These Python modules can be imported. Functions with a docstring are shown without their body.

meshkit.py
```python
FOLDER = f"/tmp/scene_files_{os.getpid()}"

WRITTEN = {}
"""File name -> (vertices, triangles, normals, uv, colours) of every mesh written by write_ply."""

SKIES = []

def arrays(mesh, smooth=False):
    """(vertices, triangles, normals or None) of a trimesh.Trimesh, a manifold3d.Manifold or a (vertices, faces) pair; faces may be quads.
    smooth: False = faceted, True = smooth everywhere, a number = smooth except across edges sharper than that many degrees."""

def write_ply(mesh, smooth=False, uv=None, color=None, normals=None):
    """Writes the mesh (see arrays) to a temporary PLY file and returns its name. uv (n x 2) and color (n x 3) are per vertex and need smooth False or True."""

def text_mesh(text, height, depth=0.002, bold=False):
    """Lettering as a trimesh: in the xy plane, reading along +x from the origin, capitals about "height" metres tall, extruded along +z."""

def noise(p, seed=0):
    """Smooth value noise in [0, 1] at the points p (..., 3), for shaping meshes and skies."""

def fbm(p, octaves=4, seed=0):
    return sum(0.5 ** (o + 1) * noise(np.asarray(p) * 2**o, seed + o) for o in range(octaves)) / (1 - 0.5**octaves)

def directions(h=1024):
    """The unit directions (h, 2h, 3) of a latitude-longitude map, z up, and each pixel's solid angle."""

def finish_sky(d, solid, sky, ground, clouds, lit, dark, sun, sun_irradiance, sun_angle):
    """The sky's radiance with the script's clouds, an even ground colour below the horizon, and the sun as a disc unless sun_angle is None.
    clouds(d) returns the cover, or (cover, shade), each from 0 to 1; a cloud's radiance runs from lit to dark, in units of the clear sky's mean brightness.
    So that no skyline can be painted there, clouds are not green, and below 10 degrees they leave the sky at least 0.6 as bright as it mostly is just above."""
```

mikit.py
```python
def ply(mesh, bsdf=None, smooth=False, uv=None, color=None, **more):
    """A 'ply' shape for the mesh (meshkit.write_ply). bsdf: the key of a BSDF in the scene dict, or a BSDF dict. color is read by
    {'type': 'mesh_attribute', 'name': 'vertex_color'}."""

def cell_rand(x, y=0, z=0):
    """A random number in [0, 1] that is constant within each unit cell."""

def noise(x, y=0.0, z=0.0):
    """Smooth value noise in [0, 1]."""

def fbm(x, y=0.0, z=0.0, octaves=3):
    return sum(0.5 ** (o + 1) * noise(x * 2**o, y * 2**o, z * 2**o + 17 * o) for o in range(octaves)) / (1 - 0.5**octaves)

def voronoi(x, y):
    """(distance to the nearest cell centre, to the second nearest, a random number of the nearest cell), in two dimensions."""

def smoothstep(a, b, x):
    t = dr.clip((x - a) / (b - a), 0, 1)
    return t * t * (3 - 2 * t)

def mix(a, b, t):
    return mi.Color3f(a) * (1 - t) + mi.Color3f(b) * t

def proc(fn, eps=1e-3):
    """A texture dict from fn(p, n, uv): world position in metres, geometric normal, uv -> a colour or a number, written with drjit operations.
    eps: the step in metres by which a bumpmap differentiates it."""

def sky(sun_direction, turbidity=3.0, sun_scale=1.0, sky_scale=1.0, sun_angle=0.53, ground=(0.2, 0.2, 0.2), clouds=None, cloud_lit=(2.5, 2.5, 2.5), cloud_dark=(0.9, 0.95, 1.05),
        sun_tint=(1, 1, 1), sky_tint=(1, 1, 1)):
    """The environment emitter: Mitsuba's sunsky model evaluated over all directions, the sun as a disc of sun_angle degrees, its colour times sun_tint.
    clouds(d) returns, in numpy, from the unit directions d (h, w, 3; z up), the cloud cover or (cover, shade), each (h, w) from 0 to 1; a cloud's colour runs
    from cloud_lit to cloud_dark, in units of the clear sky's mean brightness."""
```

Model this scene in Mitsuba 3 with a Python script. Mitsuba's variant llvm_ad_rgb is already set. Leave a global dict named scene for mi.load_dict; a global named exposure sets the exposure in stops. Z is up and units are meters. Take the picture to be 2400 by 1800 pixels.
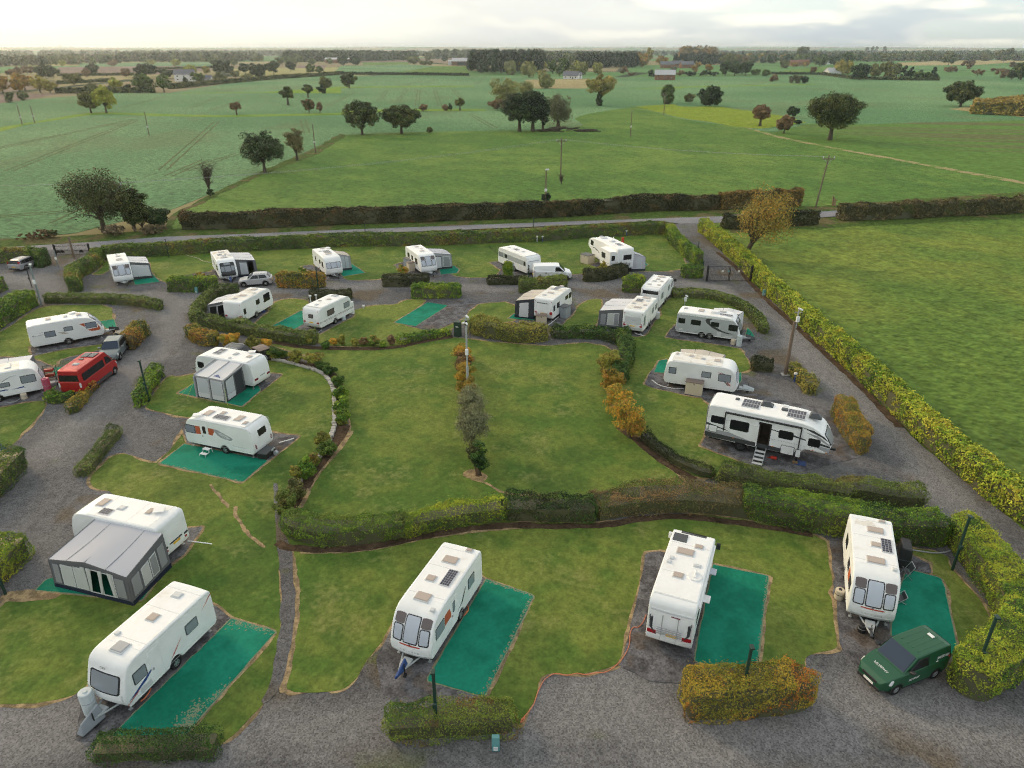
import math, numpy as np, trimesh, shapely, mitsuba as mi, drjit as dr, mikit, meshkit
import manifold3d as m3
from shapely.geometry import Polygon, LineString, Point
from mikit import proc, noise, fbm, voronoi, smoothstep, mix, cell_rand

# ------------------------------------------------------------------ camera, sky, sun, exposure
T = mi.ScalarTransform4f
scene, labels = {}, {}
CAM_Z, PITCH = 27.0, math.radians(25.284)
scene['camera'] = {'type': 'perspective', 'fov': 71.6, 'fov_axis': 'x', 'near_clip': 0.5, 'far_clip': 60000.0,
                   'medium': {'type': 'ref', 'id': 'haze_air'},
                   'to_world': T().look_at(origin=[0, 0, CAM_Z], target=[0, math.cos(PITCH), CAM_Z - math.sin(PITCH)], up=[0, 0, 1])}
exposure = 2.95
SUN = np.array([math.sin(math.radians(-48)) * math.cos(math.radians(24)), math.cos(math.radians(-48)) * math.cos(math.radians(24)), math.sin(math.radians(24))])

def sky_clouds(d):
    az, el = np.arctan2(d[..., 0], d[..., 1]), np.degrees(np.arcsin(np.clip(d[..., 2], -1, 1)))
    wide = meshkit.fbm(np.stack([az * 3.2, el * .42, az * 0 + 3.1], -1), 4, 11)
    heap = meshkit.fbm(np.stack([az * 9 + 2, el * 1.15, az * 0 + 9.0], -1), 5, 5)
    under = meshkit.fbm(np.stack([az * 9 + 2, el * 1.15 + .75, az * 0 + 9.0], -1), 5, 5)   # the same heaps a little higher: what lies above
    toward = np.clip(d @ SUN, -1, 1)
    away = np.clip((.80 - toward) * 1.15, 0, 1)                        # clouds turned from the sun are greyer
    h = np.clip((heap - .46) * 7, 0, 1)
    belly = np.clip((under - .44) * 5, 0, 1)
    low = np.exp(-np.clip(el, 0, 90) / 16)                              # an overcast sky is darker low down than overhead
    shade = .05 + low * (.43 + .45 * away) + away * 1.5 * (h * (belly * .80 - .62) + .04) * low + (wide - .5) * .40
    cover = np.clip(.97 - np.clip((el - 6) / 40, 0, 1) * .48 + (wide - .5) * .8, .2, 1) * np.clip(.50 + h + (1 - away) * .55, 0, 1)
    return cover, np.clip(shade, 0, 1)

scene['sky'] = mikit.sky(SUN, turbidity=4, sun_scale=0.20, sky_scale=1.0, sun_angle=11, ground=(0.12, 0.15, 0.06), clouds=sky_clouds,
                         cloud_lit=(2.36, 2.20, 1.80), cloud_dark=(.74, .88, 1.08), sun_tint=(1.0, 0.95, 0.86))

# ------------------------------------------------------------------ helpers
def uniq(name):
    if name not in labels and name not in scene and not any(k.startswith(name + '__') for k in scene):
        return name
    i = used.get(name, 0)
    while True:
        i += 1
        n = f'{name}_{i:03d}'
        if n not in labels and n not in scene and n not in taken:
            used[name] = i
            return n
used, taken = {}, set()

def thing(name, label, cat, group=None):
    """a key that its parts' keys start with"""
    key = uniq(name); taken.add(key)
    labels[key] = {'label': label, 'category': cat}
    if group: labels[key]['group'] = group
    return key

def part(parent, name, mesh, bsdf, smooth=False, label=None, stuff=False, color=None):
    base = parent + '__' + name
    key, i = base, 0
    while key in scene:
        i += 1; key = f'{base}_{i:03d}'
    scene[key] = mikit.ply(mesh, bsdf, smooth=smooth, color=color)
    if label or stuff:
        labels[key] = {}
        if label: labels[key]['label'] = label
        if stuff: labels[key]['kind'] = 'stuff'
    return key

def single(name, label, cat, mesh, bsdf, smooth=False, group=None, color=None):
    key = uniq(name); taken.add(key)
    scene[key] = mikit.ply(mesh, bsdf, smooth=smooth, color=color)
    labels[key] = {'label': label, 'category': cat}
    if group: labels[key]['group'] = group
    return key

def struct(name, label, mesh, bsdf, smooth=False, kind='structure', color=None):
    key = uniq(name); taken.add(key)
    scene[key] = mikit.ply(mesh, bsdf, smooth=smooth, color=color)
    labels[key] = {'label': label, 'category': name.replace('_', ' '), 'kind': kind}
    return key

def tm(v, f): return trimesh.Trimesh(np.asarray(v, float), np.asarray(f, int), process=False)
def cat(*ms): return trimesh.util.concatenate([m for m in ms if m is not None and len(m.faces)])
def box(x0, x1, y0, y1, z0, z1):
    m = trimesh.creation.box((x1 - x0, y1 - y0, z1 - z0)); m.apply_translation(((x0 + x1) / 2, (y0 + y1) / 2, (z0 + z1) / 2)); return m
def man(m): return m3.Manifold(m3.Mesh(np.asarray(m.vertices, np.float32), np.asarray(m.faces, np.uint32)))
def mesh_of(M):
    q = M.to_mesh(); return tm(q.vert_properties[:, :3], q.tri_verts)
_S = m3.Manifold.sphere(1.0, 16)
def rhull(pts, r=0.05):
    """rounded hull through points"""
    return m3.Manifold.batch_hull([_S.scale((r, r, r)).translate(tuple(map(float, p))) for p in pts])
def rbox(x0, x1, y0, y1, z0, z1, r=0.03):
    return mesh_of(rhull([(x, y, z) for x in (x0 + r, x1 - r) for y in (y0 + r, y1 - r) for z in (z0 + r, z1 - r)], r))
def tube(pts, radii, n=8):
    p = np.asarray(pts, float); r = np.broadcast_to(np.asarray(radii, float), (len(p),))
    t = np.gradient(p, axis=0); t /= np.linalg.norm(t, axis=1, keepdims=True) + 1e-12
    a = np.cross(t, np.where(np.abs(t[:, 2:]) < 0.9, [0, 0, 1.0], [1.0, 0, 0])); a /= np.linalg.norm(a, axis=1, keepdims=True) + 1e-12
    b = np.cross(t, a); an = np.arange(n) * 2 * np.pi / n
    v = (p[:, None] + r[:, None, None] * (np.cos(an)[None, :, None] * a[:, None] + np.sin(an)[None, :, None] * b[:, None])).reshape(-1, 3)
    f = []
    for i in range(len(p) - 1):
        for j in range(n):
            k = (j + 1) % n
            f += [(i * n + j, i * n + k, (i + 1) * n + k), (i * n + j, (i + 1) * n + k, (i + 1) * n + j)]
    o = (len(p) - 1) * n
    f += [(0, j + 1, j) for j in range(1, n - 1)] + [(o, o + j, o + j + 1) for j in range(1, n - 1)]
    return tm(v, f)
def cyl(x, y, z0, z1, r, n=14, r1=None): return tube([(x, y, z0), (x, y, z1)], [r, r if r1 is None else r1], n)
def place(m, x, y, yaw, z=0.0):
    m = m.copy(); m.apply_transform(trimesh.transformations.rotation_matrix(yaw, (0, 0, 1))); m.apply_translation((x, y, z)); return m
def extr(poly, z0, z1):
    ms = []
    for g in getattr(poly, 'geoms', [poly]):
        if g.area > 1e-6:
            m = trimesh.creation.extrude_polygon(g, z1 - z0, engine='earcut'); m.apply_translation((0, 0, z0)); ms.append(m)
    return cat(*ms)
def chaikin(pts, k=2, closed=True):
    p = np.asarray(pts, float)
    for _ in range(k):
        q = np.roll(p, -1, 0) if closed else p[1:]
        a = p if closed else p[:-1]
        n = np.empty((2 * len(a), p.shape[1])); n[0::2] = a * .75 + q * .25; n[1::2] = a * .25 + q * .75
        p = n if closed else np.vstack([p[:1], n, p[-1:]])
    return p
def rough(poly, step=0.35, amp=0.12, scale=0.9, seed=0):
    """an uneven outline"""
    out = []
    for g in getattr(poly, 'geoms', [poly]):
        if g.area < 0.02: continue
        def ring(r):
            n = max(8, int(r.length / step)); c = np.array([r.interpolate(i / n, True).coords[0] for i in range(n)])
            q = np.c_[c * scale, np.zeros(len(c))]
            return c + amp * np.c_[meshkit.fbm(q, 3, seed) - .5, meshkit.fbm(q + 31, 3, seed) - .5] * 2
        out.append(Polygon(ring(g.exterior), [ring(h) for h in g.interiors]).buffer(0))
    return shapely.union_all(out)
rng = np.random.default_rng(7)

# ------------------------------------------------------------------ materials
def rgb(c): return {'type': 'rgb', 'value': [float(x) for x in c]}
def mat(key, c, rough=0.5, metal=0.0, spec=0.5, coat=0.0, two=True, **k):
    b = {'type': 'principled', 'base_color': c if isinstance(c, dict) else rgb(c), 'roughness': rough, 'metallic': metal, 'specular': spec, **k}
    if coat: b['clearcoat'] = coat; b['clearcoat_gloss'] = 0.9
    scene[key] = {'type': 'twosided', 'bsdf': b} if two else b
    return key
def bumped(key, c, bump, scale, rough=0.9, spec=0.2):
    scene[key] = {'type': 'twosided', 'bsdf': {'type': 'bumpmap', 'arbitrary': bump, 'scale': scale,
                  'bsdf': {'type': 'principled', 'base_color': c, 'roughness': rough, 'specular': spec}}}
    return key
VC = {'type': 'mesh_attribute', 'name': 'vertex_color'}
mat('leaf', VC, 0.6, spec=0.25)
mat('bark', (.09, .075, .055), 0.9, spec=0.1)
mat('paint_any', VC, 0.5)

def lawn_c(p, n, uv):
    x, y = p.x, p.y
    big = fbm(x * .10 + 3.3, y * .10, 1.0, 3)
    mid = fbm(x * .8 + y * .3, y * .8 - x * .3, 4.0, 4)
    fine = fbm(x * 3.6, y * 3.6, 2.0, 3)
    grain = noise(x * 9, y * 9, 5.0) * .55 + cell_rand(dr.floor(x * 13), dr.floor(y * 13), 1.0) * .45
    c = mix((.070, .130, .022), (.148, .184, .036), smoothstep(.28, .74, big * .45 + mid * .55))
    c = mix(c, (.048, .092, .018), smoothstep(.56, .74, fbm(x * .22 + 40, y * .22, 7.0, 4)) * .55)
    c = mix(c, (.22, .20, .08), smoothstep(.52, .80, fbm(x * .5 + 11, y * .5 + 5, 3.0, 4) * .6 + fine * .4) * .40)
    return c * (.52 + .52 * fine + .44 * grain)
def grass_h(p, n, uv): return fbm(p.x * 7, p.y * 7, 1.0, 3)
bumped('lawn_mat', proc(lawn_c), proc(grass_h, 0.02), 0.05)
def fringe_c(p, n, uv):
    f = fbm(p.x * 3, p.y * 3, 2.0, 3); g = noise(p.x * 16, p.y * 16, 1.0)
    return mix((.19, .145, .085), (.36, .265, .15), smoothstep(.3, .7, f)) * (.72 + .5 * g)
mat('fringe_mat', proc(fringe_c), 0.95, spec=0.1)
LANES = np.array([(-34.23,43.47),(-34.72,48.21),(-34.78,54.12),(-35.64,59.83),(-35.82,64.06),(-34.36,63.63),(-35.98,70.68),(-38.33,76.33),(-39.06,82.17),(-34.39,82.8),(-28.24,84.73),(-19.37,86.26),(-10.14,85.92),(-3.99,84.93),(3.99,86.6),(13.22,86.6),(20.54,86.97),(25.85,85.28),(27,77.62),(29.29,70.84),(29.02,64.29),(29.17,50.31),(29.65,44.67),(27.29,31.57),(27.51,29.44)])
LANE2 = np.array([(-66.52,89.91),(-60.58,88.13),(-53.43,82.8),(-47.36,82.48),(-42.31,82.17),(-38.3,80.34)])
LANE3 = np.array([(-24.32,20.98),(-20.54,21.44),(-7.86,21.76),(4.91,22.98),(9.28,20.99),(12.98,21.37),(16.34,23.26),(20.65,21.5),(22.56,21.09)])
def seg_d(x, y, pts):
    d = mi.Float(1e9)
    for (ax, ay), (bx, by) in zip(pts[:-1], pts[1:]):
        ux, uy = bx - ax, by - ay; L = ux * ux + uy * uy + 1e-9
        t = dr.clip(((x - ax) * ux + (y - ay) * uy) / L, 0, 1)
        d = dr.minimum(d, dr.square(x - ax - t * ux) + dr.square(y - ay - t * uy))
    return dr.sqrt(d)
def gravel_c(p, n, uv):
    x, y = p.x, p.y
    w = fbm(x * .5, y * .5, 6.0, 3)
    d = dr.minimum(dr.minimum(seg_d(x, y, LANES), seg_d(x, y, LANE2)), seg_d(x, y, LANE3)) + (w - .5) * 1.6
    track = smoothstep(2.4, .6, d)
    grain = cell_rand(dr.floor(x * 14), dr.floor(y * 14), 3.0) * .6 + noise(x * 21, y * 21, 2.0) * .4
    fine = fbm(x * 3.2, y * 3.2, 9.0, 3)
    c = mix((.086, .085, .088), (.146, .144, .147), smoothstep(.2, .8, fbm(x * .13, y * .13, 2.0, 3) * .7 + fine * .3))
    c = mix(c, (.222, .214, .210), track * .55)
    c = mix(c, (.115, .085, .045), smoothstep(.60, .74, fbm(x * .28 + 9, y * .28 + 2, 5.0, 4)) * .6 * (1 - track))
    c = mix(c, (.10, .115, .03), smoothstep(.66, .76, fbm(x * .42 + 70, y * .42, 8.0, 4)) * .55 * (1 - track))
    return c * (.34 + 1.02 * grain + .30 * fine)
bumped('gravel_mat', proc(gravel_c), proc(lambda p, n, uv: noise(p.x * 20, p.y * 20, 3.0), 0.01), 0.03)
def pad_c(p, n, uv):
    x, y = p.x, p.y
    grain = cell_rand(dr.floor(x * 11), dr.floor(y * 11), 3.0) * .6 + noise(x * 17, y * 17, 2.0) * .4
    fine = fbm(x * 2.2, y * 2.2, 9.0, 3)
    c = mix((.080, .078, .083), (.142, .141, .150), smoothstep(.3, .7, fine))
    c = mix(c, (.11, .075, .045), smoothstep(.58, .74, fbm(x * .7 + 9, y * .7 + 2, 5.0, 3)) * .5)
    return c * (.45 + .9 * grain + .2 * fine)
bumped('pad_mat', proc(pad_c), proc(lambda p, n, uv: noise(p.x * 20, p.y * 20, 3.0), 0.01), 0.03)
def road_c(p, n, uv):
    f = fbm(p.x * .4, p.y * .4, 2.0, 3); g = noise(p.x * 6, p.y * 6, 1.0)
    return mix((.145, .145, .155), (.225, .225, .24), f) * (.85 + .3 * g)
mat('road_mat', proc(road_c), 0.85, spec=0.25)
def soil_c(p, n, uv):
    f = fbm(p.x * 1.3, p.y * 1.3, 2.0, 3); g = noise(p.x * 9, p.y * 9, 1.0)
    return mix((.030, .022, .015), (.115, .078, .05), f) * (.6 + .8 * g)
mat('soil_mat', proc(soil_c), 0.95, spec=0.1)
def pasture(a, b, dark, k):
    def f(p, n, uv):
        x, y = p.x, p.y
        big = fbm(x * .020, y * .020, 1.0, 4); mid = fbm(x * .16 + y * .05, y * .13, 3.0, 4); fine = fbm(x * 1.1, y * 1.1, 5.0, 3)
        c = mix(a, b, smoothstep(.32, .72, big * .45 + mid * .55))
        c = mix(c, dark, smoothstep(.50, .76, fbm(x * .09 + 60, y * .13, 2.0, 4)) * k)
        return c * (.42 + .72 * fine + .42 * noise(x * 3.4, y * 3.4, 3.0))
    return f
field_h = proc(lambda p, n, uv: fbm(p.x * 1.6, p.y * 1.6, 1.0, 3), 0.1)
bumped('paddock_mat', proc(pasture((.092, .152, .026), (.156, .194, .034), (.068, .122, .026), .30)), field_h, 0.35)
bumped('pasture_mat', proc(pasture((.076, .150, .030), (.130, .200, .042), (.058, .120, .030), .30)), field_h, 0.35)
def crop_c(p, n, uv):
    x, y = p.x, p.y
    big = fbm(x * .012, y * .012, 1.0, 4); leafy = fbm(x * 1.5, y * 1.5, 5.0, 3)
    row = .5 + .5 * dr.sin((x * .60 - y * .80) * 2 * np.pi / 1.15 + 2.5 * noise(x * .3, y * .3, 2.0))
    c = mix((.110, .225, .098), (.170, .285, .130), smoothstep(.30, .70, big))
    bare = smoothstep(.60, .74, fbm(x * .045 + 5, y * .03, 3.0, 4)) * smoothstep(.35, .7, row * .5 + leafy * .5)
    c = mix(c, (.15, .17, .075), bare * .7)
    return c * (.34 + .98 * leafy) * (.74 + .42 * row)
bumped('crop_mat', proc(crop_c), proc(lambda p, n, uv: fbm(p.x * 1.2, p.y * 1.2, 1.0, 3), 0.1), 0.35)
def striped_c(p, n, uv):
    x, y = p.x, p.y
    u = y * .97 + x * .24 + 2.5 * fbm(x * .03, y * .03, 1.0, 2)
    s = smoothstep(.46, .62, fbm(u * .22, x * .006, 4.0, 3)); f = fbm(x * .8, y * .8, 2.0, 3)
    return mix((.085, .155, .034), (.105, .115, .048), s * smoothstep(20., 90., x - 100 + .3 * (y - 170))) * (.65 + .6 * f)
mat('striped_mat', proc(striped_c), 0.95, spec=0.1)
def verge_c(p, n, uv):
    f = fbm(p.x * .35, p.y * .35, 2.0, 3); g = fbm(p.x * 2.5, p.y * 2.5, 1.0, 3)
    return mix(mix((.05, .085, .018), (.10, .15, .03), g), (.15, .115, .055), smoothstep(.50, .70, f) * .8) * (.6 + .7 * g)
bumped('verge_mat', proc(verge_c), proc(grass_h, 0.02), 0.15)
def plough_c(p, n, uv):
    f = fbm(p.x * .05, p.y * .05, 2.0, 3); g = noise(p.x * .7, p.y * .7, 1.0)
    return mix((.12, .085, .07), (.20, .15, .12), f) * (.8 + .4 * g)
mat('plough_mat', proc(plough_c), 0.95, spec=0.1)
def plain_c(p, n, uv):
    x, y = p.x / 260 + .35 * noise(p.x / 500, p.y / 500), p.y / 420
    a, b, w = voronoi(x, y)
    hue = cell_rand(w * 997, 1.0, 2.0)
    c = mix(mix((.07, .14, .04), (.11, .20, .09), w), mix((.26, .24, .10), (.16, .115, .09), hue), smoothstep(.5, .52, w))
    c = mix((.035, .048, .026), c, smoothstep(.03, .055, b - a))
    return c * (.8 + .4 * fbm(p.x * .06, p.y * .06, 1.0, 3))
mat('plain_mat', proc(plain_c), 0.95, spec=0.1)
def scrub_c(p, n, uv):
    f = fbm(p.x * .25, p.y * .25, 2.0, 3); g = fbm(p.x * 1.2, p.y * 1.2, 1.0, 3)
    return mix((.17, .26, .02), (.26, .30, .045), f) * (.55 + .8 * g)
bumped('scrub_mat', proc(scrub_c), proc(grass_h, 0.02), 0.15)
def track_c(p, n, uv):
    f = fbm(p.x * .5, p.y * .5, 2.0, 3)
    return mix((.11, .17, .04), (.27, .22, .12), smoothstep(.35, .65, f))
mat('track_mat', proc(track_c), 0.95, spec=0.1)
mat('scrub2_mat', proc(lambda p, n, uv: mix((.10, .20, .025), (.19, .25, .04), fbm(p.x * .2, p.y * .2, 2.0, 3)) * (.6 + .7 * fbm(p.x * 1.3, p.y * 1.3, 1.0, 3))), .95, spec=.1)
mat('dry_mat', proc(lambda p, n, uv: mix((.20, .17, .08), (.30, .25, .13), fbm(p.x * .05, p.y * .08, 2.0, 3)) * (.7 + .6 * noise(p.x * .7, p.y * .7))), .95, spec=.1)
mat('tram_mat', proc(lambda p, n, uv: mix((.055, .105, .045), (.13, .125, .06), fbm(p.x * .25, p.y * .25, 2.0, 3))), .95, spec=.1)
# ------------------------------------------------------------------ haze
scene['haze_air'] = {'type': 'homogeneous', 'albedo': rgb((.87, .935, 1.0)), 'sigma_t': 0.00011, 'phase': {'type': 'hg', 'g': 0.72}}
scene['haze'] = {'type': 'cube', 'to_world': T().translate([0, 6400, 36.5]).scale([12000, 7000, 38.0]), 'bsdf': {'type': 'null'}, 'interior': {'type': 'ref', 'id': 'haze_air'}}
labels['haze'] = {'label': 'pale blue autumn haze over the far fields', 'category': 'haze', 'kind': 'stuff'}

# ------------------------------------------------------------------ ground
def flat(name, label, pts, z, bsdf, amp=0.0, step=1.0, smooth=0, thick=0.03, scale=.9):
    poly = Polygon(chaikin(pts, smooth) if smooth else pts).buffer(0)
    if amp: poly = rough(poly, step, amp, scale)
    return struct(name, label, extr(poly, z - thick, z), bsdf)

gx = np.array([(-11500, -500), (11500, -500), (11500, 13300), (-11500, 13300)], float)
struct('ground', 'flat farmland plain reaching to the horizon', tm([(x, y, -.20) for x, y in gx], [(0, 1, 2), (0, 2, 3)]), 'plain_mat')
flat('gravel_drive', 'grey gravel drive winding between the pitches', [(-75, -5), (41, -5), (40, 22), *[(31.83,35.29),(30.79,46.54)], *[(31.75,72.81),(31.19,91.64),(31.2,101.09),(30.9,117.5),(31.6,121.7),(28.8,121.7),(24.5,116.3)], *[(25.5,118),(10.4,115.1),(-2.66,109.73)], *[(-37.59,104.47),(-48.89,102.6)], *[(-59.51,102.14),(-62.28,104),(-68.42,104),(-74.04,100.79),(-78.06,98.18)], (-75, 78)], 0.0, 'gravel_mat', amp=.15)

LAWNS = []
def lawn(label, pts, smooth=1, fringe=.32, z=.022):
    poly = Polygon(chaikin(pts, smooth)).buffer(0)
    fr = rough(poly.buffer(fringe * .5), .3, .30, .55, len(LAWNS)).difference(poly.buffer(-.8))
    poly = rough(poly, .3, .13, 1.1, len(LAWNS) + 50)
    k = struct('lawn', label, extr(poly, z - .05, z), 'lawn_mat')
    part(k, 'dead_grass_edge', extr(fr, -.05, .010), 'fringe_mat', label='tan strip of dead grass along the lawn edge')
    LAWNS.append(poly)

lawn('mown lawn left of the stone path, round the big awning', [(-27.61,22.99),(-23.32,23.02),(-22.1,23.03),(-21.25,23.14),(-20.42,23.33),(-20.1,23.74),(-19.76,23.94),(-17.36,20.98),(-14.18,20.95),(-12.65,20.82),(-12.14,21.31),(-11.59,22.49),(-11.33,23.22),(-11.3,24.01),(-11.47,25.77),(-11.96,28.13),(-12.82,30.68),(-13.84,33.58),(-13.6,33.04),(-14.73,36.28),(-15.7,39.21),(-16.42,41.15),(-16.17,41.23),(-15.39,39.21),(-14.59,37.41),(-13.98,38.17),(-14.71,41.86),(-14.4,44.75),(-14.04,45.72),(-13.9,47.76),(-14.24,49.94),(-14.8,52.78),(-15.53,55.35),(-16.36,57.41),(-17.56,59.37),(-18.89,60.68),(-20.69,61.72),(-22.8,62.33),(-23.22,62.43),(-24.96,62.66),(-30.16,58.4),(-31.36,59.1),(-31.25,57.03),(-30.63,53.36),(-30.48,52.47),(-27.03,51.03),(-25.72,50.58),(-25.33,43.74),(-26.45,43.87),(-28.27,45.1),(-29.42,45),(-29.39,42.52),(-29.09,41.18),(-28.39,40.65),(-26.69,40),(-26.38,39.21),(-25.56,36.28),(-25.27,30.32),(-26.09,30.45),(-27.28,30.21),(-27.34,29.17),(-28.14,27.24)])
lawn('broad lawn in front of the curved hedge with three pitches', [(-14.52,36.22),(-13.21,34.1),(-12.83,33.25),(-11.58,29.42),(-11.12,27.2),(-10.79,24.74),(-10.6,23.7),(-9.15,23.64),(-7.9,23.84),(-7.55,24.19),(-7.23,24.83),(-6.88,26.18),(-6.26,27.58),(-4.08,24.37),(-1.27,23.36),(-1.12,22.89),(-0.68,22.24),(0.21,21.84),(0.49,22.32),(0.91,22.89),(1.24,24.19),(1.4,24.6),(2.04,24.79),(1.92,24.74),(2.95,24.74),(4.15,24.93),(4.76,25.11),(5.19,25.49),(5.73,26.69),(6.13,27.74),(6.56,28.96),(7.88,32.84),(8.87,25.49),(11.8,24.79),(11.79,24.28),(13.16,24.46),(14.1,25.21),(14.17,25.21),(14.43,25.84),(14.78,26),(16.02,26.21),(16.42,26.6),(17,28.32),(17.56,29.95),(17.36,30.34),(17.9,30.88),(18.75,33.32),(19.3,35.05),(16.13,36.73),(10.94,37.85),(5.81,36.53),(0,36.86),(-3.5,36.86),(-7.08,34.69),(-10.67,34.1)])
lawn('narrow lawn between the mat and the tall curved hedge on the right', [(23.01,34.4),(23.69,34.17),(25.67,33.78),(25.18,31.85),(25.37,29.18),(24.38,27.27),(22.71,25.73),(21.98,25.89),(24.17,31.22),(23.85,31.85),(24.3,32.87),(23.26,33.32)])
lawn('empty central lawn ringed by low hedges', [(-13.83,37.01),(-13.73,41.35),(-13.08,44.18),(-12.46,47.34),(-12.84,49.94),(-14.2,53.78),(-15.06,56.99),(-16.83,60.52),(-19.07,63.42),(-21.14,64.26),(-25.21,67.09),(-23.23,66.91),(-19.63,65.65),(-16.7,65.19),(-13.35,65.19),(-11.41,65.65),(-8.24,67.65),(-6.23,68.48),(-4.67,68.1),(-2,67.09),(2.77,66.19),(3.44,66.02),(8.68,67.27),(10.88,62.85),(9.28,60.13),(8.15,55.7),(8.36,50.56),(9.33,47.19),(11.02,43.22),(12.2,41.13),(8.96,38.93),(-0.77,37.65),(-5.89,35.72),(-11.6,35.72),(-13.71,37.15)])
lawn('lawn round the grey caravan and the long trailer on the right', [(11.6,65.69),(11.08,61.34),(9.24,55.24),(9.22,50.31),(9.71,47.99),(11.54,43.65),(13.04,41.79),(14.02,41.96),(16.73,42.84),(17.05,43.65),(14.23,45.94),(14.86,47.67),(17.15,54.19),(12.35,56.33),(11.66,57.16),(12.67,59.49),(14.58,62.95),(17.79,61.65),(20.67,60.09),(21.04,59.64),(22.05,60.09),(22.58,61.65),(22.69,65.33),(22.44,65.86),(19.09,67.13),(15.88,68.25),(16.77,70.58),(17.74,71.8),(22.32,74.34),(25.89,74.78),(26.66,74.34),(26.33,78.94),(24.4,82.46),(19.38,81.94),(17.66,78.94),(16.66,76.13),(14.76,70.58),(13.51,68.25),(11.39,69.01)])
lawn('small lawn strip between two caravans with awnings', [(3.69,70.58),(4.95,71.55),(6.77,75.94),(8.53,80.22),(10.45,81.12),(10.7,79.92),(8.95,71.55),(8.46,70.1),(6.67,69.17)])
lawn('lawn behind the autumn hedge left of the grey awning', [(-5.91,73.31),(-5.04,75.14),(-4.61,77.32),(-3.76,79.18),(0.23,79.92),(0.57,74.08),(0.04,73.05),(-5.23,72.3)])
lawn('lawn round the empty green mat', [(-18.76,75.67),(-17.17,77.89),(-15.54,78.75),(-13.37,78.75),(-12.86,80.52),(-10.97,80.82),(-9.94,80.22),(-12.89,73.05),(-10.34,71.06),(-8.54,70.34),(-6.92,71.55),(-6.18,73.31),(-6.05,71.55),(-8.28,67.8),(-10.48,65.62),(-15.49,65.91),(-19.65,66.34),(-22.26,69.96),(-20.67,70.44),(-18.8,73.67)])
lawn('lawn left of the old white caravan', [(-28.36,72.4),(-27.82,76.88),(-27.92,80.64),(-25.25,81.09),(-23.67,79.45),(-24.04,76.6),(-25.81,71.53),(-23.24,70.44),(-21.34,69.73),(-20.09,66.78),(-23.63,68.8)])
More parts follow.
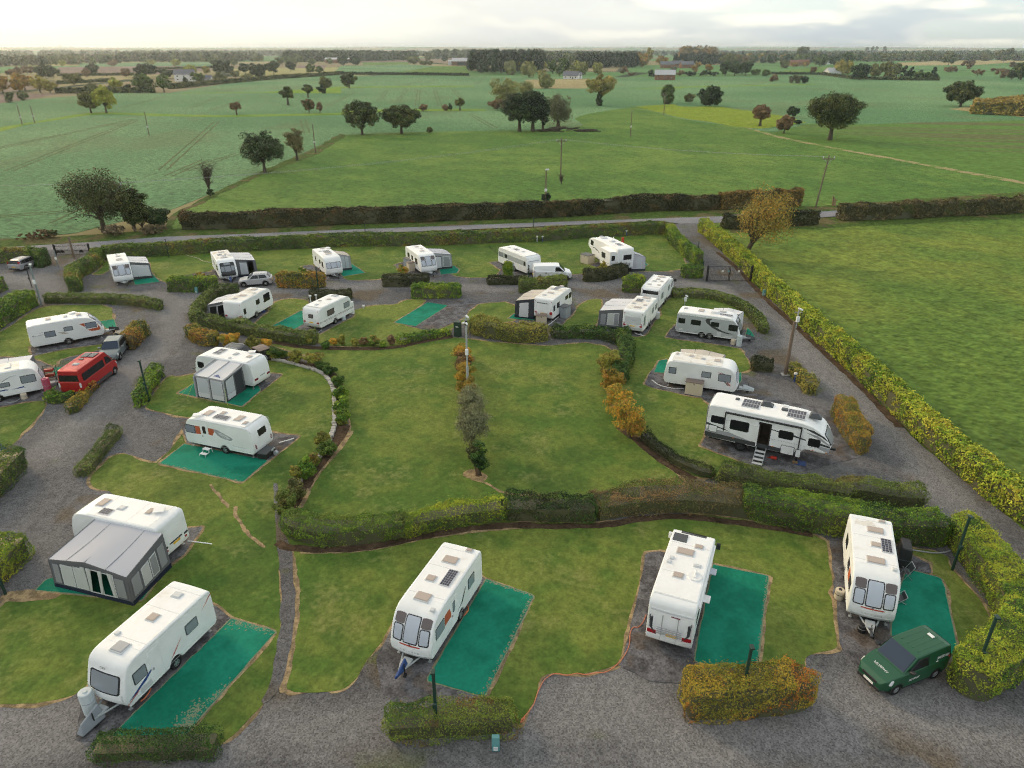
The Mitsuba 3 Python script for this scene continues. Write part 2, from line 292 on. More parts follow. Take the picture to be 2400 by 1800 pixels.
lawn('long lawn along the roadside hedge', [(-55.57,91.02),(-55.59,93.3),(-57.46,98.18),(-57.96,102.6),(-45.14,102.14),(-37.44,104),(-19.67,106.69),(-5,109.73),(5,110.8),(23.5,114.6),(25.29,109.73),(24.27,96.37),(23.1,93.56),(20.61,92.59),(21.75,92.57),(16.18,92.57),(15.67,93.53),(8.47,91.24),(7.92,91.06),(3.87,94.72),(-1.23,94.72),(-2.24,90.13),(-1.44,89.77),(-6.93,89.59),(-8.63,92.38),(-14.21,93.53),(-16.73,88.87),(-19.83,88.62),(-19.8,88.48),(-21.53,88.66),(-22.6,90.65),(-23.98,92.53),(-30.06,91.02),(-32.92,89.91),(-38.54,92.53),(-41.36,92.53),(-43.52,89.91),(-43.73,86.74),(-47.99,91.77),(-51.36,98.61),(-55.59,99.04),(-53.86,91.02)])
lawn('lawn round the caravan with the red side graphic', [(-55.3,67),(-53.63,69.49),(-54.33,74.71),(-54.48,78.29),(-51.15,78.72),(-46.72,78.72),(-43.87,73.67),(-42.3,70.92),(-41.16,66.56),(-40.63,65.07),(-43.83,62.83),(-42.62,60.75),(-46.19,63.26),(-49.69,63.46),(-52.56,63.06)])
lawn('corner lawn below the caravan with blue stripes', [(-45.58,52.03),(-42.48,52.39),(-41.2,53.36),(-39.72,53.97),(-38.96,52.91),(-38.25,50.2),(-38.07,48.34),(-37.65,47.07),(-37.79,46.22),(-39.87,45.62)])

GRASS = shapely.union_all(LAWNS); PADS = []
def rim(k, poly, ground, z, w=.16):
    r = rough(poly.buffer(w), .25, .16, .7, 5).difference(poly).intersection(ground)
    if not r.is_empty: part(k, 'dead_grass_edge', extr(r, z - .03, z), 'fringe_mat', stuff=True)
def pad(label, pts, z=.030):
    poly = rough(Polygon(pts).buffer(0), .3, .10, 1.2); k = struct('gravel_pad', label, extr(poly, z - .06, z), 'pad_mat'); PADS.append(poly); rim(k, poly, GRASS, .026)
pad('dark gravel strip under the white caravan at the bottom left', [(-19.95,23.59),(-19.7,24.29),(-18.66,30.79),(-15.44,28.96),(-14.58,28.27),(-16.48,22.85),(-17.45,21.04),(-18.78,21.04)])
pad('dark gravel strip under the caravan with the front windows', [(-6.63,25.59),(-6.26,27.63),(-4.33,33.25),(-1.56,31.57),(-1.42,31.32),(-3.86,25.11),(-4.07,24.28),(-1.13,23.27),(-1.8,22.64),(-5.68,22.98),(-6.25,24.28)])
pad('dark gravel strip under the motorhome', [(6.09,27.52),(7.94,33.67),(8.79,33.84),(11.7,32.7),(8.85,25.4),(11.79,24.74),(10.86,24.1),(6.55,24.28),(5.15,25.21)])
pad('gravel strip under the caravan beside the green van', [(18.75,33.32),(19.28,34.88),(20.88,35.05),(23.01,34.4),(23.48,33.55),(24.22,32.72),(23.89,31.92),(22.67,32.14),(19.25,27.04),(16.77,24.9),(16.39,26.48),(17.02,28.32),(17.61,29.95),(17.46,30.37),(17.94,30.88)])
pad('gravel under the long trailer with the black door', [(14.2,46.24),(14.86,47.67),(17.15,54.19),(20.93,55.24),(26.49,51.71),(25.58,44.67),(19.85,42.48),(17.17,43.01),(16.97,43.65)])
pad('gravel strip under the caravan with the cream storage box', [(11.78,57.16),(12.85,59.79),(14.45,62.3),(20.67,60.09),(20.91,59.19),(21.56,58.89),(19.61,54.72),(16.92,54.19),(14.79,54.98),(12.35,56.33)])
pad('gravel strip under the grey twin axle caravan', [(15.92,68.44),(16.88,70.78),(17.82,72.21),(24.07,68.63),(24.59,67.13),(22.74,65.51),(19.09,67.13)])
pad('gravel strip beside the caravan behind the cabinet', [(11.64,69.63),(11.74,71.55),(16.1,79.62),(16.72,77.32),(16.64,75.4),(15.49,73.05),(13.86,69.17)])
pad('gravel strip beside the caravan with the grey storage box', [(3.75,71.8),(4.03,74.08),(6.61,80.22),(7.19,80.22),(7.34,77.32),(6.61,75.14),(5.12,71.43)])
pad('gravel strip beside the empty green mat', [(-10.4,71.55),(-7.49,78.46),(-6.24,80.82),(-3.95,79.33),(-4.78,77.05),(-5.21,74.87),(-6.16,73.05),(-7.75,71.06),(-8.74,70.58)])
pad('gravel strip under the old white caravan', [(-23.22,70.68),(-22.76,72.15),(-19.68,77.72),(-18.53,77.16),(-17.63,74.98),(-20.09,69.49),(-20.54,69.26)])
pad('gravel strip under the cream roofed caravan', [(-29.41,72.9),(-29.29,78.58),(-28.09,77.16),(-27.73,76.6),(-28.07,73.67),(-28.18,72.4)])
pad('gravel strip under the caravan with the round awning', [(-23.11,58.4),(-22.11,59.46),(-20.99,59.19),(-21.81,55.71),(-22.55,55.38)])
pad('gravel strip under the caravan with the white step', [(-26.74,50.33),(-25.87,50.75),(-18.56,48.27),(-16.3,47.7),(-17.7,43.91),(-18.98,44.58),(-24.59,46.7)])
pad('dark gravel under the caravan with the big awning', [(-26.57,36.28),(-20.28,36.14),(-19.28,36.28),(-19.33,33.65),(-19.93,32.56),(-21.91,31.3),(-25.26,31.87)])
pad('gravel strip under the caravan with the red side graphic', [(-48.21,65.91),(-45.6,68.8),(-43.17,70.44),(-42.21,70.92),(-40.95,66.78),(-44.44,65.28),(-46.53,63.43)])
pad('gravel strip under the caravan with the blue stripes', [(-46.1,54.75),(-43.34,57.03),(-40.46,57.03),(-39.7,54.75),(-41.39,53.66),(-42.62,52.61),(-44.05,51.74)])
pad('gravel under the caravan left of the silver car', [(-40.57,93.3),(-38.68,92.91),(-35.46,89.91),(-34.51,85.39),(-37.24,86.74)])
pad('gravel under the caravan with the brown lidded box', [(-16.27,95.52),(-15.15,97.17),(-9.68,93.15),(-8.19,90.87),(-10.5,89.41),(-13.86,90.87)])
pad('gravel under the caravan beside the white van', [(-3.12,96.75),(-2,97.59),(2.76,92.38),(2.65,88.34),(0.04,89.41)])
pad('gravel under the caravan with the small grey awning', [(-28.96,94.88),(-27.84,95.69),(-22.6,90.65),(-21.39,88.48),(-23.71,88.13)])
pad('gravel under the white trailer at the corner', [(10.83,95.52),(12.13,97.17),(16.55,93.53),(15.5,92.38),(12.9,92.38)])

flat('stone_path', 'narrow stony path between two lawns', [(-16.35,41.09),(-16.23,41.3),(-16,41.09),(-15.6,39.87),(-15.2,38.17),(-14.81,36.86),(-13.25,34.25),(-12.77,32.98),(-11.61,29.42),(-11.14,27.2),(-10.82,24.74),(-10.93,23.62),(-11.25,23.06),(-11.54,23.06),(-11.36,23.75),(-11.49,25.11),(-11.85,27.2),(-12.38,29.42),(-13.44,32.57),(-14.76,36.22)], .034, 'gravel_mat', amp=.1, step=.3, smooth=1, thick=.06)
BARE = GRASS.difference(shapely.union_all(PADS).buffer(.05))
def trail(label, pts, w): struct('worn_trail', label, extr(rough(LineString(chaikin(pts, 2, False)).buffer(w), .12, .10, 2.2, len(label)), -.02, .0255), 'fringe_mat')
trail('thin tan trail worn in the lawn above the big awning', [(-20.62,40.98),(-19.29,39.37),(-18.48,38.37)], .10); trail('thin tan trail worn in the lawn right of the big awning', [(-18.04,38.37),(-17.66,37.41),(-16.44,35.73),(-14.9,34.28)], .12); trail('thin tan trail in the central lawn below the shrub row', [(-2.77,41.69),(-1.63,41.09),(-1.06,40.35),(-0.33,39.87),(1.75,39.71)], .10)
trail('bare tan strip along the right side of the stony path', [(-13.32,34.18),(-12.29,31.64),(-11.47,29.19),(-10.99,26.38),(-10.75,24.46),(-10.67,23.84)], .20); trail('bare tan patch at the foot of the shrub row', [(-2.9,42.38),(-2.22,41.94)], .55); trail('bare tan patch in front of the big awning', [(-27.44,30),(-26.22,30.05),(-25.06,30.21)], .42); trail('bare tan edge of the central lawn along the left hedge', [(-13.79,38.47),(-13.79,40.85),(-13.65,42.91),(-12.94,45.33),(-12.58,48.4)], .22); trail('worn tan edge of the lawn under the curved hedge', [(-12.43,33.79),(-10.05,33.79),(-7.92,34.18),(-6.17,34.84),(-3.88,35.52),(0.97,36.37),(5.39,36.22),(7.8,36.86),(9.84,37.35)], .14)
# roads, verges and fields
flat('road', 'grey tarmac lane behind the roadside hedge', [(-86.32,102.29),(-76.94,105.23),(-70.38,107.1),(-63.85,109.02),(-55,112.2),(-42.8,114),(-28.2,116.8),(-3.8,120.9),(18.7,124.4),(30.2,126.3),(37.9,127.4),(56.6,131.4),(61.3,132.5),(84.7,138.8),(103.7,142.2),(101.1,138.3),(82.4,134.7),(58.9,127.6),(54.3,126.3),(44.9,124.3),(36.4,122.3),(29.1,121),(25.6,123.8),(3.5,119.1),(-15.3,115.7),(-27.5,114),(-41.9,111.3),(-54.9,107.76),(-62.1,105.23),(-63.71,102.29),(-67.66,102.46),(-73.31,103.16),(-84.4,99.73)], -.03, 'road_mat', amp=.1)
flat('verge', 'rough grass verge along the far side of the lane', [(-94.2,112.7),(-80.5,110.7),(-70.7,112.7),(-54.5,118.1),(-29.7,124),(-5.7,127.8),(31.6,132.5),(40.3,133.2),(59,136.8),(76.3,142.2),(110.5,152.3),(103.2,141.4),(84.7,138.6),(61.2,132.4),(37.9,127.3),(30.2,126.2),(-3.8,120.8),(-28.1,116.7),(-42.8,113.9),(-63.8,108.92),(-76.88,105.14),(-86.32,102.29)], -.06, 'verge_mat', amp=.5)
flat('verge', 'grass verge on the near side of the lane', [(36.7,121),(54.5,126.2),(58.9,127.4),(82.4,134.5),(101,138.2),(93.2,126.5),(51.6,118.1),(35.3,114.8)], -.06, 'verge_mat', amp=.4)
flat('field', 'large bright green paddock on the right beyond the long hedge', [*[(32,123.6),(47.1,121.7),(53.4,121.7),(57.4,123.4),(93.4,130.5)], (190, 150), (190, -5), (22, -5), (22, 75)], -.08, 'paddock_mat')
flat('field_001', 'bright green pasture in the middle beyond the lane', [*[(-56.1,114.8),(-61,130.5),(-60.9,147.1),(-60.4,174.9),(-57.3,216.5),(-58.8,259.6),(-37.5,268.7),(-2.7,275.1),(15.8,271.9),(28.2,294.3),(26.7,325.1),(35,349.2),(63,393),(72.6,321.3),(87,287.1),(90.2,256.3),(95.9,230.4),(105.9,194),(114.6,162.9)], *[(130.1,165.8),(105.9,145.4),(74.8,139.1),(58.1,134.7),(-5.6,126.5)]], -.10, 'pasture_mat', amp=.6, step=3, scale=.2)
flat('scrub_patch', 'bright yellow green patch of rough grass by the brown bushes', [(64,393),(73,402),(87,413),(88,393),(107,393),(121.3,340.8),(119.4,305.9),(93.4,281.3),(86.5,289.5),(73.9,327.3)], -.085, 'scrub_mat', amp=1.5, step=4, scale=.1)
flat('field_002', 'brown and green striped field on the far right', [(87,287.1),(93.5,266.2),(117.4,300.7),(139.3,298.7),(221.2,317.7),(263,321.3),(127.1,134.1),(113.9,161.9),(105.6,193.5),(95.6,229.7)], -.11, 'striped_mat', amp=.6, step=4, scale=.2)
flat('farm_track', 'pale dirt track along the right edge of the pasture', [(87.7,289.5),(90.6,277.9),(91.3,256.3),(96.2,231.2),(106.5,195.2),(115.4,164.2),(118.4,149.8),(116.1,146.7),(113,160.5),(104.8,191.8),(94.7,227.4),(89.5,252.5),(88.2,275.7)], -.075, 'track_mat', amp=.4, step=2, scale=.3)
flat('crop_field', 'blue green leafy crop field on the left and beyond the pasture', [(-99.11,106.81),(-80.5,110.7),(-71.2,114.8),(-65.3,130.5),(-63.6,133.2),(-60.4,174.9),(-53.9,212.4),(-55.5,242.7),(-16.6,263.6),(22,271.4),(56.5,247.1),(110.6,282.4),(271.9,294.3),(650,857),(496,857),(364,909),(235,837),(146,810),(12,832),(-191,867),(-198,898),(-251,729),(-233,521),(-269,521),(-292,434),(-303.3,328.9)], -.15, 'crop_mat')
# ------------------------------------------------------------------ foliage
def leaf_mesh(p, n, size, col, g, up=0.0, wide=.55, tri=False):
    """one small folded leaf per point: 4 corners, 2 triangles (far leaves: one triangle)"""
    N = len(p)
    d = n * .9 + g.normal(size=(N, 3)) * .62; d[:, 2] += up
    d /= np.linalg.norm(d, axis=1, keepdims=True) + 1e-9
    a = np.cross(d, g.normal(size=(N, 3))); a /= np.linalg.norm(a, axis=1, keepdims=True) + 1e-9
    b = np.cross(d, a); s = (size * g.uniform(.65, 1.35, N))[:, None]
    fold = d * s * .18
    if tri:
        v = np.stack([p - a * s * .55 - b * s * wide * .55, p + a * s * .55 - b * s * wide * .4, p + b * s * wide * .75], 1).reshape(-1, 3)
        return tm(v, np.arange(3 * N).reshape(-1, 3)), np.repeat(col, 3, 0)
    v = np.stack([p - a * s * .5 + fold, p + b * s * wide * .5 - fold, p + a * s * .5 + fold, p - b * s * wide * .5 - fold], 1).reshape(-1, 3)
    i = np.arange(N)[:, None] * 4
    f = np.stack([i + [0, 1, 2], i + [0, 2, 3]], 1).reshape(-1, 3)
    return tm(v, f), np.repeat(col, 4, 0)

def pick(pal, p, g, scale=.45, seed=0, jit=.28, patch=.75):
    """colours from the palette [(colour, share)]: patches of like leaves with odd ones among them"""
    cols = np.array([c for c, w in pal]); w = np.cumsum([w for c, w in pal]); w = w / w[-1]
    u = meshkit.fbm(p * scale, 3, seed)
    u = np.clip((u - .5) * 2.3 + .5, 0, .999)
    u = np.where(g.uniform(size=len(p)) < patch, u, g.uniform(size=len(p)))
    c = cols[np.minimum(np.searchsorted(w, u), len(cols) - 1)]
    return c * 1.42 * g.uniform(1 - jit, 1 + jit, (len(p), 1)) * g.uniform(.93, 1.07, (len(p), 3))

def shell(poly, h, dens, g, r=.18, z0=.05):
    """points and normals on the sides and top of a clipped hedge"""
    P, N = [], []
    for q in getattr(poly, 'geoms', [poly]):
        per = q.exterior; ns = int(per.length * h * dens)
        s = g.uniform(0, per.length, ns); rr = min(r, h * .6); w_ = g.uniform(z0, h - rr + rr * np.pi / 2, ns)
        z = np.where(w_ < h - rr, w_, h - rr + rr * np.sin(np.clip((w_ - h + rr) / rr, 0, np.pi / 2)))
        a = np.array([per.interpolate(x).coords[0] for x in s]); b = np.array([per.interpolate((x + .05) % per.length).coords[0] for x in s])
        t = b - a; t /= np.linalg.norm(t, axis=1, keepdims=True) + 1e-9
        sg = 1 if per.is_ccw else -1
        n = np.c_[t[:, 1] * sg, -t[:, 0] * sg]
        k = np.clip((z - (h - rr)) / rr, 0, 1)
        inn = rr * (1 - np.sqrt(np.clip(1 - k * k, 0, 1)))
        P.append(np.c_[a - n * inn[:, None], z]); nn = np.c_[n * np.sqrt(np.clip(1 - k * k, 0, 1))[:, None], k]; N.append(nn)
        x0, y0, x1, y1 = q.bounds; m = int((x1 - x0) * (y1 - y0) * dens * 2.1)
        c = np.c_[g.uniform(x0, x1, m), g.uniform(y0, y1, m)]
        c = c[shapely.contains_xy(q.buffer(-r * .6), c[:, 0], c[:, 1])]
        P.append(np.c_[c, np.full(len(c), h)]); N.append(np.tile([0, 0, 1.0], (len(c), 1)))
    return np.vstack(P), np.vstack(N)

def foot(base, w, away=1, cap='square', closed=False):
    """footprint of a hedge whose visible foot runs along base; it lies w deep to the left (away=1) or right (-1) of that line"""
    L = LineString(chaikin(base, 2, False)) if len(base) > 2 else LineString(base)
    return L.buffer(w * away, single_sided=True, cap_style='flat', join_style='round').buffer(-.3).buffer(.3)

def hedge(name, label, poly, h, pal, leaf=.11, dens=170, lump=.10, lumps=.9, loose=.05, core=(.085, .085, .045), cat_='hedge', group=None, patch=.75, pscale=.45, wob=.16, round_=.28):
    g = np.random.default_rng(sum(map(ord, label)))
    k = thing(name, label, cat_, group)
    far = math.hypot(*np.array(poly.centroid.coords[0])) > 62
    leaf, dens = (leaf * 1.1, dens * 1.2) if far else (leaf * .76, dens * 1.65)
    p, n = shell(poly, h, dens, g, r=round_)
    q = meshkit.fbm(p * lumps, 4, 3) - .5 + (meshkit.noise(p * .42, 9) - .5) * .45
    p = p + n * (q * 3.4 * lump)[:, None] - n * np.abs(g.normal(size=len(p)) * loose)[:, None] + g.normal(size=p.shape) * .02
    p[:, 2] += (meshkit.fbm(np.c_[p[:, :2] * .5, p[:, 2] * 0], 3, 8) - .5) * 2 * wob * (p[:, 2] / h)
    cl = meshkit.noise(p * 2.4, 21); p = p + n * ((cl - .55) * .26)[:, None]                                             # leaf clumps and the hollows between them
    st = (g.uniform(size=len(p)) < .06) & (p[:, 2] > h * .45); p[st] += (n[st] * .5 + [0, 0, .5]) * g.uniform(.02, .30, (st.sum(), 1))     # stray shoots
    p[:, 2] = np.maximum(p[:, 2], .03)
    lm, lc = leaf_mesh(p, n, leaf, pick(pal, p, g, pscale, patch=patch) * (.62 + .80 * meshkit.noise(p * 3.1, 33))[:, None], g, up=.15, wide=.62, tri=far)
    part(k, 'foliage', lm, 'leaf', color=lc, stuff=True)
    ins = poly.buffer(-max(.10, lump * .9))
    if not ins.is_empty:
        c = extr(ins, .0, h - .22 - wob * .8)
        part(k, 'inner_twigs', c, 'paint_any', color=np.tile(core, (len(c.vertices), 1)))
    return k
LAUREL = [((.032, .070, .012), 1.6), ((.062, .125, .016), 3), ((.115, .180, .018), 3), ((.200, .245, .022), 2.2)]
LAUREL_DARK = [((.018, .040, .010), 3), ((.035, .075, .014), 3), ((.065, .115, .018), 2), ((.11, .15, .02), .7)]
BRIGHT = [((.050, .105, .014), 1.2), ((.130, .190, .016), 3), ((.245, .275, .024), 3.4), ((.34, .31, .035), 1.5)]
PRIVET = [((.044, .070, .016), 2), ((.085, .120, .024), 3), ((.130, .160, .034), 2.4), ((.14, .115, .032), .6)]
YEW = [((.012, .018, .006), 3), ((.024, .032, .010), 3), ((.045, .050, .014), 1.5), ((.06, .05, .018), .6)]
BEECH = [((.050, .075, .014), 1.5), ((.16, .15, .022), 2), ((.26, .17, .028), 3), ((.30, .13, .026), 1.3), ((.09, .055, .02), 1)]
MIXED = [((.035, .072, .015), 2), ((.075, .122, .020), 3), ((.13, .165, .026), 2.2), ((.14, .085, .030), .8), ((.20, .16, .03), .5)]
FIELDH = [((.020, .024, .010), 3), ((.040, .040, .014), 3), ((.075, .058, .022), 2), ((.12, .065, .026), 1), ((.06, .075, .02), 1)]
BROWN = [((.10, .075, .030), 2), ((.15, .10, .045), 3), ((.20, .14, .05), 2), ((.09, .10, .03), 1)]
DRYG = [((.10, .11, .02), 2), ((.17, .17, .03), 3), ((.24, .20, .04), 2), ((.12, .085, .03), 1)]

# long hedges of the boundary
hedge('hedge', 'long bright yellow green hedge along the whole right edge of the site', foot([(30.3,115.7),(30.75,104.79),(31.01,94.75),(30.73,88.01),(30.67,81.14),(30.89,65.69),(31.14,57.16),(30.9,49.85),(30.82,46.94),(31.47,35.51)] + [(38.5, 24), (39, 8)], 1.7, 1), 1.95, BRIGHT, leaf=.13, dens=120, lump=.13, pscale=.8)
hedge('hedge', 'long clipped hedge between the lane and the row of caravans at the back', foot([(-57.35,97.76),(-55.59,99.04),(-50.31,100.13),(-44.93,101.6),(-37.74,103.06),(-30.36,104.56),(-23.21,105.91),(-17.03,105.47),(-7.36,106.94),(3.96,108.6),(4.89,108.96),(14,111.4),(23.7,113.4),(24.3,113)], 1.5, 1), 1.9, MIXED, leaf=.15, dens=85, lump=.12)
hedge('hedge', 'curved hedge arm left of the first caravan in the back row', foot([(-52.67,83.75),(-55.32,88.13),(-56.05,89.55),(-55.8,93.5),(-56.7,96.5),(-57.68,98.39)], 1.6, 1), 1.8, MIXED, leaf=.14, dens=100, lump=.13)
hedge('hedge', 'hedge running from the lane down to the black iron gates', foot([(24.3,113),(24.4,110.2),(23.97,109.76),(24.32,102.45),(24.82,96.78),(25.1,95.55)], 1.5, 1), 1.8, LAUREL, leaf=.14, dens=100, lump=.13)
hedge('hedge', 'short hedge stub left of the black iron gates', foot([(22.11,89.25),(24.59,89.25),(25.03,89.79)], 1.5, 1), 1.6, LAUREL, leaf=.14, dens=100, lump=.1)
hedge('hedge', 'hedge at the far left edge behind the silver estate car', foot([(-78.25,95.28),(-70.98,96.09),(-68.35,96.92),(-66.01,95.69)], 1.6, 1), 2.0, MIXED, leaf=.15, dens=90, lump=.13)
hedge('hedge', 'rounded hedge end left of the iron driveway gates', foot([(-65.63,94.88),(-64.33,94.01),(-63.61,94.28),(-64.03,96.5)], 2.3, 1), 2.4, LAUREL_DARK, leaf=.14, dens=100, lump=.2)
hedge('hedge', 'hedge corner at the left edge across the drive from the estate car', foot([(-61.79,77.72),(-62.31,82.8),(-62.36,84.73)], 2.0, 1), 1.7, LAUREL, leaf=.14, dens=100, lump=.15)
hedge('hedge', 'thick hedge from the lamp post down to the left edge', foot([(-53.53,64.45),(-54.25,70.44),(-54.74,75.38),(-54.93,78.72)], 2.2, 1), 1.9, LAUREL, leaf=.14, dens=100, lump=.14)
hedge('hedge', 'low curved hedge above the caravan with the red side graphic', foot([(-54.91,79.16),(-51.4,79.16),(-45.49,78.72),(-42.19,77.72),(-40.2,76.6),(-39.8,76.74)], 1.3, 1), 1.0, PRIVET, leaf=.12, dens=110, lump=.07)
hedge('hedge', 'small green clipped hedge in front of the second back pitch', foot([(-42.28,83.43),(-40.74,83.37),(-37.27,83.37),(-36.05,84.08)], 1.6, 1), 1.75, LAUREL, leaf=.14, dens=110, lump=.08)
hedge('hedge', 'orange brown clipped hedge right of the silver hatchback', foot([(-29.55,85.39),(-28.26,84.79),(-23.28,84.99),(-23.15,85.72)], 1.5, 1), 1.9, BEECH, leaf=.13, dens=120, lump=.07)
hedge('hedge', 'dark low hedge with water taps behind the old white caravan', foot([(-24.18,80.34),(-22.06,79.89),(-18.92,80.64)], 1.2, 1), 1.15, YEW, leaf=.12, dens=120, lump=.06)
hedge('hedge', 'dark clipped hedge in front of the caravan with the brown lidded box', foot([(-16.27,85.42),(-13.53,85.42),(-10.41,85.59)], 1.4, 1), 1.45, YEW, leaf=.12, dens=120, lump=.07)
hedge('hedge', 'bright green box hedge above the empty green mat', foot([(-12.03,80.82),(-9.62,80.82),(-6.06,81.12)], 1.4, 1), 1.6, LAUREL, leaf=.14, dens=120, lump=.08)
hedge('hedge', 'low dark hedge under the small green conifer', foot([(-3.18,86.33),(-0.47,86.26),(2.09,86.6)], 1.2, 1), 1.0, YEW, leaf=.12, dens=120, lump=.06)
hedge('hedge', 'green hedge directly below the white van', foot([(0.88,82.99),(3.85,83.15),(7,84.93)], 1.6, 1), 1.6, PRIVET, leaf=.14, dens=110, lump=.08)
hedge('hedge', 'dark hedge in front of the white trailer at the corner', foot([(9.15,87.57),(11.8,87.64),(15.41,90.32)], 1.5, 1), 1.5, YEW, leaf=.12, dens=120, lump=.07)
hedge('hedge', 'square green hedge block left of the caravan with the black rear panel', foot([(13.34,83.78),(13.73,83.05),(16.22,83.15)], 1.8, 1), 1.9, LAUREL, leaf=.13, dens=130, lump=.07)
hedge('hedge', 'low curved hedge round the top of the grey caravan pitch', foot([(19.13,81.08),(21.26,81.08),(23.68,80.69),(25.08,78.77),(25.91,77.06),(26.15,73.58),(26.1,70.84),(25.05,68.63),(26.04,69.01)], 1.2, 1), .95, PRIVET, leaf=.12, dens=110, lump=.07)
hedge('hedge', 'short hedge behind the grey caravan with awning', foot([(-35.15,72.9),(-36.01,76.33),(-36.57,80.34),(-36.06,82.8),(-33.54,83.75)], 1.2, -1), 1.2, PRIVET, leaf=.12, dens=110, lump=.1)
hedge('hedge', 'sweeping green hedge below the cream roofed caravan', foot([(-34.96,72.65),(-32.44,70.92),(-28.84,69.26),(-24.96,67.66),(-22.16,66.56),(-19.68,66.13)], 1.2, 1), 1.25, PRIVET, leaf=.12, dens=120, lump=.2, wob=.3, round_=.4)
hedge('hedge', 'orange autumn hedge left of the dark parked car', foot([(-33.88,68.57),(-32.48,66.78),(-30.82,65.7),(-29.45,65.91)], 1.5, 1), 1.3, BEECH, leaf=.12, dens=120, lump=.16)
hedge('hedge', 'orange tipped hedge beside the grey hatchback', foot([(-38.53,65.7),(-37.44,64.45),(-37.26,65.07),(-37.95,69.73)], 1.5, 1), 1.5, BEECH, leaf=.12, dens=120, lump=.15)
hedge('hedge', 'leafy green hedge behind the red van', foot([(-39.52,53.51),(-38.84,53.06),(-36.97,53.36),(-37.16,54.43)], 1.1, 1), .9, LAUREL, leaf=.13, dens=120, lump=.18)
hedge('hedge', 'low reddish hedge along the drive beside the red van', foot([(-35.88,50.89),(-35.29,50.82),(-36.4,56.69)], .9, 1), .95, BEECH, leaf=.11, dens=130, lump=.16)
hedge('hedge', 'row of glossy laurel bushes beside the green post', foot([(-31.64,53.06),(-30.98,52.25),(-30.48,52.61),(-31.73,59.1)], 1.2, 1), 1.1, LAUREL, leaf=.13, dens=120, lump=.22)
hedge('hedge', 'thin dark hedge between the drive and the gravel pitch', foot([(-30.05,41.82),(-29.3,41.31),(-30.13,48.25)], 1.0, 1), .85, PRIVET, leaf=.11, dens=140, lump=.12)
hedge('hedge', 'large bush cluster at the left edge above the big awning', foot([(-34.43,37.41),(-33.88,39.21),(-34.15,41.48),(-34.37,43.59)], 2.0, 1), 1.6, MIXED, leaf=.12, dens=120, lump=.25)
hedge('hedge', 'bright green hedge at the left edge beside the big awning', foot([(-28.42,29.17),(-28.13,30.97),(-28.26,33.78)], 2.0, 1), 1.6, BRIGHT, leaf=.12, dens=130, lump=.2)
hedge('hedge', 'low dark green hedge at the foot of the bottom left mat', foot([(-17.66,19.93),(-12.38,20.09)], 1.2, 1), .9, LAUREL_DARK, leaf=.085, dens=260, lump=.2, wob=.24, round_=.4)
hedge('hedge', 'brown green hedge in front of the lower middle pitch', foot([(-5.48,20.88),(-2.39,21.07),(0.27,21.33)], 1.45, 1), 1.2, MIXED, leaf=.09, dens=240, lump=.24, wob=.3, round_=.4)
hedge('hedge', 'big golden orange beech hedge at the bottom right', foot([(7.76,22.06),(10.27,22.09),(13.13,22.41),(13.82,23.08)], 1.8, 1), 1.75, [((.075, .085, .014), 2), ((.17, .155, .02), 3), ((.27, .20, .025), 3), ((.30, .12, .022), 1.3), ((.08, .055, .02), .8)], leaf=.10, dens=220, lump=.12, wob=.14, round_=.3, loose=.04)
hedge('hedge', 'tall curved green hedge round the corner behind the green van', LineString(chaikin([(21.53,24.06),(23,24.8),(24.74,26.16),(26.09,27.73),(26.79,29.95),(26.83,32.14),(27.07,34.4)], 2, False)).buffer(1.05), 1.95, BRIGHT[:3] + [((.06, .12, .016), 2)], leaf=.11, dens=170, lump=.16, pscale=.7)
hedge('hedge', 'dark green hedge behind the caravan beside the green van', foot([(14.37,36.99),(18.42,35.67),(19.89,35.13),(21.88,34.56),(23.89,34.17),(26.04,34.09)], 1.9, 1), 1.9, LAUREL, leaf=.12, dens=150, lump=.22, wob=.3, round_=.4)
hedge('hedge', 'long dull green hedge below the long trailer with the black door', foot([(13.92,41.2),(14.98,40.6),(17.27,39.54),(20.29,38.98),(22.17,38.25),(22.21,39.11),(24.75,37.99),(26.71,37.89)], 1.5, 1), 1.35, PRIVET, leaf=.11, dens=150, lump=.15, wob=.26, round_=.4)
hedge('hedge', 'dark green stretch of the curved hedge in the middle of the picture', foot([(-0.58,36.69),(1.85,36.61),(0.19,36.66),(2.91,36.53),(5.42,36.53)], 1.7, 1), 1.4, YEW[1:3] + LAUREL_DARK, leaf=.11, dens=170, lump=.24, wob=.34, round_=.5)
hedge('hedge', 'bright lime green stretch of the curved hedge', foot([(-6.56,34.99),(-3.91,35.9),(-2.31,36.37),(-0.19,36.73)], 1.4, 1), 1.35, BRIGHT, leaf=.11, dens=170, lump=.24, wob=.32, round_=.5)
hedge('hedge', 'thick olive green stretch of the curved hedge by the stone path', foot([(-14.38,35.75),(-13.65,34.84),(-12.09,34.25),(-10.13,34.13),(-7.97,34.47),(-5.93,35.21)], 1.7, 1), 1.45, PRIVET[1:3] + LAUREL[1:3] + MIXED[1:3], leaf=.11, dens=170, lump=.24, wob=.34, round_=.5)
hedge('hedge', 'brown autumn stretch of the hedge below the central lawn', foot([(5.37,36.53),(7.86,37.26),(10.88,37.6),(13.74,37.18),(15.33,36.61)], 2.3, 1), 1.5, [((.09, .075, .03), 2), ((.15, .11, .045), 2), ((.08, .095, .02), 2), ((.19, .12, .05), 1)], leaf=.10, dens=150, lump=.3, wob=.4, round_=.6, loose=.14)
hedge('hedge', 'curved hedge of young yews right of the central lawn', foot([(9.53,47.46),(10.31,45.44),(11.33,43.56),(12.7,41.96),(13.89,41.45)], 1.0, 1), .9, YEW + [((.03, .06, .015), 2)], leaf=.09, dens=170, lump=.26, wob=.3, round_=.4)
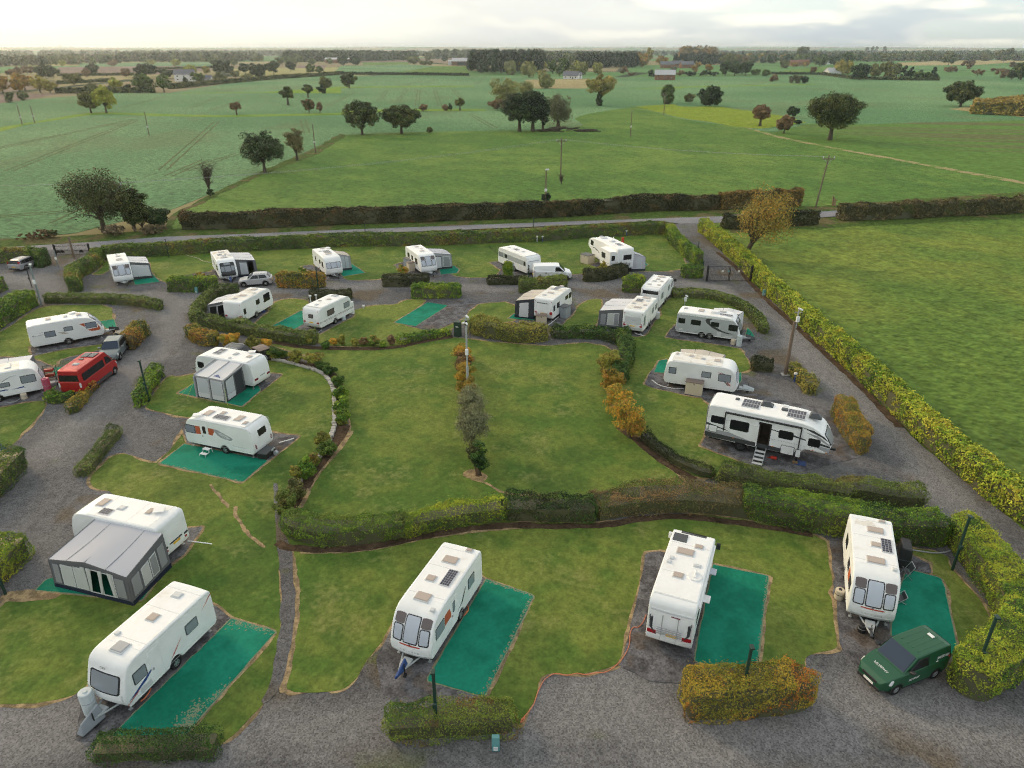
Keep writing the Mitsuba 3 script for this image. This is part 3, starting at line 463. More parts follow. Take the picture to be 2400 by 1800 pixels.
hedge('hedge', 'golden brown beech hedge beside the nose of the long trailer', foot([(26.16,51.71),(25.22,48.1),(25.25,45.06),(25.53,44.58),(26.52,45.44)], 1.6, 1), 1.75, BEECH[:4] + [((.12, .12, .02), 2)], leaf=.11, dens=150, lump=.12)
hedge('hedge', 'loose green brown hedge beside the wooden pole', foot([(25.1,59.34),(25.49,57.16),(25.16,54.07),(25.84,54.32)], 1.0, 1), 1.25, DRYG[:3] + [((.08, .09, .025), 2)], leaf=.11, dens=130, lump=.22, loose=.12)
hedge('hedge', 'small dark square hedge left of the wooden pole', foot([(22.06,59.94),(23.93,59.34),(24.3,60.09)], 1.35, 1), 1.3, YEW, leaf=.10, dens=150, lump=.05)
hedge('hedge', 'bushy yellow brown hedge right of the green cabinet', foot([(-4.81,69.63),(-3.31,68.25),(0.03,66.69),(0.73,66.69),(3.2,66.91),(3.98,67.8)], 2.2, 1), 1.75, DRYG, leaf=.11, dens=130, lump=.3, wob=.4, round_=.5, loose=.12)
hedge('hedge', 'dark laurel bushes below the two caravans with awnings', foot([(4.07,67.8),(5.73,67.8),(7.85,68.25),(9.83,67.35),(10.97,66.04),(11.59,65.83)], 1.3, 1), 1.2, LAUREL_DARK, leaf=.12, dens=140, lump=.32, wob=.4, round_=.5)
hedge('hedge', 'dark hedge down the right side of the central lawn', LineString([(11.33,67.65),(11.22,63.99),(10.47,60.66),(9.46,57.6)]).buffer(.75), 1.3, LAUREL_DARK, leaf=.11, dens=150, lump=.22)
hedge('hedge', 'leafy green hedge strip left of the green cabinet', foot([(-11.22,66.26),(-9.06,67.35),(-7.49,68.25),(-6.2,68.93)], 1.1, 1), .75, LAUREL, leaf=.12, dens=140, lump=.2)
# hedges beyond the lane
hedge('field_hedge', 'dark brown field hedge on the far side of the lane', foot([(-54.6,116.5),(-43.9,117.2),(-29,120.4),(-16.1,122.2),(-2.9,124.7),(8,125.9),(19.4,129.8),(29.7,132.1),(34.2,131.6),(39.2,133.2)], 2.3, 1), 2.6, FIELDH, leaf=.20, dens=66, lump=.28, loose=.15, lumps=.5)
hedge('field_hedge', 'orange brown end of the field hedge behind the autumn tree', foot([(38.7,132.5),(46.5,134.7),(52.3,134.7),(55.4,136.8)], 2.2, 1), 3.0, [((.10, .07, .02), 2), ((.17, .11, .03), 3), ((.07, .06, .02), 2)], leaf=.20, dens=66, lump=.35, loose=.15, lumps=.5)
hedge('field_hedge', 'dark roadside hedge behind the trunk of the autumn tree', foot([(35,117.2),(38.4,117),(46.8,119.1),(52.2,120.4)], 2.2, 1), 2.4, YEW + FIELDH[1:3], leaf=.18, dens=70, lump=.35, loose=.15, lumps=.5)
hedge('field_hedge', 'ragged brown hedge along the top of the right hand paddock', foot([(57.3,123.4),(64.6,123.8),(76.8,126.5),(93,129.8),(105.8,132.5)], 2.6, 1), 2.6, [((.045, .045, .018), 3), ((.085, .070, .03), 3), ((.14, .11, .05), 2), ((.07, .085, .02), 2)], leaf=.19, dens=62, lump=.45, loose=.2, lumps=.45)

# ------------------------------------------------------------------ trees and shrubs
def tree(name, label, spec, kind='round', pal=LAUREL_DARK, cat_='tree', group=None, dens=1.0, leaf=None, seed=None, cx=0.0):
    x, y, h, r = spec
    g = np.random.default_rng(seed if seed is not None else int(abs(x * 13 + y * 7)) + sum(map(ord, label)))
    dist = math.hypot(x, y); leaf = leaf or max(.12, dist * .0017)
    k = thing(name, label, cat_, group)
    far = dist > 420
    if kind == 'conifer':
        nc = int(26 * dens); zz = g.uniform(.12, 1, nc) ** .8; rad = r * (1 - zz) * 1.0 + .12 * r
        th = g.uniform(0, 2 * np.pi, nc); c = np.c_[np.cos(th) * rad * .7, np.sin(th) * rad * .7, zz * h]; cr = np.maximum(rad * .45, .1 * r)
    elif kind == 'column':
        nc = int(24 * dens); zz = g.uniform(.08, .95, nc); rad = r * np.sqrt(np.clip(1 - (zz * 1.7 - .85) ** 2, .1, 1))
        th = g.uniform(0, 2 * np.pi, nc); c = np.c_[np.cos(th) * rad * .5, np.sin(th) * rad * .5, zz * h]; cr = rad * .5
    else:
        lo = {'round': .10 if dist > 420 else .16, 'bush': .0, 'oak': .12 if dist > 420 else .2, 'pollard': .30, 'willow': .04, 'sparse': .14, 'bare': .2}[kind]
        nc = int({'round': 62, 'bush': 26, 'oak': 120, 'pollard': 42, 'willow': 56, 'sparse': 44, 'bare': 26}[kind] * dens * (.8 if far else 1))
        u = g.normal(size=(nc, 3)); u /= np.linalg.norm(u, axis=1, keepdims=True)
        u *= g.uniform(.02, 1, (nc, 1)) ** .5
        low = u[:, 2] < 0
        u[low, :2] *= .93
        zc, zr = h * (1 + lo) / 2, h * (1 - lo) / 2
        c = np.c_[u[:, 0] * r * .88 + cx, u[:, 1] * r * .88, zc + u[:, 2] * zr * .88]
        if kind in ('oak', 'round'): c += c / (np.linalg.norm(c, axis=1, keepdims=True) + .1) * ((meshkit.noise(c * 3.2 / r + x, 3) - .5) * .34 * min(r, h * .5))[:, None] * [1, 1, .7]
        cr = np.full(nc, min(r, zr)) * (g.uniform(.26, .44, nc) if far or kind == 'bush' else g.uniform(.20, .40, nc))
    nl = int({'sparse': 44, 'bare': 0}.get(kind, 95) * min(dens, 1.3) * (.75 if far else 1))
    if nl:
        idx = np.repeat(np.arange(len(c)), nl)
        o = g.normal(size=(len(idx), 3)); o /= np.linalg.norm(o, axis=1, keepdims=True)
        p = c[idx] + o * (cr[idx] * g.uniform(.35, 1.1, len(idx)) ** .6)[:, None] * [1, 1, .72 if kind != 'willow' else 1.25]
        p[:, 2] = np.maximum(p[:, 2], .05)
        col = pick(pal, p + [x, y, 0], g, .9 / max(1.0, r * .35), 2, jit=.3) * g.uniform(.72, 1.30, len(c))[idx][:, None]
        n = o * .8 + (p - c.mean(0)) / max(r, h) * .5
        lm, lc = leaf_mesh(p, n, leaf, col, g, up=.25, wide=.8, tri=far); lm.apply_translation((x, y, 0))
        part(k, 'crown', lm, 'leaf', color=lc, stuff=True)
    # trunk and limbs
    tr = {'oak': .045, 'pollard': .06, 'willow': .05}.get(kind, .036) * min(h, 14)
    fork = h * {'oak': .26, 'pollard': .36, 'round': .25, 'sparse': .2, 'bare': .15, 'willow': .18, 'bush': .06, 'conifer': .9, 'column': .85}[kind]
    ms = [tube([(0, 0, -.1), (cx * .1, 0, fork * .5), (cx * .3, 0, fork)], [tr * 1.35, tr, tr * .85], 7)]
    if kind not in ('conifer', 'column'):
        for i in g.permutation(len(c))[:(7 if far else 16) if kind != 'bare' else 26]:
            e = c[i]; m_ = np.array([cx * .3 + (e[0] - cx * .3) * .45, e[1] * .45, fork + (e[2] - fork) * .62])
            ms.append(tube([(cx * .3, 0, fork * .9), m_, e], [tr * .5, tr * .28, tr * .08], 5))
            if kind in ('bare', 'sparse'):
                for _ in range(7):
                    q = m_ + (e - m_) * g.uniform(0, 1); ms.append(tube([q, q + g.normal(size=3) * [.14 * h, .14 * h, .08 * h] + [0, 0, .08 * h]], [tr * .14, tr * .03], 3))
    b = cat(*ms); b.apply_translation((x, y, 0))
    part(k, 'trunk', b, 'bark')
    return k
OAK = [((.022, .034, .010), 3), ((.045, .061, .016), 3), ((.080, .093, .022), 2), ((.115, .102, .026), .7)]
DARKT = [((.012, .022, .010), 3), ((.024, .043, .015), 3), ((.046, .068, .020), 1.6)]
GOLD = [((.16, .15, .035), 2), ((.25, .21, .045), 3), ((.33, .27, .07), 2), ((.11, .11, .03), 1)]
WILLOW = [((.12, .135, .045), 2), ((.19, .19, .065), 3), ((.25, .23, .09), 2)]
OLIVE = [((.06, .065, .022), 2), ((.10, .105, .032), 3), ((.15, .14, .045), 2)]
YELLOW = [((.15, .17, .025), 2), ((.26, .25, .035), 3), ((.20, .22, .03), 2)]
ORANGE = [((.17, .10, .025), 2), ((.27, .15, .03), 3), ((.22, .16, .035), 2), ((.12, .10, .03), 1)]
RUST = [((.10, .065, .035), 2), ((.15, .095, .05), 3), ((.20, .13, .06), 1)]
GREEN = [((.040, .065, .018), 3), ((.070, .100, .024), 3), ((.11, .14, .03), 1.6)]
GREY = [((.09, .09, .05), 2), ((.14, .135, .07), 3), ((.10, .11, .045), 2)]

tree('oak_tree', 'large spreading oak alone by the farm track on the right', (104.3,244.9,14.99,9.52), 'oak', OAK, dens=1.5, seed=3)
tree('oak_tree', 'rounded oak beside the golden reeds near the right edge', (231.5,392.7,12.46,9.72), 'oak', OAK, dens=1.0, seed=5)
tree('tree', 'dark round tree on the field boundary left of the pasture', (-59.7,177,9.53,5.59), 'round', DARKT[1:] + [((.05, .07, .03), 2)], dens=1.3)
tree('tree', 'slim tan brown tree right of the dark round tree', (-57.5,197.5,8.43,2.85), 'sparse', [((.12, .11, .04), 2), ((.17, .14, .06), 3), ((.09, .09, .035), 2)], dens=1.3)
tree('tree', 'broad olive tree, left of a pair at the corner of the pasture', (-51.9,259.6,10.91,6.75), 'round', OAK, dens=1.4)
tree('tree', 'open branched olive tree, right of the pair at the corner of the pasture', (-38.9,264.1,10.04,7.51), 'oak', OAK, dens=.95)
tree('tree', 'dark broad tree left in the dense clump at the top of the pasture', (2.7,271.4,12.68,7.82), 'oak', DARKT, dens=1.1)
tree('tree', 'dark tall tree right in the dense clump at the top of the pasture', (7.5,271.4,14.04,6.59), 'oak', DARKT, dens=1.0)
tree('tree', 'dark narrow tree against the clump on its right side', (11.2,272.4,10.84,2.8), 'round', DARKT, dens=.6)
tree('willow_tree', 'grey green weeping willow right of the dark clump', (17.7,288.3,12.7,5.21), 'willow', GREY, dens=1.0)
tree('willow_tree', 'pale gold open willow behind the dark clump on its left', (-4,382.1,15.09,8.69), 'sparse', WILLOW, dens=1.8)
tree('willow_tree', 'small pale gold willow behind the dark clump on its right', (7.5,392.7,12.1,4.94), 'sparse', WILLOW, dens=1.6)
tree('bush', 'brown bush at the left foot of the dark clump', (-7.2,370.2,5.38,4.67), 'bush', RUST, cat_='bush')
tree('willow_tree', 'golden pollard willow with a bushy trunk in the crop field', (46.1,401.5,15.37,8.55), 'pollard', [((.15, .14, .05), 2), ((.23, .20, .06), 3), ((.30, .25, .08), 2)], dens=1.6)
tree('bush', 'ivy covered stump of the golden pollard willow', (45.7,399.3,5.56,1.94), 'column', DARKT, cat_='bush')
tree('willow_tree', 'pale wide willow at the edge of the tan strip', (25.5,579,10.34,7.44), 'willow', WILLOW, dens=.9)
tree('tree', 'dark cone shaped tree right of the golden pollard willow', (84.2,413.1,9.27,3.93), 'column', GREEN[:2] + DARKT[2:], dens=1.3)
tree('bush', 'big dark rounded bush at the edge of the scrub patch', (103.2,397,9.37,6.44), 'bush', DARKT, dens=2.0, cat_='bush')
tree('bush', 'yellowish bush left of the big dark bush', (97,417.9,5.33,3.22), 'bush', OLIVE, cat_='bush')
tree('tree', 'pinkish brown pollard tree by the bend of the farm track', (96,291.3,7.52,3.82), 'pollard', RUST, dens=1.6)
tree('tree', 'pinkish brown bushy tree left of the large oak', (96.2,265.1,6.25,3.39), 'round', RUST, dens=1.2)
tree('tree', 'small dark tree behind the two brown trees', (122.1,328.9,4.39,3.09), 'round', DARKT, dens=.8)
tree('bush', 'low dark bush left of the large oak', (112.8,297.5,1.72,1.71), 'bush', DARKT, cat_='bush')
tree('bush', 'brown round bush, left of two at the far side of the crop', (234.4,694.7,6.37,5.56), 'bush', RUST, cat_='bush')
tree('bush', 'grey brown wide bush, right of two at the far side of the crop', (247.9,672.3,6.42,8.08), 'bush', GREY, cat_='bush', dens=1.4)
tree('bush', 'small dark bush against the grey brown wide bush', (254.1,669.3,5.9,3.22), 'bush', DARKT, cat_='bush')
tree('tree', 'small top heavy tree, first of three in the crop field', (-118.7,403.8,9.07,3.6), 'pollard', OAK, dens=1.0)
tree('tree', 'small top heavy tree, second of three in the crop field', (-125.3,469.9,7.17,3.89), 'pollard', OAK, dens=1.0)
tree('tree', 'tall olive tree with a dark bush, third of three in the crop field', (-126,517.1,10.23,4.58), 'round', OLIVE, dens=.8)
tree('bush', 'dark bush at the foot of the third tree in the crop field', (-127.6,515.2,5.83,3.74), 'bush', DARKT, cat_='bush')
tree('tree', 'small brown tree with tyre marks beside it in the crop field', (-124.8,343.3,5.34,3.22), 'pollard', RUST, dens=1.0)
tree('tree', 'low brown tree, left of two at the grass margin', (-94.1,351.8,6.13,2.87), 'round', RUST + OAK[:2], dens=.8)
tree('tree', 'thin brown tree, right of two at the grass margin', (-89.3,352.7,4.61,1.65), 'round', RUST, dens=.5)
tree('tree', 'dark top heavy tree on the field edge left of the brown barn', (-123,581.3,11.44,5.84), 'round', OAK, dens=.9)
tree('bush', 'tiny bush in the margin below the pair of olive trees', (-29.3,266.2,2.07,1.21), 'bush', OLIVE, cat_='bush', dens=.6)
tree('bush', 'reddish low bush right of the pair of olive trees', (-42.6,363.5,3.24,2.51), 'bush', RUST, cat_='bush')
tree('bush', 'brown low bush, left of two in the grass margin', (-32,366.4,3.06,1.79), 'bush', RUST, cat_='bush', dens=.7)
tree('bush', 'dark ivy stump in the grass margin', (-29.7,366.4,3.06,0.82), 'column', DARKT, cat_='bush', dens=.7)
tree('tree', 'small olive tree in the grass margin', (-25.2,368.3,5.7,2.55), 'pollard', OLIVE, dens=.9)
tree('tree', 'thin multi stemmed tree at the left grass margin', (-195.9,352.7,10.03,5.17), 'sparse', OLIVE, dens=1.5)
tree('tree', 'yellow green open tree at the left grass margin', (-188.7,352.7,11.6,5.46), 'round', YELLOW, dens=1.0)
tree('bush', 'round grey green bush, left of two by the ploughed strip', (-279.7,425.4,5.34,3.19), 'bush', GREY + DARKT[1:], cat_='bush')
tree('bush', 'round grey green bush, right of two by the ploughed strip', (-283.8,443.8,5.48,2.96), 'bush', GREY + DARKT[1:], cat_='bush')
tree('bare_tree', 'leafless thin tree on the ditch bank at the left', (-61.9,148.1,7.74,1.9), 'bare', dens=1.0)
tree('bush', 'dark tuft at the foot of the leafless tree', (-60.8,145.6,1.55,0.84), 'bush', DARKT, cat_='bush', dens=.5)
tree('tree', 'tall ragged tree behind the lane at the left', (-66.6,115.5,10.23,6.35), 'sparse', [((.035, .050, .016), 3), ((.065, .078, .024), 3), ((.10, .095, .03), 1.5)], dens=4.2, seed=9)
tree('tree', 'dark leaning tree behind the utility pole at the left', (-63,118.1,6.79,3.4), 'round', OAK[:3], dens=1.3)
tree('bush', 'dark round bush at the end of the field hedge', (-59,118.8,3.38,2.33), 'bush', DARKT[1:], cat_='bush', dens=2.0)
tree('bush', 'dark bush under the utility pole at the left', (-61.6,118.1,3.96,2.78), 'bush', OAK[:3], cat_='bush', dens=1.6)
tree('tree', 'leaning orange autumn tree behind the long hedge on the right', (33.4,99.7,10.25,4.53), 'sparse', [((.22, .18, .040), 3), ((.31, .215, .045), 3), ((.38, .22, .045), 1.2), ((.17, .17, .045), 2)], dens=3.4, seed=21, cx=2.2)
# shrubs on the site
def shrub(label, spec, pal, kind='bush', dens=1.0, leaf=.11, name='shrub', cat_='shrub', **k):
    dens, leaf = dens * 1.35, leaf * 1.1
    return tree(name, label, (*spec[:2], spec[2] * 1.08, spec[3] * 1.26), kind, pal, cat_=cat_, dens=dens, leaf=leaf, **k)
shrub('orange flowering shrub under the brown lidded box', (-14.2,89.8,1.84,0.53), [((.25, .20, .03), 2), ((.36, .20, .03), 3), ((.16, .19, .03), 2)])
shrub('small bright green conifer beside the long white caravan', (-0.5,89.4,2.05,0.63), LAUREL[1:], 'column', 1.6, name='conifer', cat_='conifer')
shrub('yellow flowering shrub below the white trailer', (12.4,92.4,1.39,0.81), [((.20, .19, .03), 2), ((.30, .25, .035), 3), ((.12, .15, .03), 2)])
AZ = [((.30, .23, .03), 2), ((.42, .24, .03), 3), ((.20, .20, .03), 2)]
shrub('bright yellow orange shrub beside the orange autumn hedge', (-28.3,66.3,1.4,0.94), AZ)
shrub('yellow green shrub left of two in front of the dark storage box', (-25.7,65.5,1.17,0.69), DRYG)
shrub('bright yellow shrub right of two in front of the dark storage box', (-24.5,65.7,0.96,0.45), AZ)
shrub('orange shrub in front of the green hedge by the yellow mat corner', (-20.3,66.6,1.14,0.41), DRYG + AZ[:1], dens=.8)
for i, (lab, sp, pal) in enumerate([
    ('green shrub right of the dark storage box, top of the curved bed', (-22.6,62.7,1.26,0.62), MIXED), ('low green shrub second along the curved bed', (-21.9,63.1,0.72,0.35), MIXED),
    ('yellowish shrub third along the curved bed', (-20.5,61.9,1.21,0.65), DRYG), ('yellow brown shrub at the bend of the curved bed', (-18.7,61.3,1.45,0.76), DRYG),
    ('dark green shrub below the bend of the curved bed', (-17.7,60.2,0.94,0.56), LAUREL_DARK), ('dark green shrub beside the white stone edging', (-16.6,59.1,1.01,0.56), LAUREL_DARK),
    ('small dark green shrub lower beside the white stone edging', (-15.3,56.4,1.06,0.46), LAUREL_DARK), ('glossy laurel shrub, upper of three by the white wall', (-14.5,54,1.22,0.62), LAUREL),
    ('glossy laurel shrub, middle of three by the white wall', (-14,51.9,1.34,0.63), LAUREL), ('yellow green shrub, lower of three by the white wall', (-13.4,49.7,1.2,0.58), DRYG[:2] + LAUREL[1:3]),
    ('yellow brown shrub over the lower white wall', (-14.1,46.2,1.18,0.55), DRYG), ('olive shrub spilling over the lower white wall', (-13.5,44.7,1.29,0.59), MIXED),
    ('dark olive shrub further down the white wall', (-14.2,43.4,1.07,0.49), MIXED), ('small green laurel shrub near the lower end of the white wall', (-14.1,41.7,1.74,0.56), LAUREL),
    ('yellowish shrub near the lower end of the white wall', (-14.8,41.3,1.31,0.37), DRYG), ('grey green shrub at the end of the white wall', (-14.2,39.1,1.58,0.49), OLIVE),
    ('bushy olive shrub above the stone path', (-14.5,37.6,1.65,0.65), PRIVET),
    ('yellow shrub, first of the young row below the old caravan', (-17.9,66.2,0.8,0.34), AZ), ('dark green shrub in the young row below the old caravan', (-18.5,65.3,0.87,0.38), LAUREL_DARK),
    ('tall yellow green shrub in the young row below the old caravan', (-17.1,66.2,1.16,0.35), DRYG), ('yellow leaved shrub fourth in the young row', (-15.8,66.2,0.73,0.33), DRYG + AZ[:1]),
    ('reddish shrub in the middle of the young row', (-15,66.4,0.73,0.48), BROWN), ('dark shrub with tall stems in the young row', (-13.9,66,1.09,0.51), MIXED),
    ('small bright green shrub near the end of the young row', (-12.9,65.8,0.65,0.3), LAUREL), ('reddish thin shrub at the end of the young row', (-12.1,66.4,1.24,0.33), RUST),
    ('orange yellow shrub, top of the row by the camera pole', (-4.9,62.4,1.7,0.8), AZ + DRYG[:1]), ('reddish brown shrub below it by the camera pole', (-4.5,59.3,2.15,0.82), BEECH[2:] + RUST),
    ('yellow orange shrub, third down by the camera pole', (-4.1,56.7,2.09,0.79), AZ[1:] + BEECH[1:3]), ('brown orange shrub, fourth down by the camera pole', (-3.8,54.3,2.03,0.69), BEECH),
    ('low grey green shrub between the orange and the grey shrubs', (-3.5,52,1.61,0.65), GREY + OLIVE[:1]), ('low olive shrub above the red berried one', (-2.6,44,1.68,0.54), OLIVE + GREY[:1]), ('red berried green shrub at the foot of the thin grey shrubs', (-2.3,42.4,2.62,0.59), LAUREL_DARK),
    ('yellow brown shrub, upper of the row right of the central lawn', (9,59.5,2.03,0.98), DRYG + BEECH[1:2]), ('rusty shrub, second of the row right of the central lawn', (8.7,55.4,2.2,0.96), BEECH),
    ('golden shrub, third of the row right of the central lawn', (8.5,51.1,2.75,0.94), AZ[:2] + BEECH[1:3]), ('large golden orange shrub at the end of the row right of the central lawn', (9,47.5,3.3,1.07), AZ[:2] + BEECH[1:4]),
]):
    shrub(lab, sp, pal, dens=1.1 if sp[3] > .8 else .8, leaf=.11)
shrub('tall thin grey green shrub in the middle of the central lawn', (-3.1,49.3,3.43,1.01), [((.13, .14, .07), 2), ((.19, .19, .10), 3), ((.14, .13, .055), 1)], 'sparse', 1.7, .09)
shrub('dense grey green shrub in the middle of the central lawn', (-2.9,45.7,3.61,1.06), [((.11, .12, .06), 2), ((.17, .17, .09), 3), ((.12, .12, .05), 1)], 'sparse', 2.1, .09)
shrub('low olive tuft at the left of the gap before the second hedge', (-28.2,92.7,0.5,0.49), LAUREL[1:], dens=.6)
shrub('low orange tuft in the lawn behind the green clipped hedge', (-40.7,89.9,0.55,0.74), BEECH[1:4], dens=.7)
shrub('bushy shrub of the left roadside under the ragged tree', (-73.1,111.7,1.1,1.1), RUST + OAK[:2], name='bush', cat_='bush')
shrub('long low bramble bush left of the ragged tree', (-74.7,110.7,1.1,2.67), RUST + FIELDH[2:], dens=1.4, name='bush', cat_='bush')
shrub('pale dry weeds under the utility pole by the lane', (-63.6,112.7,1.6,1.73), [((.13, .10, .06), 2), ((.18, .14, .09), 2), ((.08, .07, .035), 2)], dens=1.4, name='bush', cat_='bush')
shrub('pale dry weeds at the field hedge end by the lane', (-57.6,113.8,1.49,1.99), [((.13, .10, .06), 2), ((.16, .12, .07), 2), ((.08, .07, .035), 2)], dens=1.4, name='bush', cat_='bush')
shrub('ivy tuft round the lamp pole in the field hedge', (6.5,139.8,1.77,0.72), DARKT, name='bush', cat_='bush', leaf=.2)
shrub('twiggy tuft round the foot of the double armed pole', (10.9,160.7,2.48,1.02), GREY, 'bare', name='bush', cat_='bush', leaf=.2)
# ------------------------------------------------------------------ materials of vehicles and small things
def gel_c(p, n, uv):
    f = fbm(p.x * .8, p.y * .8, p.z * .8, 3)
    return mix((.79, .81, .81), (.74, .76, .76), smoothstep(.45, .75, f)) * (.97 + .05 * noise(p.x * 9, p.y * 9, p.z * 9))
mat('white_gel', proc(gel_c), .32, spec=.5)
def roofw_c(p, n, uv):
    f = fbm(p.x * 1.1, p.y * 1.1, 3.0, 4); g = noise(p.x * 8, p.y * 8, 1.0)
    return mix((.82, .825, .82), (.70, .68, .63), smoothstep(.55, .90, f * .8 + g * .2)) * (.96 + .06 * g)
mat('roof_white', proc(roofw_c), .45, spec=.4)
def rooft_c(p, n, uv):
    f = fbm(p.x * 1.3, p.y * 1.3, 3.0, 4); g = fbm(p.x * 6, p.y * 6, 1.0, 3)
    return mix((.76, .75, .71), (.58, .52, .42), smoothstep(.46, .78, f * .65 + g * .35))
mat('roof_stained', proc(rooft_c), .6, spec=.3)
for k_, c_, r_ in [('win_frame', (.022, .024, .028), .3), ('win_dark', (.012, .014, .017), .07), ('win_grey', (.24, .27, .30), .10), ('win_blue', (.20, .23, .28), .10), ('win_pale', (.46, .50, .57), .12), ('windscreen', (.020, .035, .065), .05),
                   ('win_brown', (.12, .10, .10), .10), ('trim_grey', (.33, .34, .36), .5), ('trim_light', (.55, .57, .58), .5), ('black_plastic', (.020, .020, .022), .5), ('tyre', (.018, .018, .019), .8),
                   ('red_lens', (.36, .012, .018), .2), ('dark_red_lens', (.16, .012, .03), .2), ('amber_lens', (.55, .16, .02), .25), ('plate_yellow', (.75, .46, .04), .4), ('plate_white', (.78, .78, .76), .4),
                   ('skylight', (.42, .35, .30), .25), ('skylight_grey', (.36, .37, .38), .25), ('solar_frame', (.48, .49, .52), .4), ('solar_cell', (.020, .022, .042), .15), ('side_grey', (.40, .43, .44), .35),
                   ('graphite', (.055, .06, .065), .35), ('stripe_red', (.40, .06, .04), .4), ('stripe_orange', (.45, .10, .045), .4), ('stripe_blue', (.03, .06, .22), .4), ('stripe_tan', (.45, .40, .33), .4),
                   ('canvas_grey', (.46, .47, .51), .8), ('canvas_light', (.60, .61, .63), .75), ('canvas_tan', (.50, .46, .40), .8), ('canvas_dark', (.050, .054, .062), .8), ('canvas_mid', (.13, .135, .145), .8), ('canvas_navy', (.020, .026, .045), .8),
                   ('mesh_window', (.27, .28, .30), .3), ('clear_window', (.50, .53, .57), .15), ('curtain', (.48, .50, .48), .9), ('cabin_brown', (.11, .085, .065), .6),
                   ('cream_plastic', (.56, .49, .38), .6), ('brown_lid', (.16, .125, .11), .6), ('grey_plastic', (.30, .33, .36), .6), ('dark_lid', (.11, .115, .12), .6), ('green_cabinet', (.020, .042, .030), .5),
                   ('post_green', (.012, .040, .030), .5), ('galvanised', (.36, .39, .40), .5), ('pole_grey', (.19, .23, .24), .5), ('teal_box', (.10, .27, .27), .5), ('blue_cover', (.02, .06, .20), .6), ('grey_cover', (.26, .29, .32), .7),
                   ('pink_plastic', (.40, .075, .13), .5), ('pale_cover', (.50, .56, .58), .6), ('iron', (.012, .012, .014), .5), ('orange_cable', (.62, .19, .09), .6), ('grey_hose', (.34, .35, .36), .6), ('lime_cord', (.45, .60, .05), .6),
                   ('red_plastic', (.55, .05, .03), .5), ('wood_step', (.25, .17, .09), .8), ('white_plastic', (.74, .75, .75), .5), ('stone_edge', (.42, .40, .37), .9)]:
    mat(k_, c_, r_, spec=.5 if r_ < .7 else .15)
mat('alloy', (.62, .63, .65), .35, metal=.85)
def pole_c(p, n, uv):
    return mix((.12, .085, .06), (.24, .19, .15), fbm(p.x * 14, p.y * 14, p.z * 1.2, 3))
mat('pole_wood', proc(pole_c), .9, spec=.1)
def mat_c(p, n, uv):
    f = fbm(p.x * .7, p.y * .7, 3.0, 4); g = fbm(p.x * 7, p.y * 7, 1.0, 3)
    c = mix((.006, .155, .095), (.012, .215, .140), smoothstep(.3, .7, f)) * (.86 + .28 * g)
    return c
mat('mat_green', proc(mat_c), .85, spec=.15)
def worn_c(p, n, uv):
    f = fbm(p.x * 9, p.y * 9, 2.0, 3)
    return mix((.27, .25, .17), (.14, .22, .13), f)
mat('worn_patch', proc(worn_c), .95, spec=.1)

# ------------------------------------------------------------------ caravans
class Local:
    """builds parts in the frame of a vehicle: x forward, y left, z up"""
    def __init__(s, key, x, y, yaw): s.k, s.x, s.y, s.yaw = key, x, y, yaw
    def put(s, m): return place(m, s.x, s.y, s.yaw)
    def part(s, name, mesh, bsdf, smooth=False, parent=None, **k): return part(parent or s.k, name, s.put(mesh), bsdf, smooth, **k)
    def world(s, px, py):
        c, q = math.cos(s.yaw), math.sin(s.yaw); return s.x + px * c - py * q, s.y + px * q + py * c

def anchor(corner, yaw_deg, L, W, side, end):
    """centre of a body from one bottom corner"""
    yaw = math.radians(yaw_deg); u = np.array([math.cos(yaw), math.sin(yaw)]); v = np.array([-u[1], u[0]])
    c = np.array(corner) + u * (L / 2 if end == 'r' else -L / 2) + v * (-W / 2 if side == 'L' else W / 2)
    return float(c[0]), float(c[1]), yaw

FRONTS = {  # (distance back from the nose, height) from the roof down to the floor
    'bail': [(1.75, 2.60), (1.20, 2.56), (.80, 2.38), (.42, 1.95), (.16, 1.40), (.02, 1.02), (0, .80), (.05, .58), (.20, .42)],
    'eld': [(1.5, 2.60), (1.0, 2.58), (.62, 2.44), (.44, 2.15), (.20, 1.55), (.05, 1.15), (0, .92), (.04, .68), (.22, .46), (.40, .40)],
    'round': [(1.5, 2.58), (.95, 2.55), (.55, 2.38), (.28, 2.0), (.10, 1.45), (.02, 1.05), (0, .80), (.06, .56), (.22, .42)],
    'flat': [(1.2, 2.58), (.55, 2.56), (.30, 2.42), (.16, 2.1), (.05, 1.4), (0, .95), (.02, .70), (.12, .44)],
    'motor': [(2.0, 2.86), (1.2, 2.82), (.75, 2.62), (.45, 2.2), (.20, 1.55), (.02, 1.1), (0, .80), (.05, .55), (.18, .36)],
    'swoop': [(2.1, 2.58), (1.5, 2.52), (1.05, 2.36), (.60, 1.95), (.22, 1.42), (.03, 1.02), (0, .80), (.05, .56), (.20, .42)]}
REARS = {'square': [(.16, .42), (.03, .52), (0, .80), (.02, 1.6), (.05, 2.35), (.12, 2.52), (.30, 2.58), (.6, 2.60)],
         'round': [(.20, .42), (.06, .56), (0, .85), (.03, 1.4), (.12, 2.0), (.26, 2.36), (.50, 2.53), (.9, 2.58)],
         'motor': [(.14, .36), (.02, .46), (0, .80), (.03, 1.5), (.10, 2.45), (.18, 2.68), (.40, 2.81), (.8, 2.86)]}

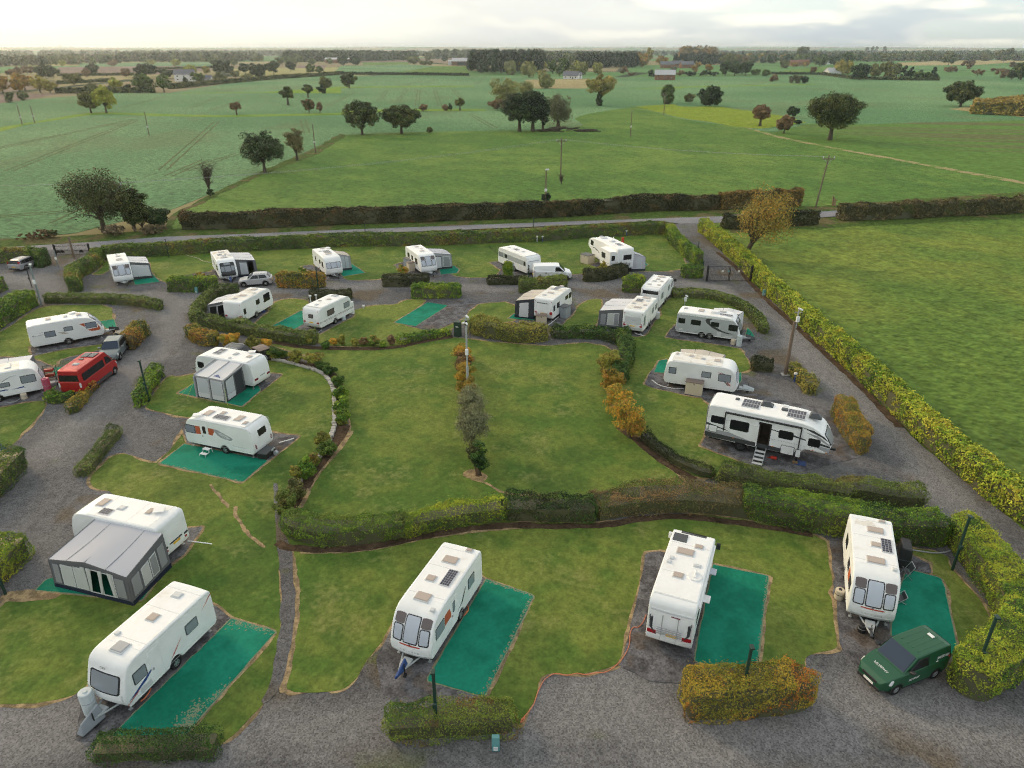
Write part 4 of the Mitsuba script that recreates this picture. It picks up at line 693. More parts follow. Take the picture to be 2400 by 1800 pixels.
class Body:
    def __init__(s, L, W, H, front, rear, axles, arch=.40, floor=.40, r=.075, bow=.14):
        s.L, s.W, s.H, s.bow = L, W, H, bow
        k = H / 2.60 if 'motor' not in (front, rear) else H / 2.86
        fr = [(L / 2 - a, z * k if z > 1.2 else z) for a, z in FRONTS[front]]; re = [(-L / 2 + a, z * k if z > 1.2 else z) for a, z in REARS[rear]]
        s.front = chaikin(fr, 2, False); s.rear = chaikin(re, 2, False)
        bot = [(L / 2 - .25, floor)]
        for ax in sorted(axles, reverse=True):
            t = np.linspace(0, np.pi, 11); zc = .33
            bot += [(ax + arch * math.cos(a), max(floor, zc + arch * math.sin(a))) for a in t]
        bot += [(-L / 2 + .22, floor)]
        s.prof = np.vstack([s.rear, s.front, bot])[::-1]       # counter-clockwise in (x, z)
        keep = np.r_[True, np.linalg.norm(np.diff(s.prof, axis=0), axis=1) > 1e-4]; s.prof = s.prof[keep]
        p = s.prof; e = np.roll(p, -1, 0) - p; e /= np.linalg.norm(e, axis=1, keepdims=True)
        en = np.c_[e[:, 1], -e[:, 0]]; nv = en + np.roll(en, 1, 0); nv /= np.linalg.norm(nv, axis=1, keepdims=True) + 1e-9
        if Polygon(p).exterior.is_ccw is False: nv = -nv
        rows = []
        for y, d in [(-W / 2, r), (-W / 2 + r * .13, r * .5), (-W / 2 + r * .5, r * .134), (-W / 2 + r, 0), (-W / 4, 0), (0, 0), (W / 4, 0), (W / 2 - r, 0), (W / 2 - r * .5, r * .134), (W / 2 - r * .13, r * .5), (W / 2, r)]:
            q = p - nv * d; rows.append(np.c_[s.bx(q[:, 0], q[:, 1], y), np.full(len(q), y), q[:, 1]])
        N = len(p); v = np.vstack(rows); f = []
        for i in range(len(rows) - 1):
            for j in range(N):
                k2 = (j + 1) % N; a, b, c, d2 = i * N + j, i * N + k2, (i + 1) * N + k2, (i + 1) * N + j
                f += [(a, b, c), (a, c, d2)]
        cv, cf = trimesh.creation.triangulate_polygon(Polygon(p - nv * r), engine='earcut')
        idx = np.array([np.argmin(((p - nv * r - c) ** 2).sum(1)) for c in cv])
        cf = idx[np.asarray(cf)]
        f += [tuple(t) for t in cf] + [tuple(t[::-1] + (len(rows) - 1) * N) for t in cf]
        s.mesh = tm(v, f); s.mesh.fix_normals()
    def bx(s, x, z, y):
        w = np.clip((x - (s.L / 2 - 1.3)) / 1.3, 0, 1); wr = np.clip((-x - (s.L / 2 - .5)) / .5, 0, 1)
        return x - s.bow * w * w * (2 * y / s.W) ** 2 + .05 * wr * (2 * y / s.W) ** 2
    def patch(s, which, t0, t1, y0, y1, off=.012, th=.012, sh=0.0):
        c = s.front if which == 'front' else s.rear[::-1]
        d = np.r_[0, np.cumsum(np.linalg.norm(np.diff(c, axis=0), axis=1))]; d /= d[-1]
        ts, ys = np.linspace(t0, t1, 12), np.linspace(0, 1, 7)
        px, pz = np.interp(ts, d, c[:, 0]), np.interp(ts, d, c[:, 1])
        tx, tz = np.gradient(px), np.gradient(pz); l = np.hypot(tx, tz) + 1e-9; nx, nz = -tz / l, tx / l
        if (which == 'front') != (nx.mean() > 0): nx, nz = -nx, -nz
        g = []
        for o in (off + th, off - .02):
            for i in range(12):
                e = sh * (abs(i - 5.5) > 4.8)
                for u in ys:
                    y = (y0 + e) + (y1 - y0 - 2 * e) * u; x, z = px[i] + nx[i] * o, pz[i] + nz[i] * o
                    g.append((s.bx(np.array(x), z, y), y, z))
        f = []
        A = lambda o, i, j: o * 84 + i * 7 + j
        for i in range(11):
            for j in range(6):
                f += [(A(0, i, j), A(0, i, j + 1), A(0, i + 1, j + 1)), (A(0, i, j), A(0, i + 1, j + 1), A(0, i + 1, j))]
        for i in range(11):
            for j in (0, 6): f += [(A(0, i, j), A(0, i + 1, j), A(1, i + 1, j)), (A(0, i, j), A(1, i + 1, j), A(1, i, j))]
        for j in range(6):
            for i in (0, 11): f += [(A(0, i, j), A(0, i, j + 1), A(1, i, j + 1)), (A(0, i, j), A(1, i, j + 1), A(1, i, j))]
        return tm(g, f)

def rrect(x0, z0, x1, z1, r=.06):
    r = min(r, (x1 - x0) * .45, (z1 - z0) * .45); return shapely.box(x0 + r, z0 + r, x1 - r, z1 - r).buffer(r, quad_segs=3)
def side_plate(poly, W, s, t0=-.01, t1=.012):
    m = extr(poly, t0, t1); v = np.array(m.vertices); m.vertices = np.c_[v[:, 0], s * (W / 2 + v[:, 2]), v[:, 1]]
    if s > 0: m.invert()
    return m
def end_plate(poly, x, s, t0=-.012, t1=.012):
    """plate on a face across the vehicle: poly in (y, z)"""
    m = extr(poly, t0, t1); v = np.array(m.vertices); m.vertices = np.c_[x + s * v[:, 2], v[:, 0], v[:, 1]]
    return m

def wheel(v, x, y, s, r=.33, w=.20, rim='alloy', tyre='tyre', rr=.62):
    ring = [(r * .55, -w / 2), (r * .93, -w / 2), (r, -w * .32), (r, w * .32), (r * .93, w / 2), (r * .55, w / 2)]
    t = trimesh.creation.revolve(np.array(ring + ring[:1]), sections=22)
    t.apply_transform(trimesh.transformations.rotation_matrix(np.pi / 2, (1, 0, 0))); t.apply_translation((x, y, r))
    k = v.part('wheel', t, tyre, 30)
    ms = [trimesh.creation.cylinder(r * rr, w * .7, sections=20)]
    for i in range(5):
        b = trimesh.creation.box((r * rr * .9, r * .16, w * .96)); b.apply_translation((r * rr * .48, 0, 0)); b.apply_transform(trimesh.transformations.rotation_matrix(i * 2 * np.pi / 5, (0, 0, 1))); ms.append(b)
    ms.append(trimesh.creation.cylinder(r * .16, w * 1.0, sections=10))
    ms.append(trimesh.creation.annulus(r * rr * .86, r * rr * 1.02, w * .94, sections=20))
    m = cat(*ms[1:]); d = ms[0]
    for q in (m, d): q.apply_transform(trimesh.transformations.rotation_matrix(np.pi / 2, (1, 0, 0))); q.apply_translation((x, y, r))
    v.part('rim', m, rim, parent=k)
    v.part('hub_backing', d, 'graphite', parent=k)

def roof_vent(v, x, y, z, l=.55, w=.75, tone='skylight', h=.10):
    k = v.part('roof_vent', rbox(x - l / 2, x + l / 2, y - w / 2, y + w / 2, z - .02, z + h * .55, .03), 'trim_light', 40)
    v.part('lid', rbox(x - l / 2 + .05, x + l / 2 - .05, y - w / 2 + .05, y + w / 2 - .05, z + h * .3, z + h, .03), tone, 40, parent=k)
def solar(v, x, y, z, l=.9, w=.65, nx=4, ny=6, frame='solar_frame', h=.06):
    k = v.part('solar_panel', box(x - l / 2, x + l / 2, y - w / 2, y + w / 2, z + h - .03, z + h), frame)
    for a in (-1, 1): v.part('bracket', box(x + a * l * .4 - .03, x + a * l * .4 + .03, y - w / 2 - .03, y + w / 2 + .03, z - .01, z + h - .028), 'white_plastic', parent=k)
    g = [box(x - l / 2 + .03 + (l - .06) * (i + .05) / nx, x - l / 2 + .03 + (l - .06) * (i + .95) / nx, y - w / 2 + .03 + (w - .06) * (j + .05) / ny, y - w / 2 + .03 + (w - .06) * (j + .95) / ny, z + h - .004, z + h + .004) for i in range(nx) for j in range(ny)]
    v.part('solar_cells', cat(*g), 'solar_cell', parent=k, stuff=True)
def window(v, x0, z0, x1, z1, W, s, pane='win_grey', r=.07, fr=.045):
    k = v.part('window', side_plate(rrect(x0, z0, x1, z1, r), W, s, -.01, .014), 'win_frame')
    v.part('pane', side_plate(rrect(x0 + fr, z0 + fr, x1 - fr, z1 - fr, r * .7), W, s, .0, .024), pane, parent=k)
def hitch(v, L, cover=None, jockey=True, z=.45):
    v.part('drawbar', cat(tube([(L / 2 - .5, .55, z - .06), (L / 2 + 1.0, .04, z)], .045, 6), tube([(L / 2 - .5, -.55, z - .06), (L / 2 + 1.0, -.04, z)], .045, 6), rbox(L / 2 + .05, L / 2 + .62, -.24, .24, z - .05, z + .05)), 'galvanised', 40)
    if cover: v.part('hitch_cover', mesh_of(rhull([(L / 2 + .45, -.14, z - .1), (L / 2 + .45, .14, z - .1), (L / 2 + .45, 0, z + .28), (L / 2 + 1.25, -.05, z - .12), (L / 2 + 1.25, .05, z + .05)], .06)), cover, 40)
    else: v.part('hitch_head', cat(rbox(L / 2 + .85, L / 2 + 1.3, -.07, .07, z - .04, z + .10), tube([(L / 2 + .95, 0, z + .1), (L / 2 + .7, 0, z + .32)], .025, 6)), 'graphite', 40)
    if jockey: v.part('jockey_wheel', cat(tube([(L / 2 + .78, .16, .1), (L / 2 + .78, .16, .85)], .03, 6), tube([(L / 2 + .78, .12, .11), (L / 2 + .78, .22, .11)], .11, 12)), 'black_plastic')

def caravan(label, corner, yaw, L, side, end, W=2.22, H=2.58, front='bail', rear='square', roof='roof_white', axles=None, name='caravan', windows=(), vents=(), door=None, front_glass='three', decals=(), cover=None,
            hitched=True, lights=True, side_col=None, pane='win_grey', bow=.14, legs=True, plate=True, floor=.40, body_col='white_gel'):
    x, y, ya = anchor(corner, yaw, L, W, side, end)
    k = thing(name, label, 'caravan' if name == 'caravan' else name.replace('_', ' '))
    v = Local(k, x, y, ya); axles = [-.25] if axles is None else axles
    B = Body(L, W, H, front, rear, axles, bow=bow, floor=floor); v.B, v.L, v.W, v.H = B, L, W, H
    v.part('body', B.mesh, body_col, 32)
    xf = B.front[0][0] - .05 if front != 'flat' else B.front[0][0]
    v.part('roof', extr(shapely.box(-L / 2 + .62, -W / 2 + .10, xf, W / 2 - .10), H - .015, H + .012), roof)
    for x_ in (-L / 2 + .66, -L * .16, L * .18): v.part('roof_seam', box(x_ - .012, x_ + .012, -W / 2 + .10, W / 2 - .10, H + .011, H + .017), 'trim_light')
    for sd in (-1, 1): v.part('side_seam', side_plate(shapely.box(-L / 2 + .10, .585, L / 2 - .35, .60), W, sd, -.01, .004), 'trim_light')
    v.part('chassis', box(-L / 2 + .4, L / 2 - .45, -W / 2 + .25, W / 2 - .25, .22, floor + .01), 'black_plastic')
    for sd in (-1, 1):
        v.part('awning_rail', tube([(-L / 2 + .12, sd * (W / 2 - .012), H - .42), (-L / 2 + .28, sd * (W / 2 - .012), H - .14), (xf, sd * (W / 2 - .012), H - .10)], .016, 5), 'trim_light')
        for ax in axles: wheel(v, ax, sd * (W / 2 - .12), sd)
    if legs:
        for a in (-1, 1):
            for sd in (-1, 1): v.part('corner_steady', cat(tube([(a * (L / 2 - .6), sd * .75, .42), (a * (L / 2 - .45), sd * .85, .03)], .03, 5), box(a * (L / 2 - .45) - .08, a * (L / 2 - .45) + .08, sd * .85 - .08, sd * .85 + .08, .03, .06)), 'galvanised')
    S = {'L': 1, 'R': -1}
    if side_col:
        sp = Polygon(B.prof).intersection(shapely.box(-L / 2 + .06, floor + .10, L / 2 - .30, H - .22)).buffer(-.03)
        for sd in (-1, 1): v.part('side_panel', side_plate(sp, W, sd, -.01, .006), side_col)
    for w in windows:
        sd, x0, z0, x1, z1 = w[:5]; window(v, x0, z0, x1, z1, W, S[sd], w[5] if len(w) > 5 else pane)
    if door is not None:
        sd, dx = door; d = v.part('door', side_plate(rrect(dx, .48, dx + .62, 2.25, .05), W, S[sd], -.01, .010), 'white_gel')
        v.part('handle', side_plate(rrect(dx + .47, 1.15, dx + .56, 1.27, .02), W, S[sd], 0, .04), 'trim_grey', parent=d)
    for sd, pts, col in decals: v.part('side_stripe', side_plate(Polygon(pts).buffer(0), W, S[sd], -.005, .0075), col)
    for t in vents:
        kind, vx, vy = t[:3]
        if kind == 'v': roof_vent(v, vx, vy, H, *(t[3:5] if len(t) > 4 else (.55, .75)), tone=t[5] if len(t) > 5 else 'skylight')
        elif kind == 's': solar(v, vx, vy, H, *(t[3:] if len(t) > 3 else ()))
        elif kind == 'd': v.part('tv_aerial', cat(cyl(vx, vy, H, H + .12, .04), trimesh.transform_points and place(rbox(-.32, .32, -.26, .26, H + .10, H + .16, .029), vx, vy, .5)), 'white_plastic', 40)
        elif kind == 'm': v.part('flue', rbox(vx - .12, vx + .12, vy - .12, vy + .12, H - .02, H + .10, .04), 'trim_light', 40)
    hw = W / 2 - .12
    if front_glass == 'three':
        for y0, y1, t0, t1 in ((-.40, .40, .30, .735), (-hw + .02, -.44, .47, .735), (.44, hw - .02, .47, .735)):
            f = v.part('front_window', B.patch('front', t0, t1, y0, y1, .0, .02, .05), 'win_frame')
            v.part('pane', B.patch('front', t0 + .015, t1 - .02, y0 + .05, y1 - .05, .012, .018, .04), 'win_pale', parent=f)
        for y0, y1 in ((-hw + .02, -.44), (.44, hw - .02)): v.part('front_side_panel', B.patch('front', .30, .465, y0, y1, .0, .016, .12), 'win_brown')
    elif front_glass == 'one':
        f = v.part('front_window', B.patch('front', .42, .71, -.86, .86, .0, .02, .08), 'win_frame')
        v.part('pane', B.patch('front', .435, .69, -.78, .78, .012, .018, .06), pane, parent=f)
    elif front_glass == 'row':
        f = v.part('front_window', B.patch('front', .46, .71, -.95, .95, .0, .02, .08), 'win_frame')
        for y0, y1 in ((-.90, -.42), (-.37, .37), (.42, .90)): v.part('pane', B.patch('front', .475, .695, y0, y1, .012, .018, .03), 'win_pale', parent=f)
    elif front_glass == 'black':
        f = v.part('front_panel', B.patch('front', .34, .90, -.88, .88, .0, .016, .10), 'win_frame')
        for y0, y1, t0, t1 in ((-.80, -.42, .50, .70), (-.36, .36, .50, .72), (.42, .80, .50, .70), (-.40, .40, .36, .45)): v.part('pane', B.patch('front', t0, t1, y0, y1, .012, .016, .03), 'win_grey', parent=f)
    if lights:
        for sd in (-1, 1):
            v.part('tail_light', B.patch('rear', .735, .80, sd * (hw - .12) - .13, sd * (hw - .12) + .13, .0, .02, .03), 'red_lens')
            v.part('marker_light', end_plate(rrect(sd * (hw - .05) - .05, H - .32, sd * (hw - .05) + .05, H - .26), -L / 2 + .07, -1), 'red_lens')
        v.part('rear_bumper', B.patch('rear', .82, .90, -W / 2 + .10, W / 2 - .10, .0, .03), 'trim_light')
        if plate: v.part('number_plate', B.patch('rear', .755, .795, -.27, .27, .0, .022), 'plate_yellow')
    if hitched: hitch(v, L, cover)
    return v
# ------------------------------------------------------------------ the caravans on their pitches
c1_ = caravan('long white caravan with a single front window at the bottom left of the site', (-15.08, 27.8), -110.2, 5.95, 'L', 'r', front='eld', roof='roof_white', axles=[-.1], front_glass='one', pane='win_grey', bow=.16,
    windows=[('L', -1.75, 1.25, -.95, 1.85), ('L', 1.45, 1.22, 2.2, 1.88), ('R', -1.6, 1.2, -.6, 1.9), ('R', 1.1, 1.2, 2.1, 1.9)], door=('L', .62), cover=None,
    vents=[('v', -1.95, -.05, .42, .55, 'trim_light'), ('v', -.35, .0, .55, .55, 'skylight'), ('v', 1.6, .05, .65, .75, 'skylight_grey'), ('m', 1.0, -.75)],
    decals=[('L', [(-2.9, 2.32), (-2.75, 2.30), (-1.95, 1.70), (-2.05, 1.78)], 'stripe_red'), ('L', [(-.75, 1.55), (-.1, .95), (.15, .80), (-.05, 1.0)], 'stripe_red'), ('L', [(1.1, 1.32), (1.25, 1.30), (2.1, .95), (2.72, .70), (2.3, .78), (1.6, .98)], 'stripe_blue'), ('L', [(1.9, .92), (2.72, .62), (2.78, .56), (2.2, .74)], 'stripe_red'),
            ('L', [(1.35, .52), (2.0, .52), (2.0, .82), (1.35, .82)], 'trim_light')])
c1_.part('hitch_cover', mesh_of(rhull([(3.35, -.22, .22), (3.35, .22, .22), (3.35, 0, .82), (4.35, -.12, .18), (4.35, .12, .18), (4.2, 0, .55)], .07)), 'grey_cover', 40)
tx = meshkit.text_mesh('Elddis', .085, .004); tx.apply_translation((-.24, 0, 0))
tx.apply_transform(np.array([[0, -.44, .9, 2.575], [1, 0, 0, 0], [0, .9, .44, 2.20], [0, 0, 0, 1.0]])); c1_.part('name_lettering', tx, 'graphite')
for i in (-1, 1): c1_.part('grab_handle', tube([(2.80, i * .98, .75), (2.86, i * .99, 1.0), (2.80, i * .98, 1.2)], .022, 5), 'trim_light')

def bailey(label, corner, yaw, L, side, end, **k):
    d = dict(front='bail', rear='square', front_glass='three', bow=.15)
    d.update(k); v = caravan(label, corner, yaw, L, side, end, **d)
    B = v.B
    v.part('front_stripe', B.patch('front', .755, .775, -.55, .55, .0, .014, .2), 'stripe_red')
    v.part('badge', B.patch('front', .742, .756, -.05, .05, .0, .02), 'graphite')
    for i, ch in enumerate('UNICORN'):
        t = meshkit.text_mesh(ch, .085, .004); t.apply_translation((-.03, 0, 0))
        t.apply_transform(np.array([[0, 0, 1, B.L / 2 + .003], [1, 0, 0, -.45 + i * .15], [0, 1, 0, .755 - .0], [0, 0, 0, 1.0]])); t.vertices[:, 0] -= .15 * (2 * t.vertices[:, 1] / B.W) ** 2
        v.part('letter', t, 'trim_grey')
    v.part('front_bumper', B.patch('front', .90, .96, -1.0, 1.0, .0, .03), 'trim_light')
    return v
c2_ = bailey('white caravan with blue hitch cover and curved three pane front, lower middle', (-1.6, 30.92), -111.2, 6.4, 'L', 'r', axles=[-.35], cover='blue_cover',
    windows=[('L', -2.05, 1.25, -1.25, 1.95), ('L', 1.55, 1.2, 2.5, 1.9), ('L', .35, 1.35, .62, 2.0), ('R', -2, 1.2, -1, 1.9), ('R', 1.3, 1.2, 2.3, 1.9)], door=('L', .18),
    vents=[('v', -2.75, .55, .32, .42, 'skylight'), ('v', -1.65, -.05, .62, .85), ('v', .0, -.35, .50, .55), ('v', 1.35, -.1, .62, .85), ('s', -.35, .5, 1.25, .55, 7, 4), ('m', 2.0, .75)],
    decals=[('L', [(.70, 1.28), (1.5, 1.28), (1.5, 1.9), (.95, 1.9)], 'stripe_orange'), ('L', [(-.9, 1.75), (-1.0, 1.75), (-.55, 1.1), (.1, .95), (-.4, 1.15)], 'graphite'), ('L', [(-2.9, .9), (-1.3, .9), (-1.3, .912), (-2.9, .912)], 'trim_light')])
c4_ = bailey('white caravan with stained roof and curved three pane front beside the green van', (17.35, 28.2), -111.2, 6.6, 'R', 'f', axles=[-.35], roof='roof_white', cover=None,
    windows=[('R', -2.1, 1.25, -1.2, 1.9, 'win_dark'), ('R', .2, 1.3, .9, 1.9, 'win_dark'), ('R', 1.7, 1.25, 2.5, 1.9, 'win_dark'), ('L', -1.8, 1.25, -.9, 1.9), ('L', 1.3, 1.2, 2.3, 1.9)], door=('L', .1),
    vents=[('v', -2.75, .55, .30, .42, 'skylight'), ('v', -1.75, .15, .62, .90), ('v', -.35, .10, .48, .58), ('v', 1.1, .0, .62, .95), ('s', -.45, .62, 1.25, .55, 6, 3), ('m', 1.55, .85)],
    decals=[('R', [(.95, 1.25), (1.6, 1.25), (1.6, 1.9), (1.1, 1.9)], 'stripe_orange')])
c4_.part('roof_stain', extr(rough(shapely.box(-3.0 + .45, -.9, -2.55 + .45, .15), .1, .25, 2.0), 2.58, 2.597), 'roof_stained')
# motorhome
c3_ = caravan('white motorhome seen from behind with a bike rack, lower right of centre', (8.74, 25.79), 67.3, 7.2, 'R', 'r', W=2.28, H=2.86, front='motor', rear='motor', name='motorhome', axles=[-1.75, 2.35], hitched=False, lights=False, front_glass=None, legs=False, bow=.22,
    windows=[('R', -2.9, 1.35, -2.0, 1.95, 'win_dark'), ('R', -.9, 1.35, .1, 1.95, 'win_dark'), ('L', -2.2, 1.35, -1.0, 1.95, 'win_dark'), ('L', .4, 1.35, 1.3, 1.95, 'win_dark'), ('R', 1.9, 1.45, 2.7, 2.0, 'win_dark')], door=('R', .35),
    vents=[('v', 1.35, -.45, .40, .50, 'skylight'), ('v', .65, .15, .60, .95, 'skylight'), ('m', -.1, .72), ('v', -1.35, .15, .48, .58, 'skylight'), ('m', -.45, .8), ('v', -.25, -.62, .28, .42, 'trim_light')])
B = c3_.B
c3_.part('solar_panel', extr(rrect(1.45, .25, 2.15, 1.0, .02), 2.86, 2.895), 'graphite')
c3_.part('roof_spoiler', B.patch('front', .20, .30, -.68, .68, .0, .02, .03), 'win_dark')
c3_.part('windscreen', B.patch('front', .42, .66, -.98, .98, .0, .02, .05), 'win_dark')
c3_.part('satellite_dish', cat(cyl(-1.15, -.66, 2.86, 2.95, .34, 24), tube([(-1.15, -.66, 2.93), (-1.0, -.66, 3.05), (-.75, -.62, 3.05)], .05, 6), rbox(-1.3, -.9, -.72, -.6, 2.94, 3.0, .02)), 'white_plastic', 30)
c3_.part('awning_case', tube([(-3.0, -1.19, 2.62), (2.1, -1.19, 2.62)], .07, 8), 'white_plastic', 40)
c3_.part('window_flap', box(.55, 1.05, -1.55, -1.14, 1.93, 1.97), 'win_pale'); c3_.part('window_flap', box(-1.5, -.95, -1.55, -1.14, 1.75, 1.79), 'white_plastic')
for sd in (-1, 1):
    c3_.part('rear_flash', end_plate(Polygon([(sd * .98, 1.95), (sd * 1.02, 1.95), (sd * .98, 1.25), (sd * .62, .82), (sd * .90, 1.25)]).buffer(0), -3.60, -1, -.05, .03), 'graphite')
    c3_.part('wing_mirror', rbox(3.0, 3.14, sd * 1.22 - (.0 if sd > 0 else .22), sd * 1.22 + (.22 if sd > 0 else .0), 1.75, 2.15, .04), 'black_plastic' if sd < 0 else 'white_plastic', 40)
    c3_.part('rear_trim', B.patch('rear', .50, .74, sd * .90 - .05, sd * .90 + .05, .0, .018, .03), 'graphite')
    c3_.part('tail_light', B.patch('rear', .76, .83, sd * .86 - .22, sd * .86 + .22, .0, .024, .05), 'red_lens')
c3_.part('number_plate', B.patch('rear', .775, .815, -.36, .16, .0, .03), 'plate_yellow')
c3_.part('rear_lip', B.patch('rear', .335, .36, -1.02, 1.02, .0, .05), 'trim_light')
rk = c3_.part('bike_rack', cat(*[tube([(-3.68 - .02 * i, -.62, 1.02 + .14 * i), (-3.68 - .02 * i, .62, 1.02 + .14 * i)], .022, 5) for i in range(4)]), 'trim_grey')
c3_.part('frame', cat(*[tube([(-3.60, a, 2.1), (-3.68, a, 1.75), (-3.70, a, .95), (-3.95, a, .92)], .022, 5) for a in (-.38, .38)]), 'alloy', parent=rk)
c3_.part('brake_light', end_plate(rrect(-.45, 2.08, .0, 2.12, .01), -3.55, -1), 'dark_red_lens')
# right hand group
c6_ = caravan('white caravan with stained roof and a cream storage box, right side of the site', (13.29, 56.73), -20.5, 6.35, 'R', 'r', front='round', rear='round', roof='roof_stained', axles=[-.4], front_glass='row', pane='win_grey', cover='pale_cover',
    windows=[('R', -2.75, 1.35, -2.1, 1.95, 'win_blue'), ('R', .05, 1.4, .85, 1.95), ('R', 1.45, 1.25, 2.5, 1.95), ('L', -1.5, 1.3, -.6, 1.9), ('L', 1.2, 1.3, 2.2, 1.9)],
    vents=[('v', -2.3, .45, .3, .45), ('v', -1.1, .4, .42, .45), ('v', -.05, .1, .42, .42, 'skylight_grey'), ('v', 1.15, .1, .6, .6)],
    decals=[('R', [(1.35, 2.05), (1.5, 2.05), (1.75, 1.95), (1.62, 1.95)], 'stripe_red'), ('R', [(1.6, 2.05), (1.75, 2.05), (2.0, 1.95), (1.88, 1.95)], 'graphite'), ('R', [(2.15, 1.22), (2.3, 1.22), (2.6, .95), (2.45, .95)], 'stripe_red'), ('R', [(2.0, 1.22), (2.12, 1.22), (2.42, .95), (2.3, .95)], 'graphite')])
c7_ = caravan('grey sided twin axle caravan with black swoosh at the top right pitch', (16.93, 69.14), -23.3, 6.6, 'R', 'r', front='bail', rear='square', axles=[-.55, .25], side_col='side_grey', pane='win_dark', front_glass='black', cover='graphite',
    windows=[('R', -3.05, 1.4, -2.35, 1.95), ('R', -1.75, 1.4, -.75, 1.95), ('R', .25, 1.5, 1.05, 1.98), ('R', 2.0, 1.3, 3.0 - .1, 1.95), ('L', -1.5, 1.3, -.5, 1.9), ('L', 1.2, 1.3, 2.2, 1.9)],
    vents=[('v', -2.6, .2, .4, .45, 'skylight_grey'), ('v', -1.0, .1, .62, .8), ('s', 1.55, -.25, 1.3, .45, 6, 2), ('v', 1.1, .55, .7, .5, 'skylight_grey')],
    decals=[('R', [(-.2, 2.25), (.35, 2.3), (.1, 2.05), (.2, 1.75), (.75, 1.45), (1.6, 1.1), (2.6, .95), (1.9, .92), (1.0, 1.1), (.3, 1.42), (-.15, 1.75), (-.35, 2.05)], 'graphite'), ('R', [(.95, .52), (1.35, .52), (1.35, 1.02), (.95, 1.02)], 'trim_light'), ('R', [(1.8, .48), (2.4, .48), (2.4, .70), (1.8, .70)], 'trim_light'), ('R', [(-2.9, .62), (-2.5, .62), (-2.5, .85), (-2.9, .85)], 'trim_light')])
c7_.part('air_conditioner', rbox(.0, .75, -.3, .35, 2.58, 2.80, .07), 'white_plastic', 40)
c8_ = caravan('white caravan seen from behind with a grey awning on its left', (13.51, 68.79), 65.2, 6.3, 'R', 'r', front='round', rear='square', roof='roof_stained', axles=[-.7, .1], front_glass='row',
    windows=[('R', -2.9, 1.0, -2.3, 2.0, 'win_grey'), ('R', .4, 1.3, 1.1, 1.9, 'win_grey'), ('R', 1.7, 1.3, 2.5, 1.95, 'win_grey')],
    vents=[('v', -1.9, -.1, .5, .85), ('v', -.8, .65, .4, .4, 'skylight_grey'), ('v', -.9, -.6, .4, .4), ('s', .45, .35, .9, .75, 4, 4), ('v', .6, -.5, .4, .45, 'trim_light'), ('v', 1.5, -.1, .55, .9)])
c8_.part('rear_panel', c8_.B.patch('rear', .40, .70, -.85, .85, .0, .012, .1), 'trim_light'); c8_.part('swoosh', c8_.B.patch('rear', .52, .535, -.4, .15, .012, .012, .1), 'trim_grey')
for sd in (-1, 1):
    for j in range(3): c8_.part('round_light', c8_.B.patch('rear', .66 + j * .04, .69 + j * .04, sd * (.90 + .03 * j) - .05, sd * (.90 + .03 * j) + .05, .0, .02, .02), 'red_lens')
c9_ = caravan('white caravan with a black rear panel, behind the others at the right', (16.59, 76.32), 65.0, 7.0, 'R', 'r', front='round', rear='motor', H=2.62, roof='roof_white', axles=[-.6, .2], front_glass='row',
    windows=[('R', -2.6, 1.2, -1.7, 1.9, 'win_grey'), ('R', .5, 1.3, 1.3, 1.9, 'win_grey'), ('R', 2.0, 1.3, 2.8, 1.9, 'win_grey')],
    vents=[('v', -2.1, .5, .42, .5, 'skylight_grey'), ('v', -2.0, -.55, .4, .45), ('v', -.7, .3, .45, .55, 'skylight_grey'), ('v', .2, .1, .5, .5), ('v', 1.3, -.05, .6, .95), ('v', -.5, -.5, .4, .4)])
bp = c9_.part('black_rear_panel', c9_.B.patch('rear', .285, .425, -.88, .88, .0, .02, .03), 'win_dark')
for sd in (-1, 1): c9_.part('rear_pillar', c9_.B.patch('rear', .15, .95, sd * .98 - .05, sd * .98 + .05, .0, .05), 'trim_light'); c9_.part('roof_bar', tube([(-3.1, sd * 1.0, 2.66), (2.0, sd * 1.0, 2.66)], .05, 6), 'white_plastic')
c9_.part('wing_mirror', rbox(2.55, 2.7, -1.55, -1.2, 1.9, 2.25, .04), 'black_plastic', 40)
c10_ = caravan('white caravan with stained roof between the grey awning and the grey storage box', (4.37, 72.68), 64.2, 6.0, 'R', 'r', front='round', rear='square', roof='roof_stained', axles=[-.3], front_glass='row',
    windows=[('R', -2.75, 1.2, -2.25, 1.85, 'win_dark'), ('R', -1.75, 1.25, -1.0, 1.9, 'win_dark'), ('R', .65, 1.5, 1.5, 1.95, 'win_dark'), ('R', 1.75, 1.35, 2.55, 2.0, 'win_dark')],
    vents=[('v', -1.75, .4, .4, .45, 'skylight_grey'), ('v', -.75, .1, .5, .75), ('s', 1.1, .1, 1.4, .55, 5, 3), ('v', .6, .45, .4, .45, 'skylight_grey'), ('v', 2.0, -.1, .5, .5)])
c10_.part('rear_spoiler', c10_.B.patch('rear', .33, .36, -.6, .75, .0, .02, .15), 'graphite'); c10_.part('tail_lamp', c10_.B.patch('rear', .68, .80, -1.06, -.80, .0, .04, .05), 'red_lens')
